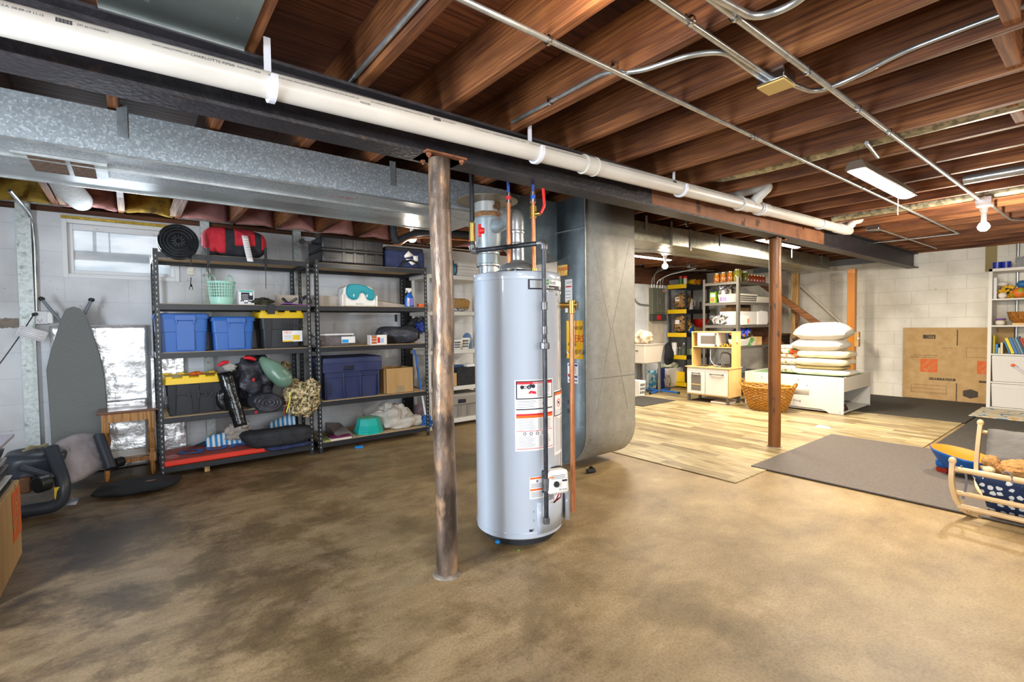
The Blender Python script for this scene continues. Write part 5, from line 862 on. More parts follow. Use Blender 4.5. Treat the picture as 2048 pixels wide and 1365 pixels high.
obj('front_leg', B().bar(hp(40, 905, 4.6)+V((0, 0, -.1)), hp(110, 955, 4.55), .05, .035), CH, t, bev=.01); obj('warning_label', B().box(hp(108, 965, 4.5).x, hp(120, 965, 4.5).x, 4.49, 4.53, .10, .18), PL('yellow_label', 'd8b82c', .5), t)
one('paper_slip', B().add([Zp(x, y, .003) for x, y in ((132, 1012), (145, 997), (160, 997), (152, 1010))], [(0, 1, 2, 3)]), mat('pale_blue_paper', 'aab3c2', rough=.7), 'small pale blue paper slip on the concrete by the high chair', 'paper', thick=.002)
# cardboard box with baskets in the corner
bx0, bx1, by0, by1, bh = -1.05, -.515, 3.15, 3.825, .418
t = thing('moving_box', 'tall brown moving box with an orange logo at the left edge of the picture', 'cardboard box', ((bx0+bx1)/2, 3.5, 0)); obj('box_walls', B().box(bx0, bx1, by0, by1, 0, bh), CARD, t, bev=.003)
def stencil(lines, S, f, parent, inv=False):
    # an orange square with the two-tone slanted lettering left bare
    obj('logo_square', rect(B(), f, 0, S, 0, S), ORANGE, parent); b = B(); a = PI/4
    g = lambda x, y, z=0: f(S/2+(x*cos(a)-y*sin(a)), S/2+(x*sin(a)+y*cos(a)), .0012)
    k = S/.3; text(b, 'THE', .055*k, lambda x, y, z: g(x, y+.105*k), 'CENTER'); text(b, 'HOME', .12*k, lambda x, y, z: g(x, y+.03*k), 'CENTER', sx=.85); text(b, 'DEPOT', .085*k, lambda x, y, z: g(x, y-.075*k), 'CENTER', sx=.85); obj('logo_lettering', b, CARDW, parent)
stencil(None, .26, plane_fn((bx1+.0005, 3.60, .13), (0, -.5, 0) and (0, .9, 0), (0, 0, 1), .001), t); obj('top_gap', B().bar((bx1-.02, by0, bh+.001), (bx1-.02, by1, bh+.001), .003, .002), INK, t)
obj('side_slot', B().box(bx1-.001, bx1+.001, 3.70, 3.705, .30, bh), INK, t)
zz = bh; crn = [('grey slotted tray at the bottom of the stack on the moving box', .035, 'c2bfbc', .01), ('dark fabric tray in the stack on the moving box', .06, '3a3a3e', .0), ('pale tray between the dark ones on the moving box', .04, 'a8a6a6', -.008), ('upper dark tray under the lavender one on the moving box', .05, '38373b', -.015), ('lavender grey slotted tray with a wide rim, topmost on the moving box', .05, 'aaa6b2', -.02)]
for i, (lab, h, c, dx) in enumerate(crn):
    m = mat('tray_'+c, c, rough=.5); t = thing('stacked_tray', lab, 'tray', (-.8, 3.5, zz), 0, 'trays stacked on the moving box'); x1_ = bx1-.03+dx; obj('tray_body', B().taper((bx0+.05, x1_-.015, 3.28, 3.80), (bx0+.04, x1_, 3.26, 3.81), zz+.001, zz+h), m, t, bev=.006)
    if i in (0, 4):
        s = B(); 
        for r_ in range(2):
            for k in range(12): s.box(x1_-.006, x1_+.001, 3.30+.04*k, 3.325+.04*k, zz+h*(.25+.3*r_), zz+h*(.4+.3*r_))
        obj('slot', s, mat('slot_pale', '6d6a70') if i else DARK, t)
    if i == 4: obj('tray_rim', B().box(bx0+.02, x1_+.04, 3.22, 3.84, zz+h, zz+h+.018), m, t, bev=.005)
    zz += h+.001
# outlet, conduit and cord on the wall at the left
q = Yp(80, 636, 5.62); t = thing('outlet_box', 'metal outlet box with a black plug and a white adapter', 'outlet', (q.x, 5.65, q.z-.06)); obj('box_body', B().box(q.x-.055, q.x+.05, 5.60, 5.648, q.z-.055, q.z+.055), CONDUIT, t, bev=.004); obj('cover_plate', B().box(q.x-.05, q.x+.045, 5.595, 5.60, q.z-.05, q.z+.05), PL('plate_grey', 'cfd0d2', .4), t, bev=.003)
obj('adapter', B().box(q.x+.045, q.x+.085, 5.57, 5.63, q.z-.05, q.z+.05), WHITE, t, bev=.008); obj('black_plug', B().cyl((q.x-.02, 5.595, q.z+.03), (q.x-.03, 5.56, q.z+.026), .014), BLACKP, t)
b = B(); 
for dx, dz in ((-.01, -.02), (.012, -.02), (.001, -.034)): b.box(q.x+dx-.002, q.x+dx+.002, 5.593, 5.5955, q.z+dz-.006, q.z+dz+.006)
obj('socket_slot', b, INK, t)
conduit('conduit', 'vertical conduit rising from the outlet box beside the tall channel', [V((q.x-.02, 5.625, q.z+.05)), V((Yp(70, 500, 5.62).x, 5.625, 2.0)), V((Yp(62, 432, 5.62).x, 5.62, 2.20)), V((Yp(28, 375, 5.5).x, 5.3, 2.32))], .014, rad=.15)
b = B().tube(smooth_path([V((q.x-.03, 5.56, q.z+.026)), Yp(40, 672, 5.45), Yp(0, 728, 5.2), Yp(-60, 800, 4.9)], .1), .004, 8); one('power_cable', b, BLACKP, 'black cord running from the outlet out of the picture', 'cord')
q2 = Yp(64, 668, 5.42); f = plane_fn(q2, (.9, 0, -.35), (.35, 0, .9)); t = one('cord_tag', rect(B(), f, -.09, .09, -.045, .045), PAPER, 'white printed warning tag hanging on the black cord', 'tag', thick=.001); b = B(); [rect(b, lambda x, y: f(x, y)+V((0, -.002, 0)), -.08, .07-.02*(k % 2), -.035+.014*k, -.031+.014*k) for k in range(6)]; obj('print_line', b, mat('faded_ink', '9a9aa2'), t)
# ================================================================ water heater
HC = V((1.83, 2.275, 0)); HR = .258; HT = 1.545
HE = mat('heater_enamel', 'b2bbc8', rough=.24, coat=.8, spec=.7)
t = thing('water_heater', 'tall pale blue-grey gas water heater with warning labels', 'water heater', tuple(HC)); WH = t
obj('jacket', B().lathe([(HR-.012, .045), (HR, .055), (HR, HT-.05), (HR+.002, HT-.045), (HR+.002, HT-.008), (HR-.006, HT), (.001, HT+.004)], HC, 96), HE, t, ang=50)
obj('base_ring', B().lathe([(HR-.045, 0), (HR-.04, .05), (.001, .05)], HC, 64), mat('base_black', '2b2d31', rough=.6), t)
[obj('jacket_seam', B().tube([HC+V(((HR+.002)*cos(a), (HR+.002)*sin(a), z_)) for a in [2*PI*k/72 for k in range(72)]], .002, 6, close=True), HE, t) for z_ in (.085, HT-.045)]
def chit(px, py, R_=HR):        # where a sight line meets the jacket: (angle, height)
    d = ray(px, py); o = EYE-HC; a = d.x**2+d.y**2; b_ = 2*(o.x*d.x+o.y*d.y); c = o.x**2+o.y**2-R_*R_; D = max(b_*b_-4*a*c, 0); s = (-b_-math.sqrt(D))/(2*a); p = EYE+d*s; return math.atan2(p.y-HC.y, p.x-HC.x), p.z
def cylf(a0, z0, off=.0015): return lambda x, y, z=0: HC+V(((HR+off+z)*cos(a0+x/HR), (HR+off+z)*sin(a0+x/HR), z0+y))
def label(px0, py0, px1, py1, m=PAPER, nm='label_sheet', lab=None, off=.0012):
    a0, z0 = chit(px0, py0); a1, _ = chit(px1, py0); _, z1 = chit((px0+px1)/2, py1); _, zt = chit((px0+px1)/2, py0+(0)); w_ = (a1-a0)*HR; h = zt-z1
    b = rect(B(), cylf(a0, z1, off), 0, w_, 0, h, 10); p = obj(nm, b, m, WH, label=lab); return p, a0, z1, w_, h
# main danger / warning sheet
p, a0, z0, w_, h = label(1029, 760, 1105, 902, lab='tall white danger and warning label'); f = cylf(a0, z0, .002); f3 = cylf(a0, z0, .0026)
def R2(b, x0, x1, y0, y1, ff=None): return rect(b, ff or f, x0*w_, x1*w_, (1-y1)*h, (1-y0)*h, 8)
b = R2(B(), .03, .97, .015, .27); obj('border', b, INK, p); b = R2(B(), .055, .945, .028, .255, f3); obj('panel', b, PAPER, p); f4 = cylf(a0, z0, .0034)
b = R2(B(), .055, .945, .028, .06, f4); R2(b, .03, .97, .475, .50); R2(b, .03, .97, .715, .722); R2(b, .03, .97, .965, .973); obj('red_band', b, INKR, p)
b = R2(B(), .03, .97, .50, .535); obj('orange_band', b, INKO, p); b = R2(B(), .03, .97, .405, .42); R2(b, .035, .965, .30, .301)
text(b, '▲ DANGER', .015, lambda x, y, z: cylf(a0, z0, .004)(x+w_*.35, y+h*.956)) if False else None; obj('navy_band', b, INK, p)
b = B(); text(b, 'DANGER', .016, lambda x, y, z: cylf(a0, z0, .0042)(x+w_*.42, y+h*.955)); obj('lettering', b, PAPER, p)
b = B(); r = random.Random(5); fp = cylf(a0, z0, .0038)
for k in range(9): R2(b, .52, .52+.36*r.uniform(.8, 1), .075+.019*k, .081+.019*k, fp)
fp = cylf(a0, z0, .0022)
for k in range(6): R2(b, .06, .06+.45*r.uniform(.8, 1), .295+.017*k, .299+.017*k, fp)
for k in range(13): R2(b, .08, .08+.40*r.uniform(.8, 1), .55+.012*k, .553+.012*k, fp); R2(b, .54, .54+.38*r.uniform(.8, 1), .55+.012*k, .553+.012*k, fp)
for k in range(15): R2(b, .08, .08+.42*r.uniform(.7, 1), .79+.011*k, .793+.011*k, fp); R2(b, .56, .56+.34*r.uniform(.8, 1), .79+.011*k, .793+.011*k, fp)
obj('fine_print', b, mat('fine_print', '77777f', rough=.6), p)
def disc(b, cx, cy, rad, ff, n=14, rin=0, sx=1):
    P = [ff(cx+rad*sx*cos(2*PI*k/n), cy+rad*sin(2*PI*k/n)) for k in range(n)]
    if rin: Q = [ff(cx+rin*sx*cos(2*PI*k/n), cy+rin*sin(2*PI*k/n)) for k in range(n)]; b.add(P+Q, [(k, (k+1) % n, n+(k+1) % n, n+k) for k in range(n)])
    else: b.add(P, [tuple(range(n))])
    return b
b = B(); f4 = cylf(a0, z0, .0036); disc(b, .17*w_, .90*h, .011, f4); disc(b, .24*w_, .90*h, .009, f4, rin=.006); disc(b, .33*w_, .90*h, .012, f4, rin=.006); disc(b, .43*w_, .91*h, .011, f4); disc(b, .37*w_, .925*h, .007, f4); rect(b, f4, .28*w_, .42*w_, .895*h, .908*h); disc(b, .72*w_, .66*h, .013, cylf(a0, z0, .0022), rin=.009); disc(b, .70*w_, .662*h, .005, cylf(a0, z0, .0022))
for k in range(4): disc(b, (.22+.15*k)*w_, .245*h, .009, cylf(a0, z0, .0022), rin=.006)
obj('pictogram', b, INK, p); b = B(); b.add([f4(.30*w_, .81*h), f4(.50*w_, .80*h), f4(.49*w_, .835*h), f4(.36*w_, .85*h)], [(0, 1, 2, 3)]); obj('hand_pictogram', b, INKR, p)
# right-hand sheet
p, a0, z0, w_, h = label(1107, 778, 1133.5, 905, lab='second white warning label wrapping to the right'); f = cylf(a0, z0, .002)
b = R2(B(), .02, .98, .02, .40); obj('border', b, INK, p); R2_ = R2; f3 = cylf(a0, z0, .0026); b = R2(B(), .06, .94, .035, .385, f3); obj('panel', b, PAPER, p); b = R2(B(), .06, .94, .035, .075, cylf(a0, z0, .0033)); R2(b, .06, .3, .425, .435); obj('orange_band', b, INKO, p)
fp = cylf(a0, z0, .0033); b = disc(B(), .36*w_, .80*h, .024, fp, rin=.019); b.add([fp(.36*w_-.018, .80*h+.014), fp(.36*w_-.014, .80*h+.018), fp(.36*w_+.018, .80*h-.014), fp(.36*w_+.014, .80*h-.018)], [(0, 1, 2, 3)]); obj('no_sign', b, INKR, p); b = B(); rect(b, fp, .30*w_, .42*w_, .785*h, .82*h); obj('can_pictogram', b, INK, p)
b = B(); fq = cylf(a0, z0, .0022)
for k in range(5): R2(b, .1, .9*r.uniform(.9, 1), .30+.016*k, .303+.016*k, cylf(a0, z0, .0033))
for k in range(30): R2(b, .08, .92*r.uniform(.85, 1), .45+.017*k, .455+.017*k, fq)
obj('fine_print', b, mat('fine_print', '77777f'), p)
# lower sheets
p, a0, z0, w_, h = label(1059, 954, 1088, 998, lab='small orange-banded warning label behind the gas pipe'); f = cylf(a0, z0, .002); b = R2(B(), .03, .97, .02, .10); R2(b, .03, .97, .54, .62); obj('orange_band', b, INKO, p); b = B(); [R2(b, .08, .9, .3+.03*k, .31+.03*k) for k in range(7)]; [R2(b, .08, .9, .68+.03*k, .69+.03*k) for k in range(9)]; disc(b, .5*w_, .8*h, .007, f); obj('fine_print', b, mat('fine_print', '77777f'), p)
p, a0, z0, w_, h = label(1121, 895, 1134, 935, lab='blank white rating plate'); f = cylf(a0, z0, .002); b = B(); [R2(b, .2, .8, .2+.12*k, .22+.12*k) for k in range(6)]; obj('fine_print', b, mat('fine_print', '77777f'), p)
p, *_ = label(1123, 942, 1133, 952, YEL, 'yellow_sticker', 'small bright yellow sticker')
# brand badge
a0, z1 = chit(1056, 579); a1, _ = chit(1133, 570); _, zt = chit(1075, 558); f = cylf(a0, z1, .0012); w_ = (a1-a0)*HR; h = zt-z1
b = rect(B(), f, 0, w_, 0, h, 14); br = obj('badge_band', b, INK, WH); b = rect(B(), cylf(a0, z1, .002), .01, w_*.42, .008, h-.008, 8); rect(b, cylf(a0, z1, .002), w_*.78, w_-.005, .008, h-.008, 4); obj('silver_panel', b, mat('brushed_silver', '9fa4a8', rough=.45, metal=.5), br)
aL, _ = chit(1091, 560); aR, _ = chit(1121, 560); wb = (aR-aL)*HR; g = cylf(aL, z1, .003); b = B(); b.add([g(-.005, -.018), g(wb/2, -.028), g(wb+.004, -.018), g(wb+.004, h+.006), g(-.005, h+.006)], [(0, 1, 2, 3, 4)]); obj('shield', b, INK, br)
g = cylf(aL, z1, .0036); b = rect(B(), g, .0, wb, h*.42, h+.001, 4); b.add([g(.0, -.014), g(wb/2, -.022), g(wb, -.014), g(wb, .0), g(0, .0)], [(0, 1, 2, 3, 4)]); obj('shield_panel', b, PAPER, br)
g = cylf(aL, z1, .0042); b = disc(B(), .012, h*.72, .016, g, 18); obj('green_disc', b, PL('logo_green', '1d8a4e', .5), br); b = B(); text(b, 'AO', .018, lambda x, y, z: cylf(aL, z1, .0048)(x, y+h*.72)); obj('disc_lettering', b, PAPER, br); b = B(); text(b, 'Smith', .032, lambda x, y, z: g(x+.030, y+h*.70), sx=.8); text(b, 'WATER HEATER', .007, lambda x, y, z: g(x+.01, y-.007), sx=1); obj('brand_lettering', b, INK, br); b = B(); text(b, 'ProLine', .018, lambda x, y, z: g(x+.014, y+h*.2)); obj('line_lettering', b, PAPER, br)
# burner cover, clips, control
a0, z1 = chit(1075, 1078); a1, zt = chit(1128, 1030); b = B(); w_ = (a1-a0)*HR; z1 = .075; h = .175
b.grid(lambda u, v: cylf(a0, z1, .006)(w_*u, h*v), 10, 2); obj('burner_cover', b, HE, WH, thick=.008); b = B(); fb = cylf(a1, z1, .0); b.grid(lambda u, v: cylf(a1-.12, z1, .0)(.12*HR*1.6*u, h*v, .045*sin(PI*(.15+.85*u))), 8, 2); obj('wire_duct', b, HE, WH, thick=.004)
a_, z_ = chit(1062, 1064); b = B(); g = cylf(a_, .095, .002); rect(b, g, -.01, .01, 0, .012); obj('sight_port', b, INK, WH)
b = B(); g = cylf(chit(1067, 1060)[0], .1, .002); [rect(b, g, 0, .002, .05*k, .05*k+.012) for k in range(3)]; obj('vent_slit', b, INK, WH)
gc = V((1.842, 1.965, .365)); t2 = WH; MM = T(*gc) @ RZ(-.35) @ RX(-.12)
obj('gas_control', B().box(-.062, .062, -.045, .045, -.055, .075, MM), mat('control_white', 'e3e0da', rough=.35), WH, bev=.018, seg=3, label='white gas control valve box')
gcn = bpy.data.objects['gas_control']; obj('control_back', B().box(-.066, .066, .045, .075, -.06, .078, MM).box(-.07, -.055, .02, .075, -.055, .07, MM), BLACKP, gcn, bev=.005)
obj('control_knob', B().lathe([(.001, .008), (.015, .008), (.017, 0)], (0, 0, 0), 20).move(MM @ T(-.015, -.046, .0) @ RX(PI/2)), BLACKP, gcn)
b = B(); [b.box(-.045+.0*k, .04, -.0462, -.0455, .03+.008*k, .032+.008*k, MM) for k in range(3)]; b.box(.02, .05, -.0465, -.0455, .012, .022, MM); text(b, 'AO Smith', .012, lambda x, y, z: MM @ V((x-.002, -.0465, y-.03))); obj('control_print', b, INK, gcn); obj('orange_mark', B().box(-.058, -.03, -.0465, -.0455, .036, .043, MM), INKO, gcn)
for i, (c, dx, x2) in enumerate((('e8e6e4', -.01, -.03), ('b01f2a', .02, .01), ('1c1c1e', .0, .0), ('e8e6e4', .012, -.01), ('7c1f28', .03, .005))):
    q0 = MM @ V((dx, .0, -.055)); q1 = gc+V((x2-.0, .02, -.12)); obj('wire', B().tube([q0, lin(q0, q1, .5)+V((.012*(-1)**i, -.01, 0)), q1], .0035, 6), PL('wire_'+c, c, .4), WH)
# draft hood and vent pipes
vx = HC.x; vy = HC.y-.0; c = V((vx+.0, vy, HT)); b = B().lathe([(.075, .02), (.115, .025), (.115, .03), (.10, .055), (.06, .075), (.056, .085)], c, 28); obj('draft_hood', b, DUCTR, WH)
b = B(); 
for k in range(4): a = PI/4+k*PI/2; b.box(c.x+.10*cos(a)-.004, c.x+.10*cos(a)+.004, c.y+.10*sin(a)-.006, c.y+.10*sin(a)+.006, HT, HT+.03)
obj('hood_leg', b, DUCTR, WH)
t = thing('flue_vent', 'galvanised flue with a wye joining the heater vent to the ceiling', 'vent pipe', (vx, vy, HT+.08))
V0 = c+V((0, 0, .08)); V1 = V((vx, vy, 1.80)); wy = Yp(975, 440, 2.72); V2 = V((vx-.02, vy+.08, 1.93)); V3 = V((wy.x+.09, wy.y-.05, 1.985)); V4 = V((wy.x+.02, wy.y, 1.93))
obj('vent_riser', B().cyl(V0, V1, .045), DUCTR, t); pth = smooth_path([V1, V((vx, vy, 1.90)), V((wy.x+.03, wy.y-.02, 1.91))], .09, 5); obj('elbow', B().tube(pth, .047, 24), DUCTR, t, ang=20)
for p in (V0+V((0, 0, .1)), V1): obj('crimp_band', B().lathe([(.0455, -.012), (.048, -.008), (.048, .008), (.0455, .012)], p, 28), DUCTR, t)
X_, Y_ = wy.x, wy.y; FL = mat('flue_grey', '8d989f', '98a3a9', rough=.4, metal=.3, scale=5, c3='6b5848', s3=8, lo3=.62, hi3=.75)
obj('wye_body', B().lathe([(.070, 1.655), (.074, 1.66), (.074, 1.735), (.076, 1.74), (.092, 1.84), (.092, 1.965), (.088, 1.97), (.088, 2.0)], (X_, Y_, 0), 32), FL, t)
obj('flue_top', B().lathe([(.087, 1.99), (.087, 2.085)], (X_, Y_, 0), 32), mat('painted_flue', 'b5b7b8', 'a3a09c', rough=.35, metal=.4, scale=4, c3='5f4632', s3=7, lo3=.55, hi3=.6), t)
obj('sealant', B().lathe([(.09, 1.975), (.097, 1.985), (.094, 2.0), (.088, 2.01)], (X_, Y_, 0), 32).wob(.006, 30), mat('furnace_cement', '6b4a30', '8d6a48', rough=.9, scale=30), t)
obj('flue_collar', B().lathe([(.09, 2.075), (.21, 2.085), (.21, 2.09)], (X_, Y_, 0), 20), mat('plate_brown', '6c6252', '857a66', rough=.5, metal=.5, scale=6), t)
P_ = smooth_path([V((X_, Y_, 1.66)), V((X_, Y_, 1.50)), V((X_+.14, Y_+.06, 1.40)), V((X_+.3, Y_+.3, 1.30))], .12, 6); obj('lower_flue', B().tube(P_, .066, 24), DUCTR, t, ang=20)
for z_ in (1.655, 1.735): obj('crimp_band', B().lathe([(.075, z_-.01), (.081, z_-.005), (.081, z_+.005), (.075, z_+.01)], (X_, Y_, 0), 32), DUCTR, t)
# water lines
def riser(name, lab, px, dep, ztop, tape, m2):
    k = dep/ray(px, 500).dot(F); q = EYE+ray(px, 500)*k; x, y = q.x, q.y; t = thing(name, lab, 'pipe', (x, y, HT)); obj('copper_tube', B().cyl((x, y, HT), (x, y, ztop), .0125), COPPER, t); obj('nipple', B().cyl((x, y, HT-.002), (x, y, HT+.03), .018, n=12), BRASS, t)
    obj('tape_band', B().cyl((x, y, ztop), (x, y, ztop+.03), .014), tape, t); obj('fitting', B().cyl((x, y, ztop-.012), (x, y, ztop+.006), .017).cyl((x, y, ztop+.028), (x, y, ztop+.05), .015), CHROME, t); obj('flex_line', B().cyl((x, y, ztop+.05), (x, y, 2.3), .009), INKB, t); return t, x, y
riser('hot_water_pipe', 'copper riser with a red band to the left above the heater', 1018, 2.86, 1.975, INKR, 0)
t, x, y = riser('cold_water_pipe', 'copper riser with a blue band and red valve lever above the heater', 1067, 2.83, 1.97, PL('blue_tape', '1f5fd0', .5), 0)
obj('valve_body', B().cyl((x, y, 1.87), (x, y, 1.935), .02).cyl((x, y, 1.89), (x+.02, y-.04, 1.89), .012), BRASS, t); obj('valve_lever', B().tube(smooth_path([(x+.02, y-.045, 1.89), (x+.035, y-.06, 1.93), (x+.03, y-.055, 2.03)], .02), .009, 8), PL('lever_red', 'd01f1f', .35), t)
# relief pipe
k = 2.85/ray(1142, 500).dot(F); q = EYE+ray(1142, 500)*k; x, y = q.x, q.y; t = thing('relief_pipe', 'copper discharge pipe running down the right side of the heater', 'pipe', (x, y, .13)); obj('copper_tube', B().cyl((x, y, .13), (x, y, 1.33), .0145), COPPER, t); d_ = (V((x, y, 0))-HC).normalized()
obj('relief_valve', B().cyl((x, y, 1.31), (x, y, 1.39), .021, n=12).cyl(V((x, y, 1.36))-d_*.085, V((x, y, 1.36))+d_*.03, .017, n=12), BRASS, t, bev=.002); obj('lever', B().box(x+.025, x+.05, y-.01, y+.01, 1.33, 1.385), CHROME, t)
# gas line
gx, gy2 = 1.772, 1.968; gz = 1.69; kx = 2.86/ray(945, 500).dot(F); q = EYE+ray(945, 500)*kx; ex, ey = q.x, q.y
t = thing('gas_pipe', 'black iron gas pipe crossing above and dropping in front of the heater', 'pipe', (gx, gy2, .15)); obj('drop_pipe', B().cyl((gx, gy2, .17), (gx, gy2, gz), .0125), STEELB, t); obj('cross_pipe', B().cyl((gx, gy2, gz), (ex, ey, gz-.005), .0135), STEELB, t)
def elb(p, a_, b_, r=.02): return B().tube(smooth_path([V(p)+V(a_)*.035, V(p), V(p)+V(b_)*.035], .03), r, 14)
dr = (V((ex, ey, 0))-V((gx, gy2, 0))).normalized(); FIT = mat('grey_fitting', '5a5a5c', '77777a', rough=.35, metal=.6, scale=20)
obj('elbow', elb((gx, gy2, gz), (0, 0, -1), dr), FIT, t); obj('elbow', elb((ex, ey, gz-.005), (0, 0, 1), -dr), FIT, t)
kz = lambda py: EYE.z+ray(1089, py).z*(2.64/ray(1089, py).dot(F))
obj('riser_pipe', B().cyl((ex, ey, gz), (ex, ey, 1.78), .013).cyl((ex, ey, 1.86), (ex, ey, 2.3), .014), mat('coated_black', '1a1c20', rough=.35), t); obj('gas_valve', B().cyl((ex, ey, 1.74), (ex, ey, 1.85), .018), BRASS, t, bev=.002); obj('red_handle', B().box(ex+.02, ex+.032, ey-.05, ey-.03, 1.765, 1.84).cyl((ex+.02, ey-.045, 1.80), (ex+.045, ey-.06, 1.80), .018), PL('lever_red', 'd01f1f', .35), t, bev=.004)
for py, r_ in ((612, .019), (661, .016), (686, .016)): z_ = kz(py); obj('coupling', B().cyl((gx, gy2, z_-.022), (gx, gy2, z_+.022), r_, n=16), FIT, t, bev=.002)
z_ = kz(692); obj('union_nut', B().cyl((gx, gy2, z_-.018), (gx, gy2, z_+.018), .028, n=8), FIT, t, bev=.003)
obj('tee', B().cyl((gx, gy2, .335), (gx, gy2, .405), .02).cyl((gx, gy2, .37), (gx+.05, gy2-.002, .37), .018), FIT, t, bev=.002); obj('cap', B().cyl((gx, gy2, .15), (gx, gy2, .185), .019, n=12), FIT, t, bev=.002)
one('hose_cap', B().blob((1.60, 2.19, .02), (.015, .015, .012), 0), PL('cyan_plastic', '1e86d2', .4), 'small blue cap on the floor at the heater foot', 'cap'); one('green_speck', B().blob(Zp(1037, 1103)+V((0, 0, .004)), (.008, .006, .004), 0), PL('leaf_green', '4f8f2a', .6), 'tiny green scrap on the floor in front of the heater', 'scrap')
c = Zp(1190, 950, 0); one('floor_drain_hose', B().tube([c+V((-.03, .06, .02)), c+V((.03, .04, .02)), c+V((.06, .10, .02))], .02, 8), BLACKP, 'black rubber hose end under the plenum heel', 'hose')
# ================================================================ floor coverings at the right
VP = planks(); s0 = Zp(1273, 817); s1 = Zp(1540, 858)
sx = (s0.x+s1.x)/2
def sheet(name, lab, x0, x1, y0, y1, z, m, cat='mat', th=.006, **k): return one(name, B().box(x0, x1, y0, y1, z, z+th), m, lab, cat, **k)
sheet('vinyl_sheet', 'wood-look vinyl sheet nearest the plenum, with a lifted front edge', 3.64, sx-.006, 1.86, 5.3, .002, VP, 'floor sheet'); sheet('vinyl_sheet', 'wood-look vinyl sheet under the toy kitchen and bench', sx+.006, 7.95, 1.22, 5.3, .002, VP, 'floor sheet')
sheet('grey_mat', 'large taupe grey exercise mat lying partly on the vinyl', 4.15, 5.97, .35, 1.985, .009, mat('taupe_mat', '5a524c', '645b55', rough=.85, scale=60, bump=.1), th=.008)
BM = mat('black_rubber_mat', '3b3833', '47433d', rough=.8, scale=40, bump=.2)
sheet('rubber_mat', 'black rubber mat by the flattened cardboard', 7.78, 9.66, 1.19, 2.75, .009, BM, th=.01); sheet('rubber_mat', 'black rubber mat beside the bench leading to the stairs', 8.45, 9.6, 2.76, 4.0, .009, BM, th=.008)
sheet('rubber_mat', 'black rubber mat beside the cradle', 6.10, 8.9, -1.2, 1.17, .009, BM, th=.01)
a = Zp(1335, 801); sheet('door_mat', 'small dark mat in front of the laundry tub', 5.95, 6.78, 4.44, 5.1, .009, mat('dark_mat', '3d3a36', rough=.9), th=.008)
q = Zp(1628, 855, .01); one('paper_scrap', B().add([q, q+V((.05, -.16, 0)), q+V((.16, -.10, .004)), q+V((.13, .0, .012))], [(0, 1, 2, 3)]), PAPER, 'white paper scrap on the vinyl in front of the bench', 'paper', thick=.002)
# ================================================================ toy kitchen
BIR = mat('birch_ply', 'd9b06c', 'e0ba78', rough=.45, scale=10, st=(1, 1, .15)); KW = PL('kitchen_white', 'd4d0c9', .35); KG = PL('kitchen_grey', '6b665f', .4, metal=.5)
kx0, kx1, ky0, ky1 = 6.955, 7.325, 3.665, 4.345; t = thing('toy_kitchen', 'birch and white toy kitchen with a microwave and grey legs', 'toy kitchen', (7.1, 4.0, 0)); kb = .125; kt = .545
for y in (ky0, ky1): obj('side_panel', B().box(kx0+.005, kx1, y-.008, y+.008, kb-.01, kt), BIR, t, bev=.002)
obj('bottom_panel', B().box(kx0, kx1, ky0, ky1, kb-.005, kb+.01), BIR, t); obj('back_panel', B().box(kx1-.01, kx1, ky0, ky1, kb, kt), BIR, t)
obj('countertop', B().box(kx0-.015, kx1+.01, ky0-.02, ky1+.03, kt, kt+.016), BIR, t, bev=.004)
obj('fascia', B().box(kx0+.002, kx0+.012, ky0+.01, ky1-.01, kt-.055, kt), KW, t)
ym = (ky0+ky1)/2+.03
d1_ = obj('door', B().box(kx0-.008, kx0+.004, ym+.004, ky1-.008, kb+.012, kt-.06), KW, t, bev=.002, label='white oven door with a grey window'); obj('oven_window', B().box(kx0-.010, kx0-.007, ym+.07, ky1-.075, kb+.06, kt-.115), mat('smoked_pane', '6f675f', rough=.2), d1_)
obj('oven_rack', B().box(kx0-.012, kx0-.010, ym+.075, ky1-.08, kb+.15, kb+.162), BIR, d1_)
d2_ = obj('door', B().box(kx0-.008, kx0+.004, ky0+.01, ym-.004, kb+.012, kt-.06), KW, t, bev=.002)
for d, ya, yb_ in ((d1_, ym+.09, ky1-.10), (d2_, ky0+.08, ym-.09)): obj('handle', B().cyl((kx0-.03, ya, kt-.088), (kx0-.03, yb_, kt-.088), .008).cyl((kx0-.03, ya, kt-.088), (kx0-.006, ya, kt-.088), .011).cyl((kx0-.03, yb_, kt-.088), (kx0-.006, yb_, kt-.088), .011), KG, d, bev=.001)
for x in (kx0+.02, kx1-.03):
    for y in (ky0+.02, ky1-.02): obj('leg', B().box(x-.016, x+.016, y-.018, y+.018, .008, kb-.005), KG, t)
ux0 = kx0+.12; 
for y in (ky0+.012, ky1-.012): obj('upright', B().box(ux0, kx1, y-.008, y+.008, kt+.016, 1.09), BIR, t, bev=.002)
obj('top_shelf', B().box(ux0, kx1, ky0, ky1, 1.09, 1.105), BIR, t, bev=.002); obj('mid_shelf', B().box(ux0, kx1, ky0+.02, ky1-.02, .855, .870), BIR, t); obj('shelf_rail', B().box(ux0+.03, ux0+.05, ky0+.02, ky1-.02, .835, .852), KG, t)
mw = obj('microwave', B().box(ux0+.004, kx1-.01, ky0+.24, ky1-.10, .871, 1.088), KW, t, bev=.004); obj('microwave_window', B().box(ux0+.0, ux0+.004, ky0+.29, ky1-.16, .915, 1.04), mat('smoked_pane', '8d8780', rough=.2), mw); obj('handle', B().cyl((ux0-.02, ky0+.265, .89), (ux0-.02, ky0+.265, 1.07), .008).cyl((ux0-.02, ky0+.265, .89), (ux0+.004, ky0+.265, .89), .012).cyl((ux0-.02, ky0+.265, 1.07), (ux0+.004, ky0+.265, 1.07), .012), KG, mw)
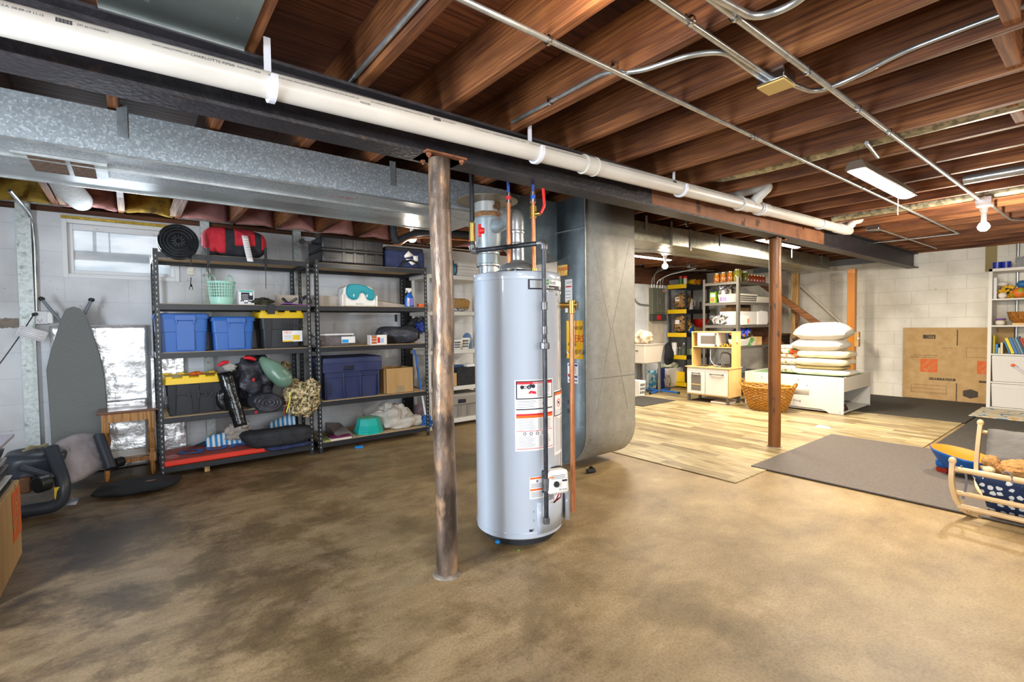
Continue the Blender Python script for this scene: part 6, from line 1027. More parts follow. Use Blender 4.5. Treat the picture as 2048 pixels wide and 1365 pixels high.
obj('coat_hook', B().box(ux0+.12, ux0+.135, ky0-.005, ky0+.003, .95, 1.03).box(ux0+.10, ux0+.14, ky0-.02, ky0+.003, .945, .955), WHITE, t)
for (cy, w_) in ((ky1-.18, .10), (ky0+.18, .12)): obj('hob_plate' if cy > 4 else 'sink_bowl', B().box(kx0+.07, kx0+.26, cy-w_, cy+w_, kt+.016, kt+.019), mat('dark_steel', '3e3a36', rough=.3, metal=.5), t, bev=.001)
obj('tap', B().tube(smooth_path([(kx0+.29, ky0+.12, kt+.016), (kx0+.29, ky0+.12, kt+.22), (kx0+.20, ky0+.22, kt+.24), (kx0+.19, ky0+.24, kt+.13)], .06), .012, 12).cyl((kx0+.29, ky0+.12, kt+.016), (kx0+.29, ky0+.12, kt+.10), .017), KG, t)
obj('cable', B().tube(smooth_path([(ux0+.05, ky0+.38, .853), (ux0+.04, ky0+.38, .65), (ux0+.03, ky0+.30, .575), (ux0+.02, ky0+.2, .57)], .05), .004, 8), WHITE, t)
for k in range(2): one('toy_digger', B().blob((ux0+.06, ky0+.09+.09*k, .895), (.03, .035, .024), .2, 4, k, .7), mat('toy_yellow', 'd9a431', '3a2c1c', rough=.4, scale=30, lo=.45, hi=.5), ('small yellow toy car on the kitchen shelf beside the upright', 'small yellow toy car nearest the microwave')[k], 'toy car', 'toy cars on the toy kitchen shelf')
one('folded_rug', B().box(kx0+.02, kx0+.28, ky0+.03, ky0+.30, .009, .04), mat('pale_cloth', 'd0c9bf', rough=.8), 'pale folded cloth on the floor under the toy kitchen', 'cloth', bev=.01)
one('brown_rug', B().box(kx0+.06, kx0+.30, ky0+.32, ky1-.03, .009, .02), mat('brown_rug', '4a3c30', rough=.9), 'dark brown mat on the floor under the toy kitchen', 'mat')
# ================================================================ white activity bench, pillows and blankets
bx0, bx1, by0, by1, bz = 7.32, 8.38, 2.30, 3.60, .50; t = thing('play_table', 'low white play table with an open end and a cutout front', 'play table', (7.8, 3, 0)); th = .016; Yz = Matrix(((0, 0, 1, 0), (1, 0, 0, 0), (0, 1, 0, 0), (0, 0, 0, 1)))
fr = [(by0, .012), (by0+.17, .012), (by0+.22, .045), (by0+.26, .055), (by1-.24, .055), (by1-.2, .045), (by1-.17, .012), (by1, .012), (by1, bz), (by0, bz)]
for x in (bx0, bx1-th): obj('long_side', B().prism(fr, x, x+th, Yz), KW, t)
obj('end_rail', B().box(bx0+th, bx1-th, by0, by0+th, .31, bz), KW, t); obj('far_end', B().box(bx0+th, bx1-th, by1-th, by1, .012, bz), KW, t)
obj('table_top', B().box(bx0+th, bx1-th, by0+th, by1-th, bz-.035, bz-.02), mat('play_green', '86a878', rough=.6), t, label='pale green playing surface'); obj('low_shelf', B().box(bx0+th, bx1-th, by0+.002, by1-th, .03, .045), KW, t)
f = plane_fn((bx0, by0+.70, .30), (0, -1, 0), (0, 0, 1), .001); w_ = .29; b = B(); rect(b, f, 0, .29, -.075, .095); obj('handle_plate', b, PL('plate_white', 'd9d5ce', .4), t, thick=.004); b = B(); rect(b, plane_fn((bx0, by0+.70, .30), (0, -1, 0), (0, 0, 1), .004), -.06, .03, -.0, .03); obj('grip_hole', b, DARK, t)
b = B(); text(b, 'Melissa & Doug', .045, lambda x, y, z: f(x-.10, y-.16)); obj('lettering', b, INK, t); b = B()
for yy, zz in ((by0+.55, .43), (by1-.25, .43), (by0+.44, .36), (by0+.44, .245), (by0+.04, .04)): b.cyl((bx0-.002, yy, zz), (bx0, yy, zz), .007, n=10)
obj('screw_head', b, CHROME, t)
PW = mat('pillow_white', 'c9c4ba', 'd2cdc4', rough=.85, scale=5, bump=.7, bs=5); CR = mat('cream_blanket', 'd3c5a5', 'ddd0b2', rough=.9, scale=14, bump=.4); QW = mat('quilt_white', 'e2d9cc', 'ece4d8', rough=.9, scale=14, bump=.5); LEO = mat('speckled_fleece', 'cfc4b0', '8d8068', rough=.9, scale=30, lo=.52, hi=.58, bump=.4)
def pillow(lab, c, sx_, sy_, h, rz, m=PW, seed=0, droop=.0, name='pillow'):
    def g(u, v):
        a = 2*PI*u; b_ = PI*(v-.5); ca, sa = cos(a), sin(a); k = max(abs(ca), abs(sa)); q = 1/k; q = 1+(q-1)*.82; r_ = cos(b_)
        rr = min(1, r_)**.55; x = ca*q*rr; y = sa*q*rr; th_ = math.copysign(abs(sin(b_))**.8, sin(b_))*(1-(abs(x)**3+abs(y)**3)*.45)
        return V((x*sx_*(1-.06*abs(y)), y*sy_*(1-.06*abs(x)), th_*h*(1+.15*noise.noise(V((x*2+seed, y*2, 1))))-droop*(x*x)))
    b = B().grid(g, 40, 20, True).move(T(*c) @ RZ(rz)); return one(name, b, m, lab, 'pillow' if name == 'pillow' else 'blanket')
def folded(lab, c, sx_, sy_, h, rz, m, seed=0, name='folded_blanket'):
    def g(u, v):
        a = 2*PI*u; x = -1+2*v; e = (1-abs(x)**10)**.5; yy = math.copysign(abs(cos(a))**.35, cos(a))*e; zz = math.copysign(abs(sin(a))**.7, sin(a))*e
        return V((x*sx_, yy*sy_, zz*h/2*(1+.12*noise.noise(V((x*3+seed, a, 0))))))
    return one(name, B().grid(g, 36, 24, True).move(T(*c) @ RZ(rz)), m, lab, 'blanket')
py = lambda px, X=7.6: Xp(px, 700, X).y
yc = (py(1592)+py(1700))/2; hy = (py(1592)-py(1700))/2
folded('cream quilt at the bottom of the stack under the pillows', (7.62, yc-.03, bz+.042), .24, hy*1.05, .075, 0, QW, 1)
folded('olive cream blanket just above the bottom quilt', (7.64, yc+.0, bz+.108), .22, hy*.88, .05, 0, mat('olive_blanket', 'bdb07e', rough=.9, bump=.3), 2)
folded('thick beige fleece blanket folded in the middle of the stack', (7.62, yc-.03, bz+.185), .25, hy*.98, .10, 0, CR, 3)
folded('upper beige fleece blanket directly under the pillows', (7.62, yc-.05, bz+.290), .24, hy*.95, .105, 0, CR, 4)
pillow('lower white pillow on the blanket stack', (7.62, yc+.02, bz+.415), .26, hy*1.02, .115, 0, PW, 1); pillow('upper white pillow topmost of the stack', (7.60, yc-.02, bz+.60), .27, hy*1.03, .13, .06, PW, 2, .03)
y2 = (py(1568)+py(1600))/2+.04
folded('speckled fleece throw at the bottom of the left stack', (7.66, y2, bz+.06), .2, .22, .12, 0, LEO, 5); folded('grey-beige throw in the middle of the left stack', (7.66, y2, bz+.17), .2, .22, .10, 0, LEO, 6)
QC = mat('patchwork', 'c8441f', '3d8a3a', rough=.9, scale=18, lo=.45, hi=.5, c3='e8e2d4', s3=14, lo3=.5, hi3=.52); folded('rust and brown quilt in the left stack', (7.66, y2, bz+.25), .2, .21, .06, 0, mat('rust_quilt', 'a4643c', 'd9cdb8', rough=.9, scale=20, lo=.48, hi=.52), 7); folded('colourful patchwork quilt on top of the left stack', (7.66, y2, bz+.315), .2, .20, .07, 0, QC, 8)
folded('white and green throw topmost of the left stack', (7.66, y2+.01, bz+.375), .19, .17, .05, 0, mat('white_green', 'e4e0d4', '6f9a4a', rough=.9, scale=16, lo=.58, hi=.62), 9)
for i, (dx, dy, c, z_) in enumerate(((.06, .05, 'e0551c', .10), (.10, .12, 'e3c420', .08), (.16, .05, '2a2a2c', .09), (.12, .08, 'c52a1c', .19))):
    t = thing('toy_truck', ('orange toy truck at the open end of the play table', 'yellow toy loader in the open end of the play table', 'black wheeled toy in the open end of the play table', 'red toy piece on top of the toy trucks')[i], 'toy truck', (bx0+dx, by0+dy, .046)); m = PL('toy_'+c, c, .35); zb = .046 if i < 3 else .14
    obj('toy_body', B().box(bx0+dx-.02, bx0+dx+.05, by0+dy-.03, by0+dy+.05, zb+.025, zb+.055).box(bx0+dx+.01, bx0+dx+.04, by0+dy-.02, by0+dy+.03, zb+.055, zb+.085), m, t, bev=.004)
    if i < 3:
        for wx in (-.01, .04): obj('toy_wheel', B().cyl((bx0+dx+wx, by0+dy-.035, zb+.018), (bx0+dx+wx, by0+dy+.055, zb+.018), .018, n=14), BLACKP, t)
# ================================================================ wicker laundry basket
WB = mat('golden_wicker', 'b3761f', 'd79a3a', rough=.45, scale=70, st=(1, 1, 1.5), bump=1, bs=60, c3='6d3f10', s3=90, lo3=.55, hi3=.62)
c = V((7.02, 3.135, 0)); t = thing('wicker_basket', 'large golden wicker laundry basket with two side handles', 'basket', tuple(c)); Hb = .30
def wk(v): return .225+.115*v**.8
b = B(); n = 120
for k in range(17):
    v = k/16; r_ = wk(v); pts = [c+V((r_*.72*cos(2*PI*j/72)*(1+.03*(-1)**(j//2+k)), r_*sin(2*PI*j/72)*(1+.03*(-1)**(j//2+k)), .012+Hb*v+.018*abs(sin(2*PI*j/72))*v)) for j in range(72)]; b.tube(pts, .0095, 6, close=True)
b.v; obj('woven_wall', b, WB, t, label='golden woven strands'); b = B().lathe([(.001, .014), (.9, .014)], (0, 0, 0), 40); b.v = [c+V((p.x*.225*.72, p.y*.225, .014)) for p in b.v]; obj('basket_floor', b, WB, t)
b = B().tube([c+V((wk(1)*.74*cos(2*PI*j/48), wk(1)*1.02*sin(2*PI*j/48), .012+Hb+.022+.018*abs(sin(2*PI*j/48))+.004*sin(j*2.1))) for j in range(48)], .013, 8, close=True); obj('braided_rim', b, WB, t)
for s_ in (-1, 1): obj('handle', B().tube([c+V((.07*cos(a), s_*(wk(1)*1.0+.035*sin(a)), Hb+.045+.065*sin(a))) for a in [PI*j/10 for j in range(11)]], .013, 8), WB, t)
one('basket_liner', B().blob(c+V((0, 0, .17)), (.16, .22, .05), .25, 3, 4, ridge=.4), mat('pale_liner', 'c9bda8', rough=.9), 'pale cloth lying inside the golden wicker basket', 'cloth')
# ================================================================ grey metal shelf with preserves
GM = PL('shelf_grey_steel', '77736c', .4, metal=.5); gx0, gx1, gy0, gy1 = 7.60, 8.80, 3.84, 4.46; GL = [.40, .855, 1.20, 1.57, 1.90]
t = thing('metal_shelf', 'grey steel shelving with preserve jars along the top', 'shelving unit', (8.2, 4.1, 0))
for x, sx_ in ((gx0, 1), (gx1, -1)):
    for y, sy in ((gy0, 1), (gy1, -1)): obj('upright', B().box(*sorted((x, x+sx_*.045)), *sorted((y, y+sy*.004)), .006, 1.965).box(*sorted((x, x+sx_*.004)), *sorted((y, y+sy*.045)), .006, 1.965), GM, t)
for z_ in GL: obj('shelf_tray', B().box(gx0+.005, gx1-.005, gy0+.005, gy1-.005, z_-.012, z_).box(gx0+.005, gx1-.005, gy0+.004, gy0+.012, z_-.045, z_-.012).box(gx0+.003, gx0+.012, gy0+.005, gy1-.005, z_-.045, z_-.012), GM, t, bev=.002)
def gl(c_, nm, c2=None): return mat(nm, c_, c2 or c_, rough=.12, scale=28, lo=.42, hi=.58, coat=.8)
LID = PL('jar_lid_gold', 'b6a98c', .3, metal=.6); LIDW = PL('jar_lid_white', 'd9d4c4', .4)
def jar(lab, x, y, z_, r_, h, m, lid=LID, grp=None, cat='jar', name='preserve_jar'):
    t = thing(name, lab, cat, (x, y, z_), 0, grp); obj('jar_glass', B().lathe([(.001, 0), (r_*.92, 0), (r_, .008), (r_, h*.74), (r_*.78, h*.86), (r_*.78, h*.9)], (x, y, z_), 18), m, t); obj('jar_lid', B().lathe([(r_*.82, h*.88), (r_*.82, h), (.001, h)], (x, y, z_), 18), lid, t); return t
OR = gl('a8480c', 'orange_preserve', 'f0a63c'); OL = gl('8a8a34', 'olive_pickles', 'a6a24c'); RD = gl('7c2a16', 'red_preserve', '9c4420')
names1 = ('orange preserve jar first from the left on the grey shelf', 'orange preserve jar second from the left on the grey shelf', 'orange preserve jar beside the tall pickle jar', 'tall jar of green pickles at the shelf corner', 'dark green pickle jar behind the corner upright')
for i, px in enumerate((1434, 1447, 1461, 1475, 1490)):
    y = Xp(px, 555, gx0+.07).y if i < 3 else gy0+.06; x = gx0+.07 if i < 3 else Yp(px, 555, gy0+.06).x; jar(names1[i], x, y, GL[4], (.046, .05, .046, .06, .05)[i], (.155, .165, .17, .195, .17)[i], (OR, OR, OR, OL, mat('dark_pickles', '5c5f2c', '74743a', rough=.12, scale=40, coat=.8))[i], grp='preserve jars on the grey shelf')
for i in range(6):
    x = gx0+.42+.105*i; jar(('first', 'second', 'third', 'fourth', 'fifth', 'last')[i]+' red preserve jar counted from the corner of the grey shelf', x, gy0+.06, GL[4], .042, .13, RD, grp='preserve jars on the grey shelf')
# second level goods
z_ = GL[3]; Y_ = gy0+.05; yy = lambda px, X: Xp(px, 600, X).y; xx = lambda px: Yp(px, 610, Y_).x
def carton(lab, x0, x1, y0, y1, z0, z1, m, deco=None, name='food_box', cat='box', bev=.003): return one(name, B().box(x0, x1, y0, y1, z0, z1), m, lab, cat, bev=bev)
t = carton('green and white soup carton with an orange picture', gx0+.05, gx0+.13, yy(1431, gx0+.05), yy(1420, gx0+.05), z_, z_+.175, mat('lime_carton', '8cc63a', rough=.4), name='soup_carton'); obj('picture', B().blob((gx0+.05, yy(1425, gx0+.05), z_+.05), (.002, .04, .04), 0), PL('peach_print', 'e8825c', .5), t); obj('white_band', B().box(gx0+.048, gx0+.05, yy(1430, gx0+.05), yy(1421, gx0+.05), z_+.10, z_+.15), PAPER, t)
one('green_bottle', B().lathe([(.001, 0), (.042, 0), (.042, .14), (.02, .17), (.02, .2), (.001, .2)], (gx0+.14, yy(1432, gx0+.14), z_), 16), PL('deep_green', '2f7a3c', .3), 'dark green plastic bottle beside the soup carton', 'bottle')
b = B().lathe([(.001, 0), (.05, 0), (.05, .10), (.035, .145), (.03, .2), (.001, .21)], (gx0+.07, yy(1447, gx0+.07), z_), 18); t = one('lavender_bottle', b, PL('milk_white', 'e2dfe2', .35), 'white bottle with a lavender label on the grey shelf', 'bottle'); obj('lavender_label', B().lathe([(.0505, .02), (.0515, .025), (.0515, .085), (.0505, .09)], (gx0+.07, yy(1447, gx0+.07), z_), 18), PL('lavender', 'a48fd0', .4), t)
one('chip_bag', B().blob((gx0+.15, yy(1450, gx0+.15)+.02, z_+.225), (.07, .11, .09), .35, 3, 6, ridge=.6), mat('silver_foil_bag', 'c5c5c9', '7d7d84', rough=.2, metal=.9, scale=12, bump=1, bs=10), 'crumpled silver foil bag on the second grey shelf', 'bag')
cr = crate('white perforated basket at the corner of the grey shelf', gx0+.05, xx(1513), gy0+.03, gy0+.38, z_, .135, mat('cream_basket', 'd9d2c4', rough=.5)); t = one('white_basket', B().taper((xx(1514), xx(1538)-.01, gy0+.05, gy0+.33), (xx(1513)+.01, xx(1539), gy0+.03, gy0+.35), z_, z_+.10), mat('cream_basket', 'd9d2c4'), 'low cream bin next to the perforated basket', 'bin', bev=.006)
for i, (dx, h, c_) in enumerate(((.12, .21, 'b3b3a8'), (.20, .18, 'a8502c'), (.30, .24, 'c9c4b8'), (.42, .20, '5c2f1e'))): one('spice_bottle', B().lathe([(.001, 0), (.026, 0), (.026, h*.7), (.016, h*.85), (.016, h), (.001, h)], (gx0+dx, gy0+.20, z_+.0), 12), PL('bottle_'+c_, c_, .4), ('grey', 'orange brown', 'pale', 'dark brown')[i]+' bottle standing in the perforated basket', 'bottle')
for i in range(3): one('small_jar', B().lathe([(.001, 0), (.028, 0), (.028, .12), (.02, .13), (.001, .135)], (gx0+.66+.1*i, gy0+.15, z_), 12), PL('near_black', '2c2a2e', .3), ('first', 'second', 'third')[i]+' small dark jar with a mint lid behind the cream bin', 'jar'); 
# third level
z_ = GL[2]
one('foil_packet', B().blob((gx0+.10, yy(1443, gx0+.1), z_+.075), (.06, .12, .08), .3, 3, 12, .6, ridge=.5), mat('silver_green_pack', 'c9c9cc', '55554e', rough=.3, metal=.6, scale=16, lo=.5, hi=.56), 'silver and green crinkled snack packet above the toy kitchen', 'packet')
one('tea_bag_pack', B().box(gx0+.10, gx0+.16, yy(1473, gx0+.1), yy(1451, gx0+.1), z_, z_+.215), mat('teal_pouch', '6da39a', '8a8c3e', rough=.35, scale=12, lo=.4, hi=.6), 'teal printed pouch leaning above the toy kitchen', 'pouch', bev=.02)
one('white_storage_box', B().box(gx0+.06, xx(1513), gy0+.04, gy0+.35, z_, z_+.22), PL('frost_white', 'd5d3d0', .35), 'large frosted white box behind the small white tub', 'storage box', bev=.006); one('white_storage_box', B().box(xx(1514), xx(1533), gy0+.03, gy0+.35, z_, z_+.22), PAPER, 'plain white carton beside the frosted box', 'box', bev=.003)
t = one('white_tub', B().taper((gx0+.10, gx0+.27, gy0-.02, gy0+.028), (gx0+.09, gx0+.28, gy0-.03, gy0+.028), z_+.001, z_+.15), PL('tub_white', 'e3e0da', .35), 'small white tub with an orange picture at the front of the grey shelf', 'tub', bev=.004); obj('picture', B().box(gx0+.22, gx0+.27, gy0-.034, gy0-.028, z_+.03, z_+.10), PL('peach_print', 'e8825c', .5), t)
one('brown_carton', B().box(gx0+.45, gx0+1.1, gy0+.36, gy0+.55, z_, z_+.30), CARD, 'brown carton behind the white boxes on the grey shelf', 'box'); one('white_jug', B().blob((gx0+1.05, gy0+.12, z_+.12), (.09, .08, .12), .05, 2, 1, .6), PL('tub_white', 'e3e0da'), 'white jug at the right end of the grey shelf', 'jug')
# fourth level
z_ = GL[1]
one('toy_bin', B().blob((gx0+.35, gy0+.15, z_+.13+.08), (.2, .10, .07), .3, 3, 5, ridge=.5), mat('blue_orange_toys', '1f3fb0', 'd98a1e', rough=.4, scale=9, lo=.48, hi=.5, c3='1c1c1c', s3=8, lo3=.5, hi3=.52), 'heap of blue and orange toys on the grey shelf', 'toys'); one('white_basin', B().taper((gx0+.10, gx0+.34, gy0+.02, gy0+.2), (gx0+.07, gx0+.38, gy0+.0, gy0+.22), z_, z_+.11), KW, 'white enamel basin on the grey shelf above the play table', 'basin', bev=.01)
one('green_carton', B().box(gx0+.45, gx0+.60, gy0+.03, gy0+.15, z_, z_+.13), mat('green_print', '5a9a4a', 'd8d4c8', rough=.4, scale=10, lo=.45, hi=.55), 'green and white printed carton beside the basin', 'box'); one('orange_carton', B().box(gx0+.62, gx0+.85, gy0+.03, gy0+.15, z_, z_+.14), mat('peach_print2', 'd9a25c', 'e6cfa0', rough=.5, scale=10), 'peach printed carton beside the green one', 'box')
for i in range(9): 
    x = gx0+.12+.095*i; jar(('first', 'second', 'third', 'fourth', 'fifth', 'sixth', 'seventh', 'eighth', 'ninth')[i]+' empty glass jar in the row behind the basin, counted from the corner', x, gy0+.26, z_, .034, .17, GLASS, PL('jar_lid_dark', '4a4a4e', .3, metal=.6), 'empty jars on the grey shelf', name='glass_jar')
for i, px in enumerate((1424, 1437, 1452, 1464)): jar(('first', 'second', 'third', 'fourth')[i]+' clear glass jar seen through the opening of the toy kitchen', gx0+.09, yy(px, gx0+.09), GL[0], .05, .16, GLASS, CHROME, 'clear jars behind the toy kitchen', name='glass_jar')
for i, px in enumerate((1448, 1462)): jar(('tall glass canister behind the toy tap', 'tall glass canister behind the toy kitchen upright')[i], gx0+.25, yy(px, gx0+.25), GL[1]-.0, .055, .2, GLASS, CHROME, 'glass canisters', name='glass_canister')
one('grey_bin', B().box(gx0+.08, gx0+.30, gy0+.02, gy0+.3, .42-.02, .55), PL('slate_bin', '6b7078', .4), 'slate grey bin on the lowest grey shelf behind the play table', 'bin', bev=.02)
# ================================================================ yellow and black rack
rx0, rx1, ry0, ry1 = 8.28, 9.12, 5.19, 5.60; RL = [.10, .62, 1.05, 1.50, 1.98]; BK = PL('rack_black', '1e1e20', .5)
t = thing('plastic_rack', 'black plastic rack with yellow shelf ends', 'shelving unit', (8.7, 5.4, 0))
for z_ in RL: obj('rack_shelf', B().box(rx0, rx1, ry0, ry1, z_-.075, z_), BK, t, bev=.006); obj('end_cap', B().box(rx0-.006, rx0, ry0-.002, ry1+.002, z_-.077, z_+.002), YEL, t, bev=.002)
for x in (rx0+.03, rx1-.03):
    for y in (ry0+.03, ry1-.03): obj('leg', B().cyl((x, y, .006), (x, y, RL[-1]-.05), .022, n=12), BK, t)
XR = lambda px, py, Y=ry0+.05: Yp(px, py, Y).x; YR = lambda px, py=600, X=rx0+.05: Xp(px, py, X).y
CRK = mat('crackle_pot', '9a7444', 'b98f58', rough=.7, scale=10, c3='3c2818', s3=30, lo3=.52, hi3=.56, bump=.8)
one('woven_bag', B().blob((rx0+.16, (ry0+ry1)/2-.02, RL[3]+.155), (.12, .15, .152), .12, 2, 3, .75, flat=-.15), CRK, 'brown crinkled paper sack with a white tag on the upper rack shelf', 'sack'); one('woven_bag', B().blob((rx0+.16, (ry0+ry1)/2-.02, RL[2]+.165), (.12, .15, .162), .12, 2, 9, .75, flat=-.16), CRK, 'brown crinkled paper sack with a white tag on the middle rack shelf', 'sack')
for z_ in (RL[3]+.20, RL[2]+.21): obj('paper_tag', B().box(rx0+.03, rx0+.034, ry0+.17, ry0+.26, z_-.04, z_+.04), PAPER, bpy.data.objects['woven_bag' if z_ > 1.6 else 'woven_bag.001'])
one('white_pitcher', B().lathe([(.001, 0), (.07, 0), (.065, .16), (.055, .21), (.001, .22)], (XR(1384, 600), ry0+.1, RL[3]), 20).tube([(XR(1384, 600)+.06, ry0+.08, RL[3]+.05), (XR(1384, 600)+.11, ry0+.06, RL[3]+.08), (XR(1384, 600)+.10, ry0+.06, RL[3]+.16), (XR(1384, 600)+.05, ry0+.08, RL[3]+.19)], .01, 8), KW, 'white ribbed pitcher with a handle on the rack', 'pitcher')
one('dark_bottle', B().lathe([(.001, 0), (.03, 0), (.03, .15), (.02, .19), (.001, .19)], (XR(1395, 600), ry0+.15, RL[3]), 14), PL('petrol', '2c5a70', .3), 'petrol blue flask beside the white pitcher', 'flask')
one('steel_pot', B().lathe([(.001, 0), (.07, 0), (.07, .16), (.001, .165)], (XR(1411, 600), ry0+.1, RL[3]), 18), PL('pot_steel', '6d6a66', .3, metal=.7), 'grey steel pot on the rack behind the grey shelf', 'pot')
one('red_bowl', B().lathe([(.02, .0), (.07, .0), (.15, .08), (.175, .165), (.168, .165), (.14, .085), (.06, .012), (.001, .012)], (XR(1402, 630, ry0+.12), ry0+.12, RL[2]+.10), 28), PL('bowl_red', 'b81b16', .2, coat=.5), 'large glossy red bowl on the middle rack shelf', 'bowl'); one('carton', B().box(XR(1390, 650), XR(1416, 650), ry0+.04, ry0+.25, RL[2], RL[2]+.098), CARD, 'brown carton supporting the red bowl', 'box')
one('party_bag', B().blob((XR(1381, 640), ry0+.07, RL[2]+.10), (.07, .05, .095), .3, 3, 4, ridge=.5), mat('colour_bag', '1f59c8', 'd8e02c', rough=.4, scale=14, lo=.5, hi=.52, c3='b81b46', s3=12, lo3=.55, hi3=.57), 'bright blue and yellow crinkled party bag on the rack', 'bag')
for i, (px, c_, h) in enumerate(((1361, '2f7a3c', .16), (1370, 'd9d2c0', .15))): t = one('seasoning_shaker', B().lathe([(.001, 0), (.035, 0), (.035, h*.75), (.001, h*.76)], (rx0+.06 if i == 0 else rx0+.06, YR(px, 550), RL[4]), 16), PL('shaker_'+c_, c_, .4), ('green shaker with a red cap on top of the rack', 'cream shaker with a red cap on top of the rack')[i], 'shaker', 'shakers on top of the rack'); obj('red_cap', B().lathe([(.036, h*.74), (.034, h), (.001, h)], (rx0+.06, YR(px, 550), RL[4]), 16), INKR, t)
for i, px in enumerate((1388, 1398)): x = XR(px, 560); t = one('orange_canister', B().cyl((x, ry0+.03, RL[4]+.055), (x, ry0+.16, RL[4]+.055), .053, n=24), YEL, ('yellow ringed orange canister on the rack, nearer the shakers', 'yellow ringed orange canister on the rack, nearer the grey shelf')[i], 'canister', 'canisters lying on the rack'); obj('orange_end', B().cyl((x, ry0+.024, RL[4]+.055), (x, ry0+.03, RL[4]+.055), .040, n=24), INKO, t)
one('clear_tub', B().box(rx0+.02, rx0+.2, YR(1358, 550)+.0, ry1-.02, RL[4], RL[4]+.10), CLEAR, 'clear plastic tub at the left of the shakers', 'tub', bev=.01)
one('red_jar', B().lathe([(.001, 0), (.04, 0), (.04, .09), (.001, .1)], (XR(1411, 560), ry0+.1, RL[4]), 16), gl('6d1f1c', 'dark_red_jar'), 'dark red jar at the right end of the rack top', 'jar')
jar('tall clear jar on the rack behind the leg', rx0+.09, ry0+.10, RL[1], .045, .24, GLASS, CHROME, name='glass_jar'); jar('clear jar in the middle of the rack shelf', rx0+.09, ry0+.20, RL[1], .045, .15, GLASS, CHROME, name='glass_jar'); one('paper_roll', B().cyl((rx0+.09, ry1-.09, RL[1]), (rx0+.09, ry1-.09, RL[1]+.24), .05, n=20), PAPER, 'white paper roll at the left of the lower rack shelf', 'paper roll')
one('green_tub', B().box(XR(1383, 700), XR(1400, 700), ry0+.05, ry0+.25, RL[1], RL[1]+.12), mat('sage_tub', 'a4b088', rough=.5), 'sage green tub on the lower rack shelf', 'tub', bev=.006); one('yellow_box', B().box(rx0+.04, rx0+.10, ry0+.06, ry0+.26, RL[0], RL[0]+.20), YEL, 'yellow and white box on the bottom of the rack', 'box', bev=.003)
# ================================================================ electrical panel and conduits
ex = Yp(1296, 600, 5.65).x; ex1 = Yp(1325, 600, 5.60).x
t = thing('breaker_panel', 'grey green electrical panel on the back wall', 'electrical panel', ((ex+ex1)/2, 5.65, 1.3)); EP = PL('panel_green_grey', '5f6257', .4); zt_ = Yp(1310, 577, 5.6).z; zb_ = Yp(1310, 629, 5.6).z; zc_ = Yp(1300, 640, 5.6).z
obj('panel_box', B().box(ex, ex1, 5.54, 5.648, zb_, zt_), EP, t, bev=.004); dr_ = obj('panel_door', B().box(ex+.12, ex1-.02, 5.525, 5.54, zb_+.03, zt_-.02), EP, t, bev=.004); obj('door_latch', B().box(ex+.2, ex+.215, 5.518, 5.526, (zb_+zt_)/2-.06, (zb_+zt_)/2+.06), CHROME, dr_)
obj('warning_sticker', B().box(ex+.30, ex+.38, 5.519, 5.525, zt_-.07, zt_-.03), mat('tan_red', 'c9a890', 'b04a34', rough=.6, scale=60, lo=.5, hi=.55), dr_); obj('lower_box', B().box(ex, ex+.45, 5.55, 5.648, zc_-.02, zb_-.002), PL('dark_grey_box', '3f4442', .5), t, bev=.004); obj('red_sticker', B().box(ex+.14, ex+.26, 5.546, 5.55, zc_+.0, zb_-.02), INKR, t)
obj('backing_board', B().box(ex-.02, ex+.48, 5.625, 5.649, zc_-.45, zt_+.05), mat('pale_board', 'c9c0b0', 'b9ae9c', rough=.8, scale=6), t)
for i, (dx, hx_, hz) in enumerate(((.06, -.25, 2.13), (.13, -.35, 2.18), (.22, .35, 2.10), (.32, .6, 2.16), (.40, .8, 2.2))): conduit('conduit', ('leftmost', 'second', 'middle', 'fourth', 'rightmost')[i]+' of the conduits rising from the electrical panel', [V((ex+dx, 5.61, zt_)), V((ex+dx, 5.61, hz-.06)), V((ex+dx+(hx_*.35), 5.45, hz+.06)), V((ex+dx+hx_, 5.0, 2.25))], .013, rad=.12)
conduit('conduit', 'conduit looping from the side of the electrical panel down the wall', [V((ex, 5.62, 1.58)), V((ex-.35, 5.62, 1.60)), V((ex-.50, 5.62, 1.75)), V((ex-.50, 5.62, 2.2))], .014, rad=.15)
q = Yp(1383, 532, 5.0); one('junction_box', B().box(q.x-.11, q.x+.09, 4.97, 5.03, q.z-.04, q.z+.04), CONDUIT, 'beige junction box near the bare bulb over the rack', 'electrical box', bev=.005); conduit('conduit', 'pair of conduits running from the bulb to the beige junction box', [Yp(1335, 534, 5.0), Yp(1376, 532, 5.0)], .012); conduit('conduit', 'conduit leaving the beige junction box toward the stairs', [Yp(1392, 532, 5.0), Yp(1420, 525, 5.0), Yp(1460, 524, 5.0)], .012)
q = Yp(1272, 528, 5.2); one('blue_pipe', B().cyl(Yp(1262, 524, 5.62), Yp(1282, 530, 5.62), .024), INKB, 'short blue pipe beside the panel conduits', 'pipe')
# dark rim boards on the back wall above the rack
one('rim_board', B().box(7.2, 9.7, 5.60, 5.648, 1.98, 2.26), wood('dark_rim', '4a2c1a', '6a4228', 'x', 1, .7), 'dark brown rim board on the wall behind the preserves', 'board')
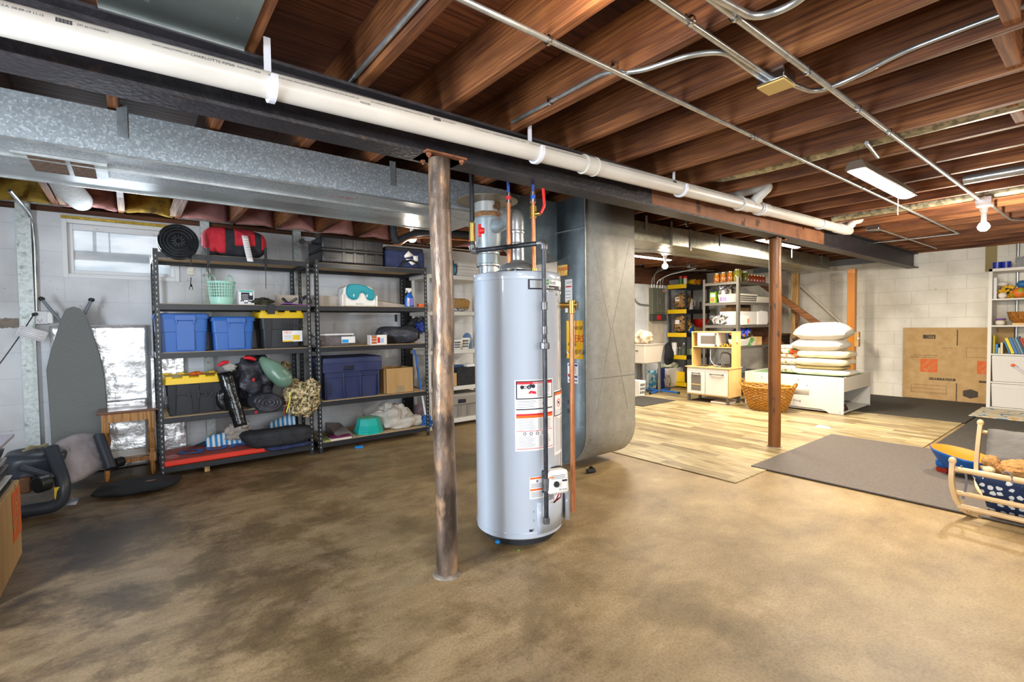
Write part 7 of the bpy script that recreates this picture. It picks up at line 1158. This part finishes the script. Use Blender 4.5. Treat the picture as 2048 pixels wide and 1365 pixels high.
# laundry tub and toys near it
tx = 6.88; t = thing('laundry_tub', 'beige utility sink on steel legs beside the plenum', 'utility sink', (tx, 5.3, 0)); TB = mat('tub_beige', 'c9c0b2', rough=.45); ty0 = Xp(1290, 700, tx).y; 
b = B().taper((tx+.03, tx+.50, ty0+.03, ty0+.5), (tx, tx+.55, ty0, ty0+.52), .55, .88); obj('basin', b, TB, t, bev=.012); obj('basin_rim', B().box(tx-.012, tx+.56, ty0-.012, ty0+.53, .87, .885), TB, t, bev=.005)
for x in (tx+.05, tx+.48):
    for y in (ty0+.05, ty0+.46): obj('leg', B().box(x-.018, x+.018, y-.018, y+.018, .006, .56), PL('leg_steel', '8d8a84', .4, metal=.6), t)
obj('brand_plate', B().box(tx-.002, tx+.0, ty0+.14, ty0+.2, .76, .775), INK, t)
one('canvas_bag', B().blob((tx+.2, ty0+.2, 1.0), (.15, .15, .115), .25, 2.5, 6, ridge=.3), mat('canvas', 'd8cbb4', 'b09a7c', rough=.9, scale=6, lo=.4, hi=.6), 'cream canvas bag with tan straps resting on the utility sink', 'bag')
one('steam_mop', B().bar((tx-.03, ty0-.03, .86), (tx-.03, ty0-.03, .55), .05, .06), KW, 'white appliance hanging at the corner of the sink', 'appliance', bev=.008)
crate('white slotted laundry basket on the floor under the sink', tx-.15, tx+.02, ty0+.0, ty0+.25, .009, .26)
cx = Zp(1318, 786); t = thing('toy_stand', 'blue cross-base toy stand with a green collar', 'toy stand', (cx.x, cx.y, 0)); PB = PL('toy_blue', '1560b8', .35)
for px, py_ in ((1301, 787), (1356, 786), (1338, 778), (1290, 780)): q = Zp(px, py_, .03); obj('base_leg', B().cyl((cx.x, cx.y, .045), (q.x, q.y, .03), .016), PB, t); obj('leg_cap', B().cyl((q.x, q.y, .03), q+(q-V((cx.x, cx.y, .03))).normalized()*.03, .019), BLACKP, t)
for z0_, z1_, m, r_ in ((.045, .09, BLACKP, .03), (.09, .24, PL('toy_green', '3fc23a', .4), .022), (.24, .52, PB, .018), (.52, .60, PL('toy_navy', '1d2f66', .4), .02)): obj('pole_section', B().cyl((cx.x, cx.y, z0_), (cx.x-.0, cx.y, z1_), r_), m, t)
wb = Zp(1340, 776); one('white_bin', B().box(wb.x-.1, wb.x+.42, wb.y-.02, wb.y+.2, .009, .37), mat('white_fabric_bin', 'd9d5cf', rough=.8), 'white fabric bin of packaging beside the rack', 'bin', bev=.01); one('packing_wrap', B().blob((wb.x+.15, wb.y+.1, .42), (.2, .1, .06), .3, 3, 4, ridge=.6), mat('wrap', 'c9cbb8', 'a8ad94', rough=.4, scale=20), 'crumpled pale wrapping on top of the white bin', 'wrap')
one('blue_print_bag', B().box(wb.x-.62, wb.x-.35, wb.y+.05, wb.y+.15, .009, .36), mat('aqua_print', '3fa8d4', 'e6f2f6', rough=.4, scale=14, lo=.45, hi=.55), 'aqua and white printed shopping bag on the floor by the sink', 'bag', bev=.02); one('navy_tote_bag', B().box(wb.x-.36, wb.x-.18, wb.y-.02, wb.y+.04, .009, .40), PL('tote_navy', '1b2f78', .6), 'navy blue tote bag beside the aqua shopping bag', 'bag', bev=.02)
one('rope_bag', B().blob((wb.x-.12, wb.y+.0, .14), (.10, .06, .14), .2, 3, 5, flat=-.13), mat('beige_print', 'c9bfae', '8d8474', rough=.8, scale=16), 'beige sack beside the navy tote bag', 'sack')
q0, q1, q2 = Yp(1305, 738, 5.6), Yp(1330, 690, 5.6), Yp(1345, 725, 5.6); one('black_bag', B().blob((8.16, 5.50, .62), (.10, .07, .24), .2, 2, 8), DARK, 'black garment bag hanging behind the rack corner', 'bag')
# ================================================================ stairs along the far wall
SW = wood('stair_brown', '6b3d22', '7e4c2a', 'y', 1, .5, .1); t = thing('staircase', 'brown wooden staircase rising along the far wall', 'stairs', (9.3, 3.5, 0)); sxa, sxb = 9.05, 9.70; rise, run = .205, .245; ys = 2.95
for k in range(10):
    z_ = rise*(k+1); y = ys+run*k
    if z_ > 1.70: break
    obj('tread', B().box(sxa-.03, sxb, y-.03, y+run, z_-.03, z_), SW, t, bev=.003)
    if k: obj('riser', B().box(sxa+.02, sxb, y+.0, y+.015, z_-rise, z_-.03), mat('riser_dark', '2c1a12', '3c2416', rough=.7), t)
Yz2 = Matrix(((0, 0, 1, 0), (1, 0, 0, 0), (0, 1, 0, 0), (0, 0, 0, 1)))
ye = ys+run*7.6
obj('stringer', B().prism([(ys-.05, .01), (ys+.2, .01), (ye, rise*7.6-.12), (ye, rise*7.6+.14), (ys-.05, .18)], sxa-.035, sxa, Yz2), SW, t)
R0_, R1_ = Xp(1560, 594, 9.0), Xp(1668, 672, 9.0); dR = R1_-R0_; obj('handrail', B().bar(R0_-dR*.5, R1_+dR*.05, .045, .10, up=(0, 0, 1)), wood('rail_brown', '8a5228', 'a06836', 'y', 1, .4), t, bev=.006)
for px in (1593, 1622, 1650, 1560): y = Xp(px, 640, 9.0).y; kk = (y-R0_.y)/(R1_.y-R0_.y); zt2 = (R0_+dR*kk).z-.02; st_ = max(0, (y-ys)/run)*rise; obj('baluster', B().lathe([(.016, st_), (.012, st_+.1), (.018, zt2-.36), (.010, zt2-.30), (.022, zt2-.26), (.022, zt2-.02), (.01, zt2)], (9.02, y, 0), 12), SW, t)
t = thing('wall_handrail', 'white round handrail sloping along the block wall', 'handrail', (9.7, 3, 1)); a_, c_ = Xp(1572, 545, 9.68), Xp(1698, 661, 9.68); obj('rail', B().cyl(a_, c_, .022), mat('rail_white', 'dcd3c2', rough=.4), t)
one('timber_post', B().box(9.2, 9.28, Xp(1596, 600, 9.2).y, Xp(1582, 600, 9.2).y, .95+.0, 2.09), PINE, 'raw pine timber post above the stairs under the duct', 'post')
struct('trim_3', B().box(9.66, 9.745, 2.6, 4.6, 2.20, 2.30), PL('painted_grey_trim', '8a9097', .5))
# ================================================================ flattened cardboard
CX = 9.70; t = thing('flattened_box', 'large flattened moving box leaning on the block wall with upside-down print', 'cardboard', (CX, 1.7, .02)); obj('cardboard_sheet', B().box(CX, CX+.012, 1.0, 2.235, .02, 1.125), CARDW, t); ink = B(); f = plane_fn((CX, 0, 0), (0, -1, 0), (0, 0, 1), .001)
def C(px, py_): p = Xp(px, py_, CX); return -p.y, p.z      # sheet coordinates
def fl(px, py_): x0, y0 = C(px, py_); return lambda x, y, z=0: f(x0-x, y0-y)   # upside-down print
def ol(px0, py0, px1, py1, w_=.003):
    x0, y0 = C(px0, py0); x1, y1 = C(px1, py1); [rect(ink, f, *q) for q in ((x0, x1, y0-w_, y0), (x0, x1, y1, y1+w_), (x0, x0+w_, y1, y0), (x1-w_, x1, y1, y0))]
def band_(px0, py0, px1, py1): x0, y0 = C(px0, py0); x1, y1 = C(px1, py1); rect(ink, f, x0, x1, y1, y0)
ol(1822, 768, 1893, 790); [rect(ink, f, C(1822, y_)[0], C(1893, y_)[0], C(1822, y_)[1]-.003, C(1822, y_)[1]) for y_ in (775, 782)]; ol(1933, 696, 1990, 717); band_(1858, 755, 1911, 763); band_(1958, 762, 1990, 768); band_(1914, 660, 1915.5, 692); band_(1912, 767, 1913.5, 803); band_(1846, 670, 1871, 678)
for py_, px in ((712, 1876), (716, 1871)): text(ink, 'doing more', .03, fl(px, py_)) if False else text(ink, 'moving supplies made easy', .028, fl(px, py_), sx=1.0)
text(ink, 'paper recycles', .022, fl(1905, 697)); x0, y0 = C(1926, 782); x1, y1 = C(1956, 795); xm = x0*.5+x1*.5; ink.add([f(x0, y0), f(x0, y1), f(xm, y1-.03), f(x1, y1), f(x1, y0), f(xm, y0+.03)], [(0, 1, 2, 3, 4, 5)])
g0 = Zp(0, 0) if False else None; obj('printed_ink', ink, mat('box_ink', '4a4238', rough=.8), t, label='dark printed marks and outlined boxes')
b = B(); x0, y0 = C(1910, 759); text(b, 'EXTRA LARGE', .055, lambda x, y, z: f(x0-x-.02, y0-y)+V((-.001, 0, 0)), sx=.85); x0, y0 = C(1872, 674); text(b, 'FSC', .055, lambda x, y, z: f(x0-x-.02, y0-y)+V((-.001, 0, 0))); obj('reversed_lettering', b, CARDW, t)
for px0, py0, px1, py1 in ((1840.5, 719, 1875, 746), (1954, 724, 1990, 742)):
    x0, y0 = C(px0, py1); x1, y1 = C(px1, py0); S = x1-x0; g_ = lambda x, y, z=0, x1=x1, y1=y1: f(x1-x, y1-y)+V((-z, 0, 0)); stencil(None, S, g_, t)
# yellowed tape strip and pipe on the wall
one('wall_patch', B().box(9.738, 9.748, 1.19, 1.31, 1.93, 2.30), mat('tan_patch', '9a8a5c', rough=.7), 'tan painted strip on the block wall above the white bookcase', 'paint strip'); conduit('wall_pipe', 'grey vertical pipe behind the white bookcase', [V((9.72, .98, 0.02)), V((9.72, .98, 2.31))], .018)
# ================================================================ white bookcase
ux = 9.30; uy1 = 1.215; uy0 = .30; hb = 1.935; t = thing('bookcase', 'white open-backed bookcase at the right edge of the picture', 'bookcase', (9.5, .8, 0)); BW = mat('bookcase_white', 'e4e0d6', rough=.45); D = .39
zs = [Xp(1990, y_, ux).z for y_ in (598, 651, 708, 764, 815)]
for y in (uy1-.04, uy0): obj('side_panel', B().box(ux, ux+D, y, y+.04, .01, hb), BW, t, bev=.003)
obj('top_panel', B().box(ux, ux+D, uy0, uy1, hb-.04, hb), BW, t, bev=.003)
for z_ in zs: obj('shelf_board', B().box(ux+.003, ux+D, uy0+.04, uy1-.04, max(z_-.02, .01), max(z_, .03)), BW, t, bev=.002)
obj('centre_panel', B().box(ux+.003, ux+D, .72, .74, .03, zs[2]), BW, t)
YB = lambda px, py_=650, X=ux+.03: Xp(px, py_, X).y
for i, (za, zb2) in enumerate(((zs[3], zs[2]-.025), (max(zs[4], .03), zs[3]-.025))):
    t = one('storage_bin', B().taper((ux+.02, ux+.36, .76, uy1-.055), (ux+.01, ux+.37, .75, uy1-.045), za+.002, zb2), mat('white_fabric_bin', 'd9d5cf'), ('white fabric bin in the upper cube of the bookcase', 'white fabric bin in the bottom cube of the bookcase')[i], 'bin', 'bins in the white bookcase', bev=.012); obj('bin_hem', B().box(ux+.006, ux+.012, .752, uy1-.05, zb2-.05, zb2-.045), BW, t)
# books
r = random.Random(8); yb_ = uy1-.05; cols = ['e0c820', '3a7fc0', 'd9cfa8', 'd8cba0', '2f78a8', 'e0cc28', '3f74b0', '5f6f86', '6e93a6', '39505c', 'c9452c', 'b8402a', '5fb0a0', '2f9a8c', 'b9806c', '7a6ab0']
bl = ['tall yellow book at the left end', 'short blue book beside the yellow one', 'small cream book', 'taller cream book', 'leaning teal blue book', 'bright yellow leaning book', 'blue book next to the bright yellow one', 'slate grey leaning book', 'pale blue leaning book', 'dark slate leaning book', 'red leaning book', 'brick red leaning book', 'mint leaning book', 'teal green leaning book', 'pinkish tan leaning book', 'violet book nearest the frame edge']
for i, c_ in enumerate(cols):
    w_ = r.uniform(.016, .028) if i not in (5,) else .032; h = (.25, .13, .08, .15, .17)[i] if i < 5 else r.uniform(.21, .25); lean = 0 if i < 4 else .32; z_ = zs[2]
    if yb_-w_ < .80: break
    MM = T(ux+.06, yb_-w_, z_+.001+(w_*sin(lean))) @ RX(-lean); obj_ = one('book', B().box(0, .2, 0, w_, 0, h, MM), PL('book_'+c_, c_, .5), bl[i]+' on the bookcase', 'book', 'books in the white bookcase', bev=.002); yb_ -= (w_/cos(lean)+.003) if i != 3 else w_+.06
z_ = zs[1]; dish = one('lidded_container', B().box(ux+.05, ux+.25, YB(2009), YB(1989), z_, z_+.07), PL('dish_cream', 'd9d0ba', .4), 'cream oval container with a purple lid on the bookcase', 'container', bev=.03, seg=3); obj('lid', B().box(ux+.06, ux+.24, YB(2008), YB(1990), z_+.0705, z_+.092), PL('lid_purple', '6b3f9a', .4), dish, bev=.012, label='purple lid')
one('wooden_tray', B().box(ux+.04, ux+.3, .80, YB(2024), z_, z_+.03), BIR, 'pale wood tray under the wooden bowl', 'tray', bev=.004); one('wooden_bowl', B().lathe([(.02, 0), (.08, .0), (.12, .05), (.145, .15), (.138, .15), (.11, .05), (.001, .012)], (ux+.18, YB(2040), z_+.031), 28), wood('bowl_wood', 'a0672a', 'b87c38', 'z', 1, .35), 'large turned wooden bowl on the bookcase', 'bowl')
z_ = zs[0]; one('baseball', B().blob((ux+.08, YB(2004, 590), z_+.043), (.042, .045, .043), 0), mat('ball_white', 'e8e0d4', 'c04a3c', rough=.6, scale=16, lo=.62, hi=.64), 'white baseball with red stitches on the top bookcase shelf', 'ball'); 
t = one('baseball_glove', B().blob((ux+.18, YB(2012, 570), z_+.085), (.07, .085, .082), .3, 3, 5, ridge=.3), mat('glove_yellow', 'd9a81c', '2a2a30', rough=.6, scale=14, lo=.56, hi=.6), 'yellow and black baseball glove on the top bookcase shelf', 'glove'); one('white_ball', B().blob((ux+.2, YB(2006, 565)+.02, z_+.175+.03), (.05, .055, .035), 0), PL('ball_cream', 'e6e0d4', .6), 'white ball on top of the yellow glove', 'ball')
one('tropical_ball', B().blob((ux+.10, YB(2038, 580), z_+.073), (.07, .075, .072), 0), mat('ball_orange', 'd9772c', '8ab83a', rough=.4, scale=12, lo=.5, hi=.55), 'orange and green patterned ball on the bookcase', 'ball'); one('blue_ball', B().blob((ux+.22, YB(2042, 555), z_+.19), (.06, .06, .055), 0), PL('ball_blue', '2a6aa8', .4), 'blue ball behind the patterned ball', 'ball')
one('tall_white_book', B().box(ux+.05, ux+.25, uy1-.075, uy1-.045, z_, z_+.29), PAPER, 'tall white book standing at the left of the glove', 'book')
for i, px in enumerate((1993, 2011)): y = YB(px, 525); one('blue_mug', B().lathe([(.001, 0), (.045, 0), (.05, .09), (.046, .09), (.04, .006), (.001, .006)], (ux+.1, y, hb), 18), PL('mug_blue', '1c2f9c', .3), ('cobalt blue cup at the left on top of the bookcase', 'cobalt blue cup at the right on top of the bookcase')[i], 'cup', 'blue cups on the bookcase')
one('clear_box', B().box(ux+.05, ux+.25, .78, YB(2030, 520), hb, hb+.14), CLEAR, 'clear box with coloured contents on top of the bookcase', 'box', bev=.008)
one('foam_dart', B().cyl(Xp(2027, 732, ux-.02), Xp(2060, 755, ux-.05), .008), PL('dart_white', 'd8d8de', .5), 'toy arrow with an orange tip in front of the fabric bin', 'toy arrow'); one('dart_tip', B().blob(Xp(2026, 731, ux-.02), (.02, .022, .02), 0), INKO, 'orange ball tip of the toy arrow', 'toy tip')
# road play mat
def roads(N, L, v):
    g = nz(N, L, v, 4.5, 0); return ramp(N, L, g, [(0, 'd9cdb0'), (.44, '5f8ab0'), (.50, 'ded4ba'), (.60, 'd9a860'), (.63, 'ded4ba')], True)
q0 = Zp(1937, 832, .02); q1 = Zp(1970, 815, .02); q2 = Zp(2048, 850, .02); one('play_rug', B().box(q0.x, ux-.02, .2, q0.y, .0195, .026), patt('road_print', roads, rough=.8), 'cream play rug with blue road print in front of the bookcase', 'rug')
# ================================================================ toy cradle with teddy bear
ASH = mat('cradle_ash', 'c9a672', 'd3b281', rough=.4, scale=9); t = thing('doll_cradle', 'ash wood rocking cradle with a navy whale-print sling', 'cradle', (4.0, .5, 0)); Xl = 4.02
def end_frame(pts_px, X=None):
    pts = smooth_path(pts_px, .08, 6); return B().tube(pts, .02, 10)
# near end board: outline curved like a rocker, lying in a plane facing the room
def board(pl, nm):
    P = smooth_path(pl, .10, 6); b = B(); n = len(P)
    for i in range(n-1):
        b.bar(P[i], P[i+1]+(P[i+1]-P[i]).normalized()*.004, .036, .052, up=(0, 0, 1) if abs((P[i+1]-P[i]).normalized().z) < .9 else (1, 0, 0))
    obj(nm, b, ASH, t, bev=.004)
NX = lambda px, py_, Y: Yp(px, py_, Y)
E0 = [NX(1905, 920, .60), NX(1903, 960, .60), NX(1912, 1003, .60), NX(1925, 1020, .58), NX(1950, 1028, .54)]
dpt = lambda px, py_, d: EYE+ray(px, py_)*(d/ray(px, py_).dot(F))
d_n = 3.05; d_f = 3.55
En = [dpt(1905, 922, d_n), dpt(1902, 965, d_n), dpt(1912, 1000, d_n), dpt(1932, 1022, d_n), dpt(1965, 1033, d_n+.02)]
Ef = [dpt(1961, 846, d_f), dpt(1956, 890, d_f), dpt(1952, 940, d_f), dpt(1955, 985, d_f-.1), dpt(1990, 1012, d_f-.25)]
CD = dpt(2075, 1022, 2.757)-dpt(1912, 985, 3.05); CD.z = 0; CD.normalize(); CL = .74
for off in (0, CL):
    for E_ in (En, Ef):
        P = [p+CD*off for p in smooth_path(E_, .07, 6)]; b = B()
        for i in range(len(P)-1): b.bar(P[i], P[i+1]+(P[i+1]-P[i])*.12, .040, .024, up=(0, 1, .0))
        b.blob(P[0], (.024, .020, .024), 0); obj('end_board', b, ASH, t)
    obj('rocker', B().tube([p+CD*off for p in smooth_path([dpt(1932, 1020, d_n), dpt(1952, 1030, d_n+.08), dpt(1975, 1026, d_n+.2), dpt(1990, 1010, d_f-.25)], .08)], .018, 10), ASH, t)
for p, r_ in ((dpt(1908, 938, d_n), .017), (dpt(1912, 985, d_n), .015), (dpt(1916, 1012, d_n), .016), (dpt(1963, 864, d_f), .013), (dpt(1960, 935, d_f), .013)): obj('rail', B().cyl(p, p+CD*CL, r_), ASH, t)
WHL = patt('whale_print', lambda N, L, v: ramp(N, L, (lambda t_: (t_.inputs.__getitem__('Scale').__setattr__('default_value', 24), t_.inputs.__getitem__('Randomness').__setattr__('default_value', .45), L.new(v, t_.inputs['Vector']), mul_noise(N, L, t_.outputs['Distance'], v))[-1])(N.new('ShaderNodeTexVoronoi')), [(0, 'cdd2d4'), (.40, '16294a')], True), rough=.8)
a0_, b0_, c0_2, d0_2 = dpt(1932, 948, d_n+.02), dpt(1962, 1018, d_n+.06), dpt(1968, 985, d_f-.06), dpt(1966, 880, d_f-.02)
for p, q, s_ in ((a0_, b0_, -.02), (b0_, c0_2, 0), (c0_2, d0_2, 0)): obj('sling', B().grid(lambda u, v: lin(p, q, v)+CD*(.03+(CL-.08)*u)+V((s_, s_, 0))*sin(PI*v)-V((0, 0, .012))*sin(PI*v), 20, 8), WHL, t, thick=.006, label='navy cloth printed with white whales')
GP = mat('grey_velvet', '4f4b49', '5e5a57', rough=.7, scale=5, bump=.4); p_, q_ = dpt(1978, 862, d_f-.04), dpt(1975, 930, d_f-.18)
obj('grey_cushion', B().grid(lambda u, v: lin(p_, q_, v)+CD*(.5*u)+V((-.5, -.7, .5)).normalized()*(.05*max(0, sin(PI*u)*sin(PI*v))**.5+.012*noise.noise(V((u*6, v*6, 0)))), 22, 16), GP, t, thick=.02)
obj('tie_cord', B().tube(smooth_path([dpt(1922, 932, d_n-.03), dpt(1933, 950, d_n-.04), dpt(1932, 975, d_n-.04), dpt(1926, 998, d_n-.03)], .03), .006, 8), PL('cord_grey', '6d6b70', .8), t); obj('tie_cord', B().tube(smooth_path([dpt(2004, 947, d_n-.18), dpt(2014, 943, d_n-.2), dpt(2024, 952, d_n-.22), dpt(2025, 968, d_n-.23)], .02), .005, 8), PL('cord_grey', '6d6b70'), t)
FUR = mat('teddy_fur', 'b07c42', 'c4935a', rough=.95, scale=60, bump=1, bs=90)
t = thing('teddy_bear', 'golden brown teddy bear lying in the cradle', 'teddy bear', tuple(dpt(2010, 940, d_f-.3))); bc = dpt(2018, 938, d_f-.35)+CD*.05; hd = bc+CD*.21+V((0, 0, .03))
b = B().blob(bc, (.13, .10, .065), .08, 6, 1, 1, 40, 24).blob(dpt(1982, 925, d_f-.3), (.05, .045, .045), .1, 6, 2).tube([dpt(1982, 925, d_f-.3), dpt(1995, 938, d_f-.34), bc], [.04, .035, .04], 12).blob(hd, (.085, .08, .075), .08, 6, 3).blob(bc+CD*.1+V((-.07, -.07, .02)), (.05, .05, .035), .1, 6, 3)
for s_ in (-1, 1): b.blob(hd+CD*.04+V((CD.y*.07*s_, -CD.x*.07*s_, .055)), (.028, .028, .028), .08, 6, 4)
obj('bear_body', b, FUR, t); obj('bear_muzzle', B().blob(hd+V((-.03, -.03, .055)), (.035, .035, .028), .05), mat('paw_cream', 'd8bf94', rough=.9, bump=.5, scale=50), t); obj('bear_nose', B().blob(hd+V((-.045, -.045, .08)), (.010, .010, .008), 0), INK, t)
for s_ in (-1, 1): obj('bear_eye', B().blob(hd+V((-.03, -.03, .055))+V((CD.y*.035*s_, -CD.x*.035*s_, .022)), (.007, .007, .007), 0), INK, t)
obj('paw_pad', B().blob(dpt(1978, 941, d_f-.36), (.045, .03, .025), .05), mat('paw_cream', 'd8bf94', rough=.9), t)
# ================================================================ orange and blue ride-on scooter
t = thing('ride_on_toy', 'orange and blue plastic boat-shaped ride-on toy on casters', 'ride-on toy', (5.1, .8, .02)); OB = PL('toy_royal_blue', '15569c', .35); OO = PL('toy_bright_orange', 'f07c14', .4)
q0 = dpt(1864, 888, 4.02); q1 = dpt(1995, 930, 3.62); ax = (q1-q0); ax.z = ax.z*1.0; L_ = ax.length; axn = ax.normalized(); sd = axn.cross(V((0, 0, 1))).normalized(); upn = sd.cross(axn)
mid = (q0+q1)/2
def hull(u, v, inner=False):
    a = 2*PI*u; e = 1.0; cx_ = cos(a)*L_*.5; cy_ = sin(a)*.16; k = 1-v*.45; 
    return mid+axn*cx_*(k+.0)+sd*cy_*k+upn*(-.13*v**.8)
obj('hull', B().grid(lambda u, v: hull(u, v), 40, 10, True).add([hull(k/40, 1) for k in range(40)], [tuple(range(40))]), OB, t, thick=.004)
obj('seat_dish', B().grid(lambda u, v: mid+axn*cos(2*PI*u)*L_*.5*.97*(1-v)+sd*sin(2*PI*u)*.155*(1-v)+upn*(.002-.035*sin(PI*v*.5)), 40, 6, True), OO, t)
for px, py_, d_ in ((1886, 932, 3.92), (1975, 955, 3.6)):
    c_ = dpt(px, py_, d_); c_.z = .05; obj('caster_arm', B().tube([mid+axn*(-L_*.3 if px < 1900 else L_*.3)+upn*-.1, c_+V((0, 0, .12)), c_+V((0, 0, .07))], .022, 10).blob(c_+V((.0, .0, .045)), (.055, .045, .04), 0, e=.7), OB, t); obj('caster_wheel', B().cyl(c_+sd*-.02+V((0, 0, -.012)), c_+sd*.02+V((0, 0, -.012)), .038, n=24), PL('wheel_red', 'a02c1c', .3), t); obj('hub_cap', B().blob(c_+V((-.03, -.035, .035)), (.018, .014, .018), 0), WHITE, t)
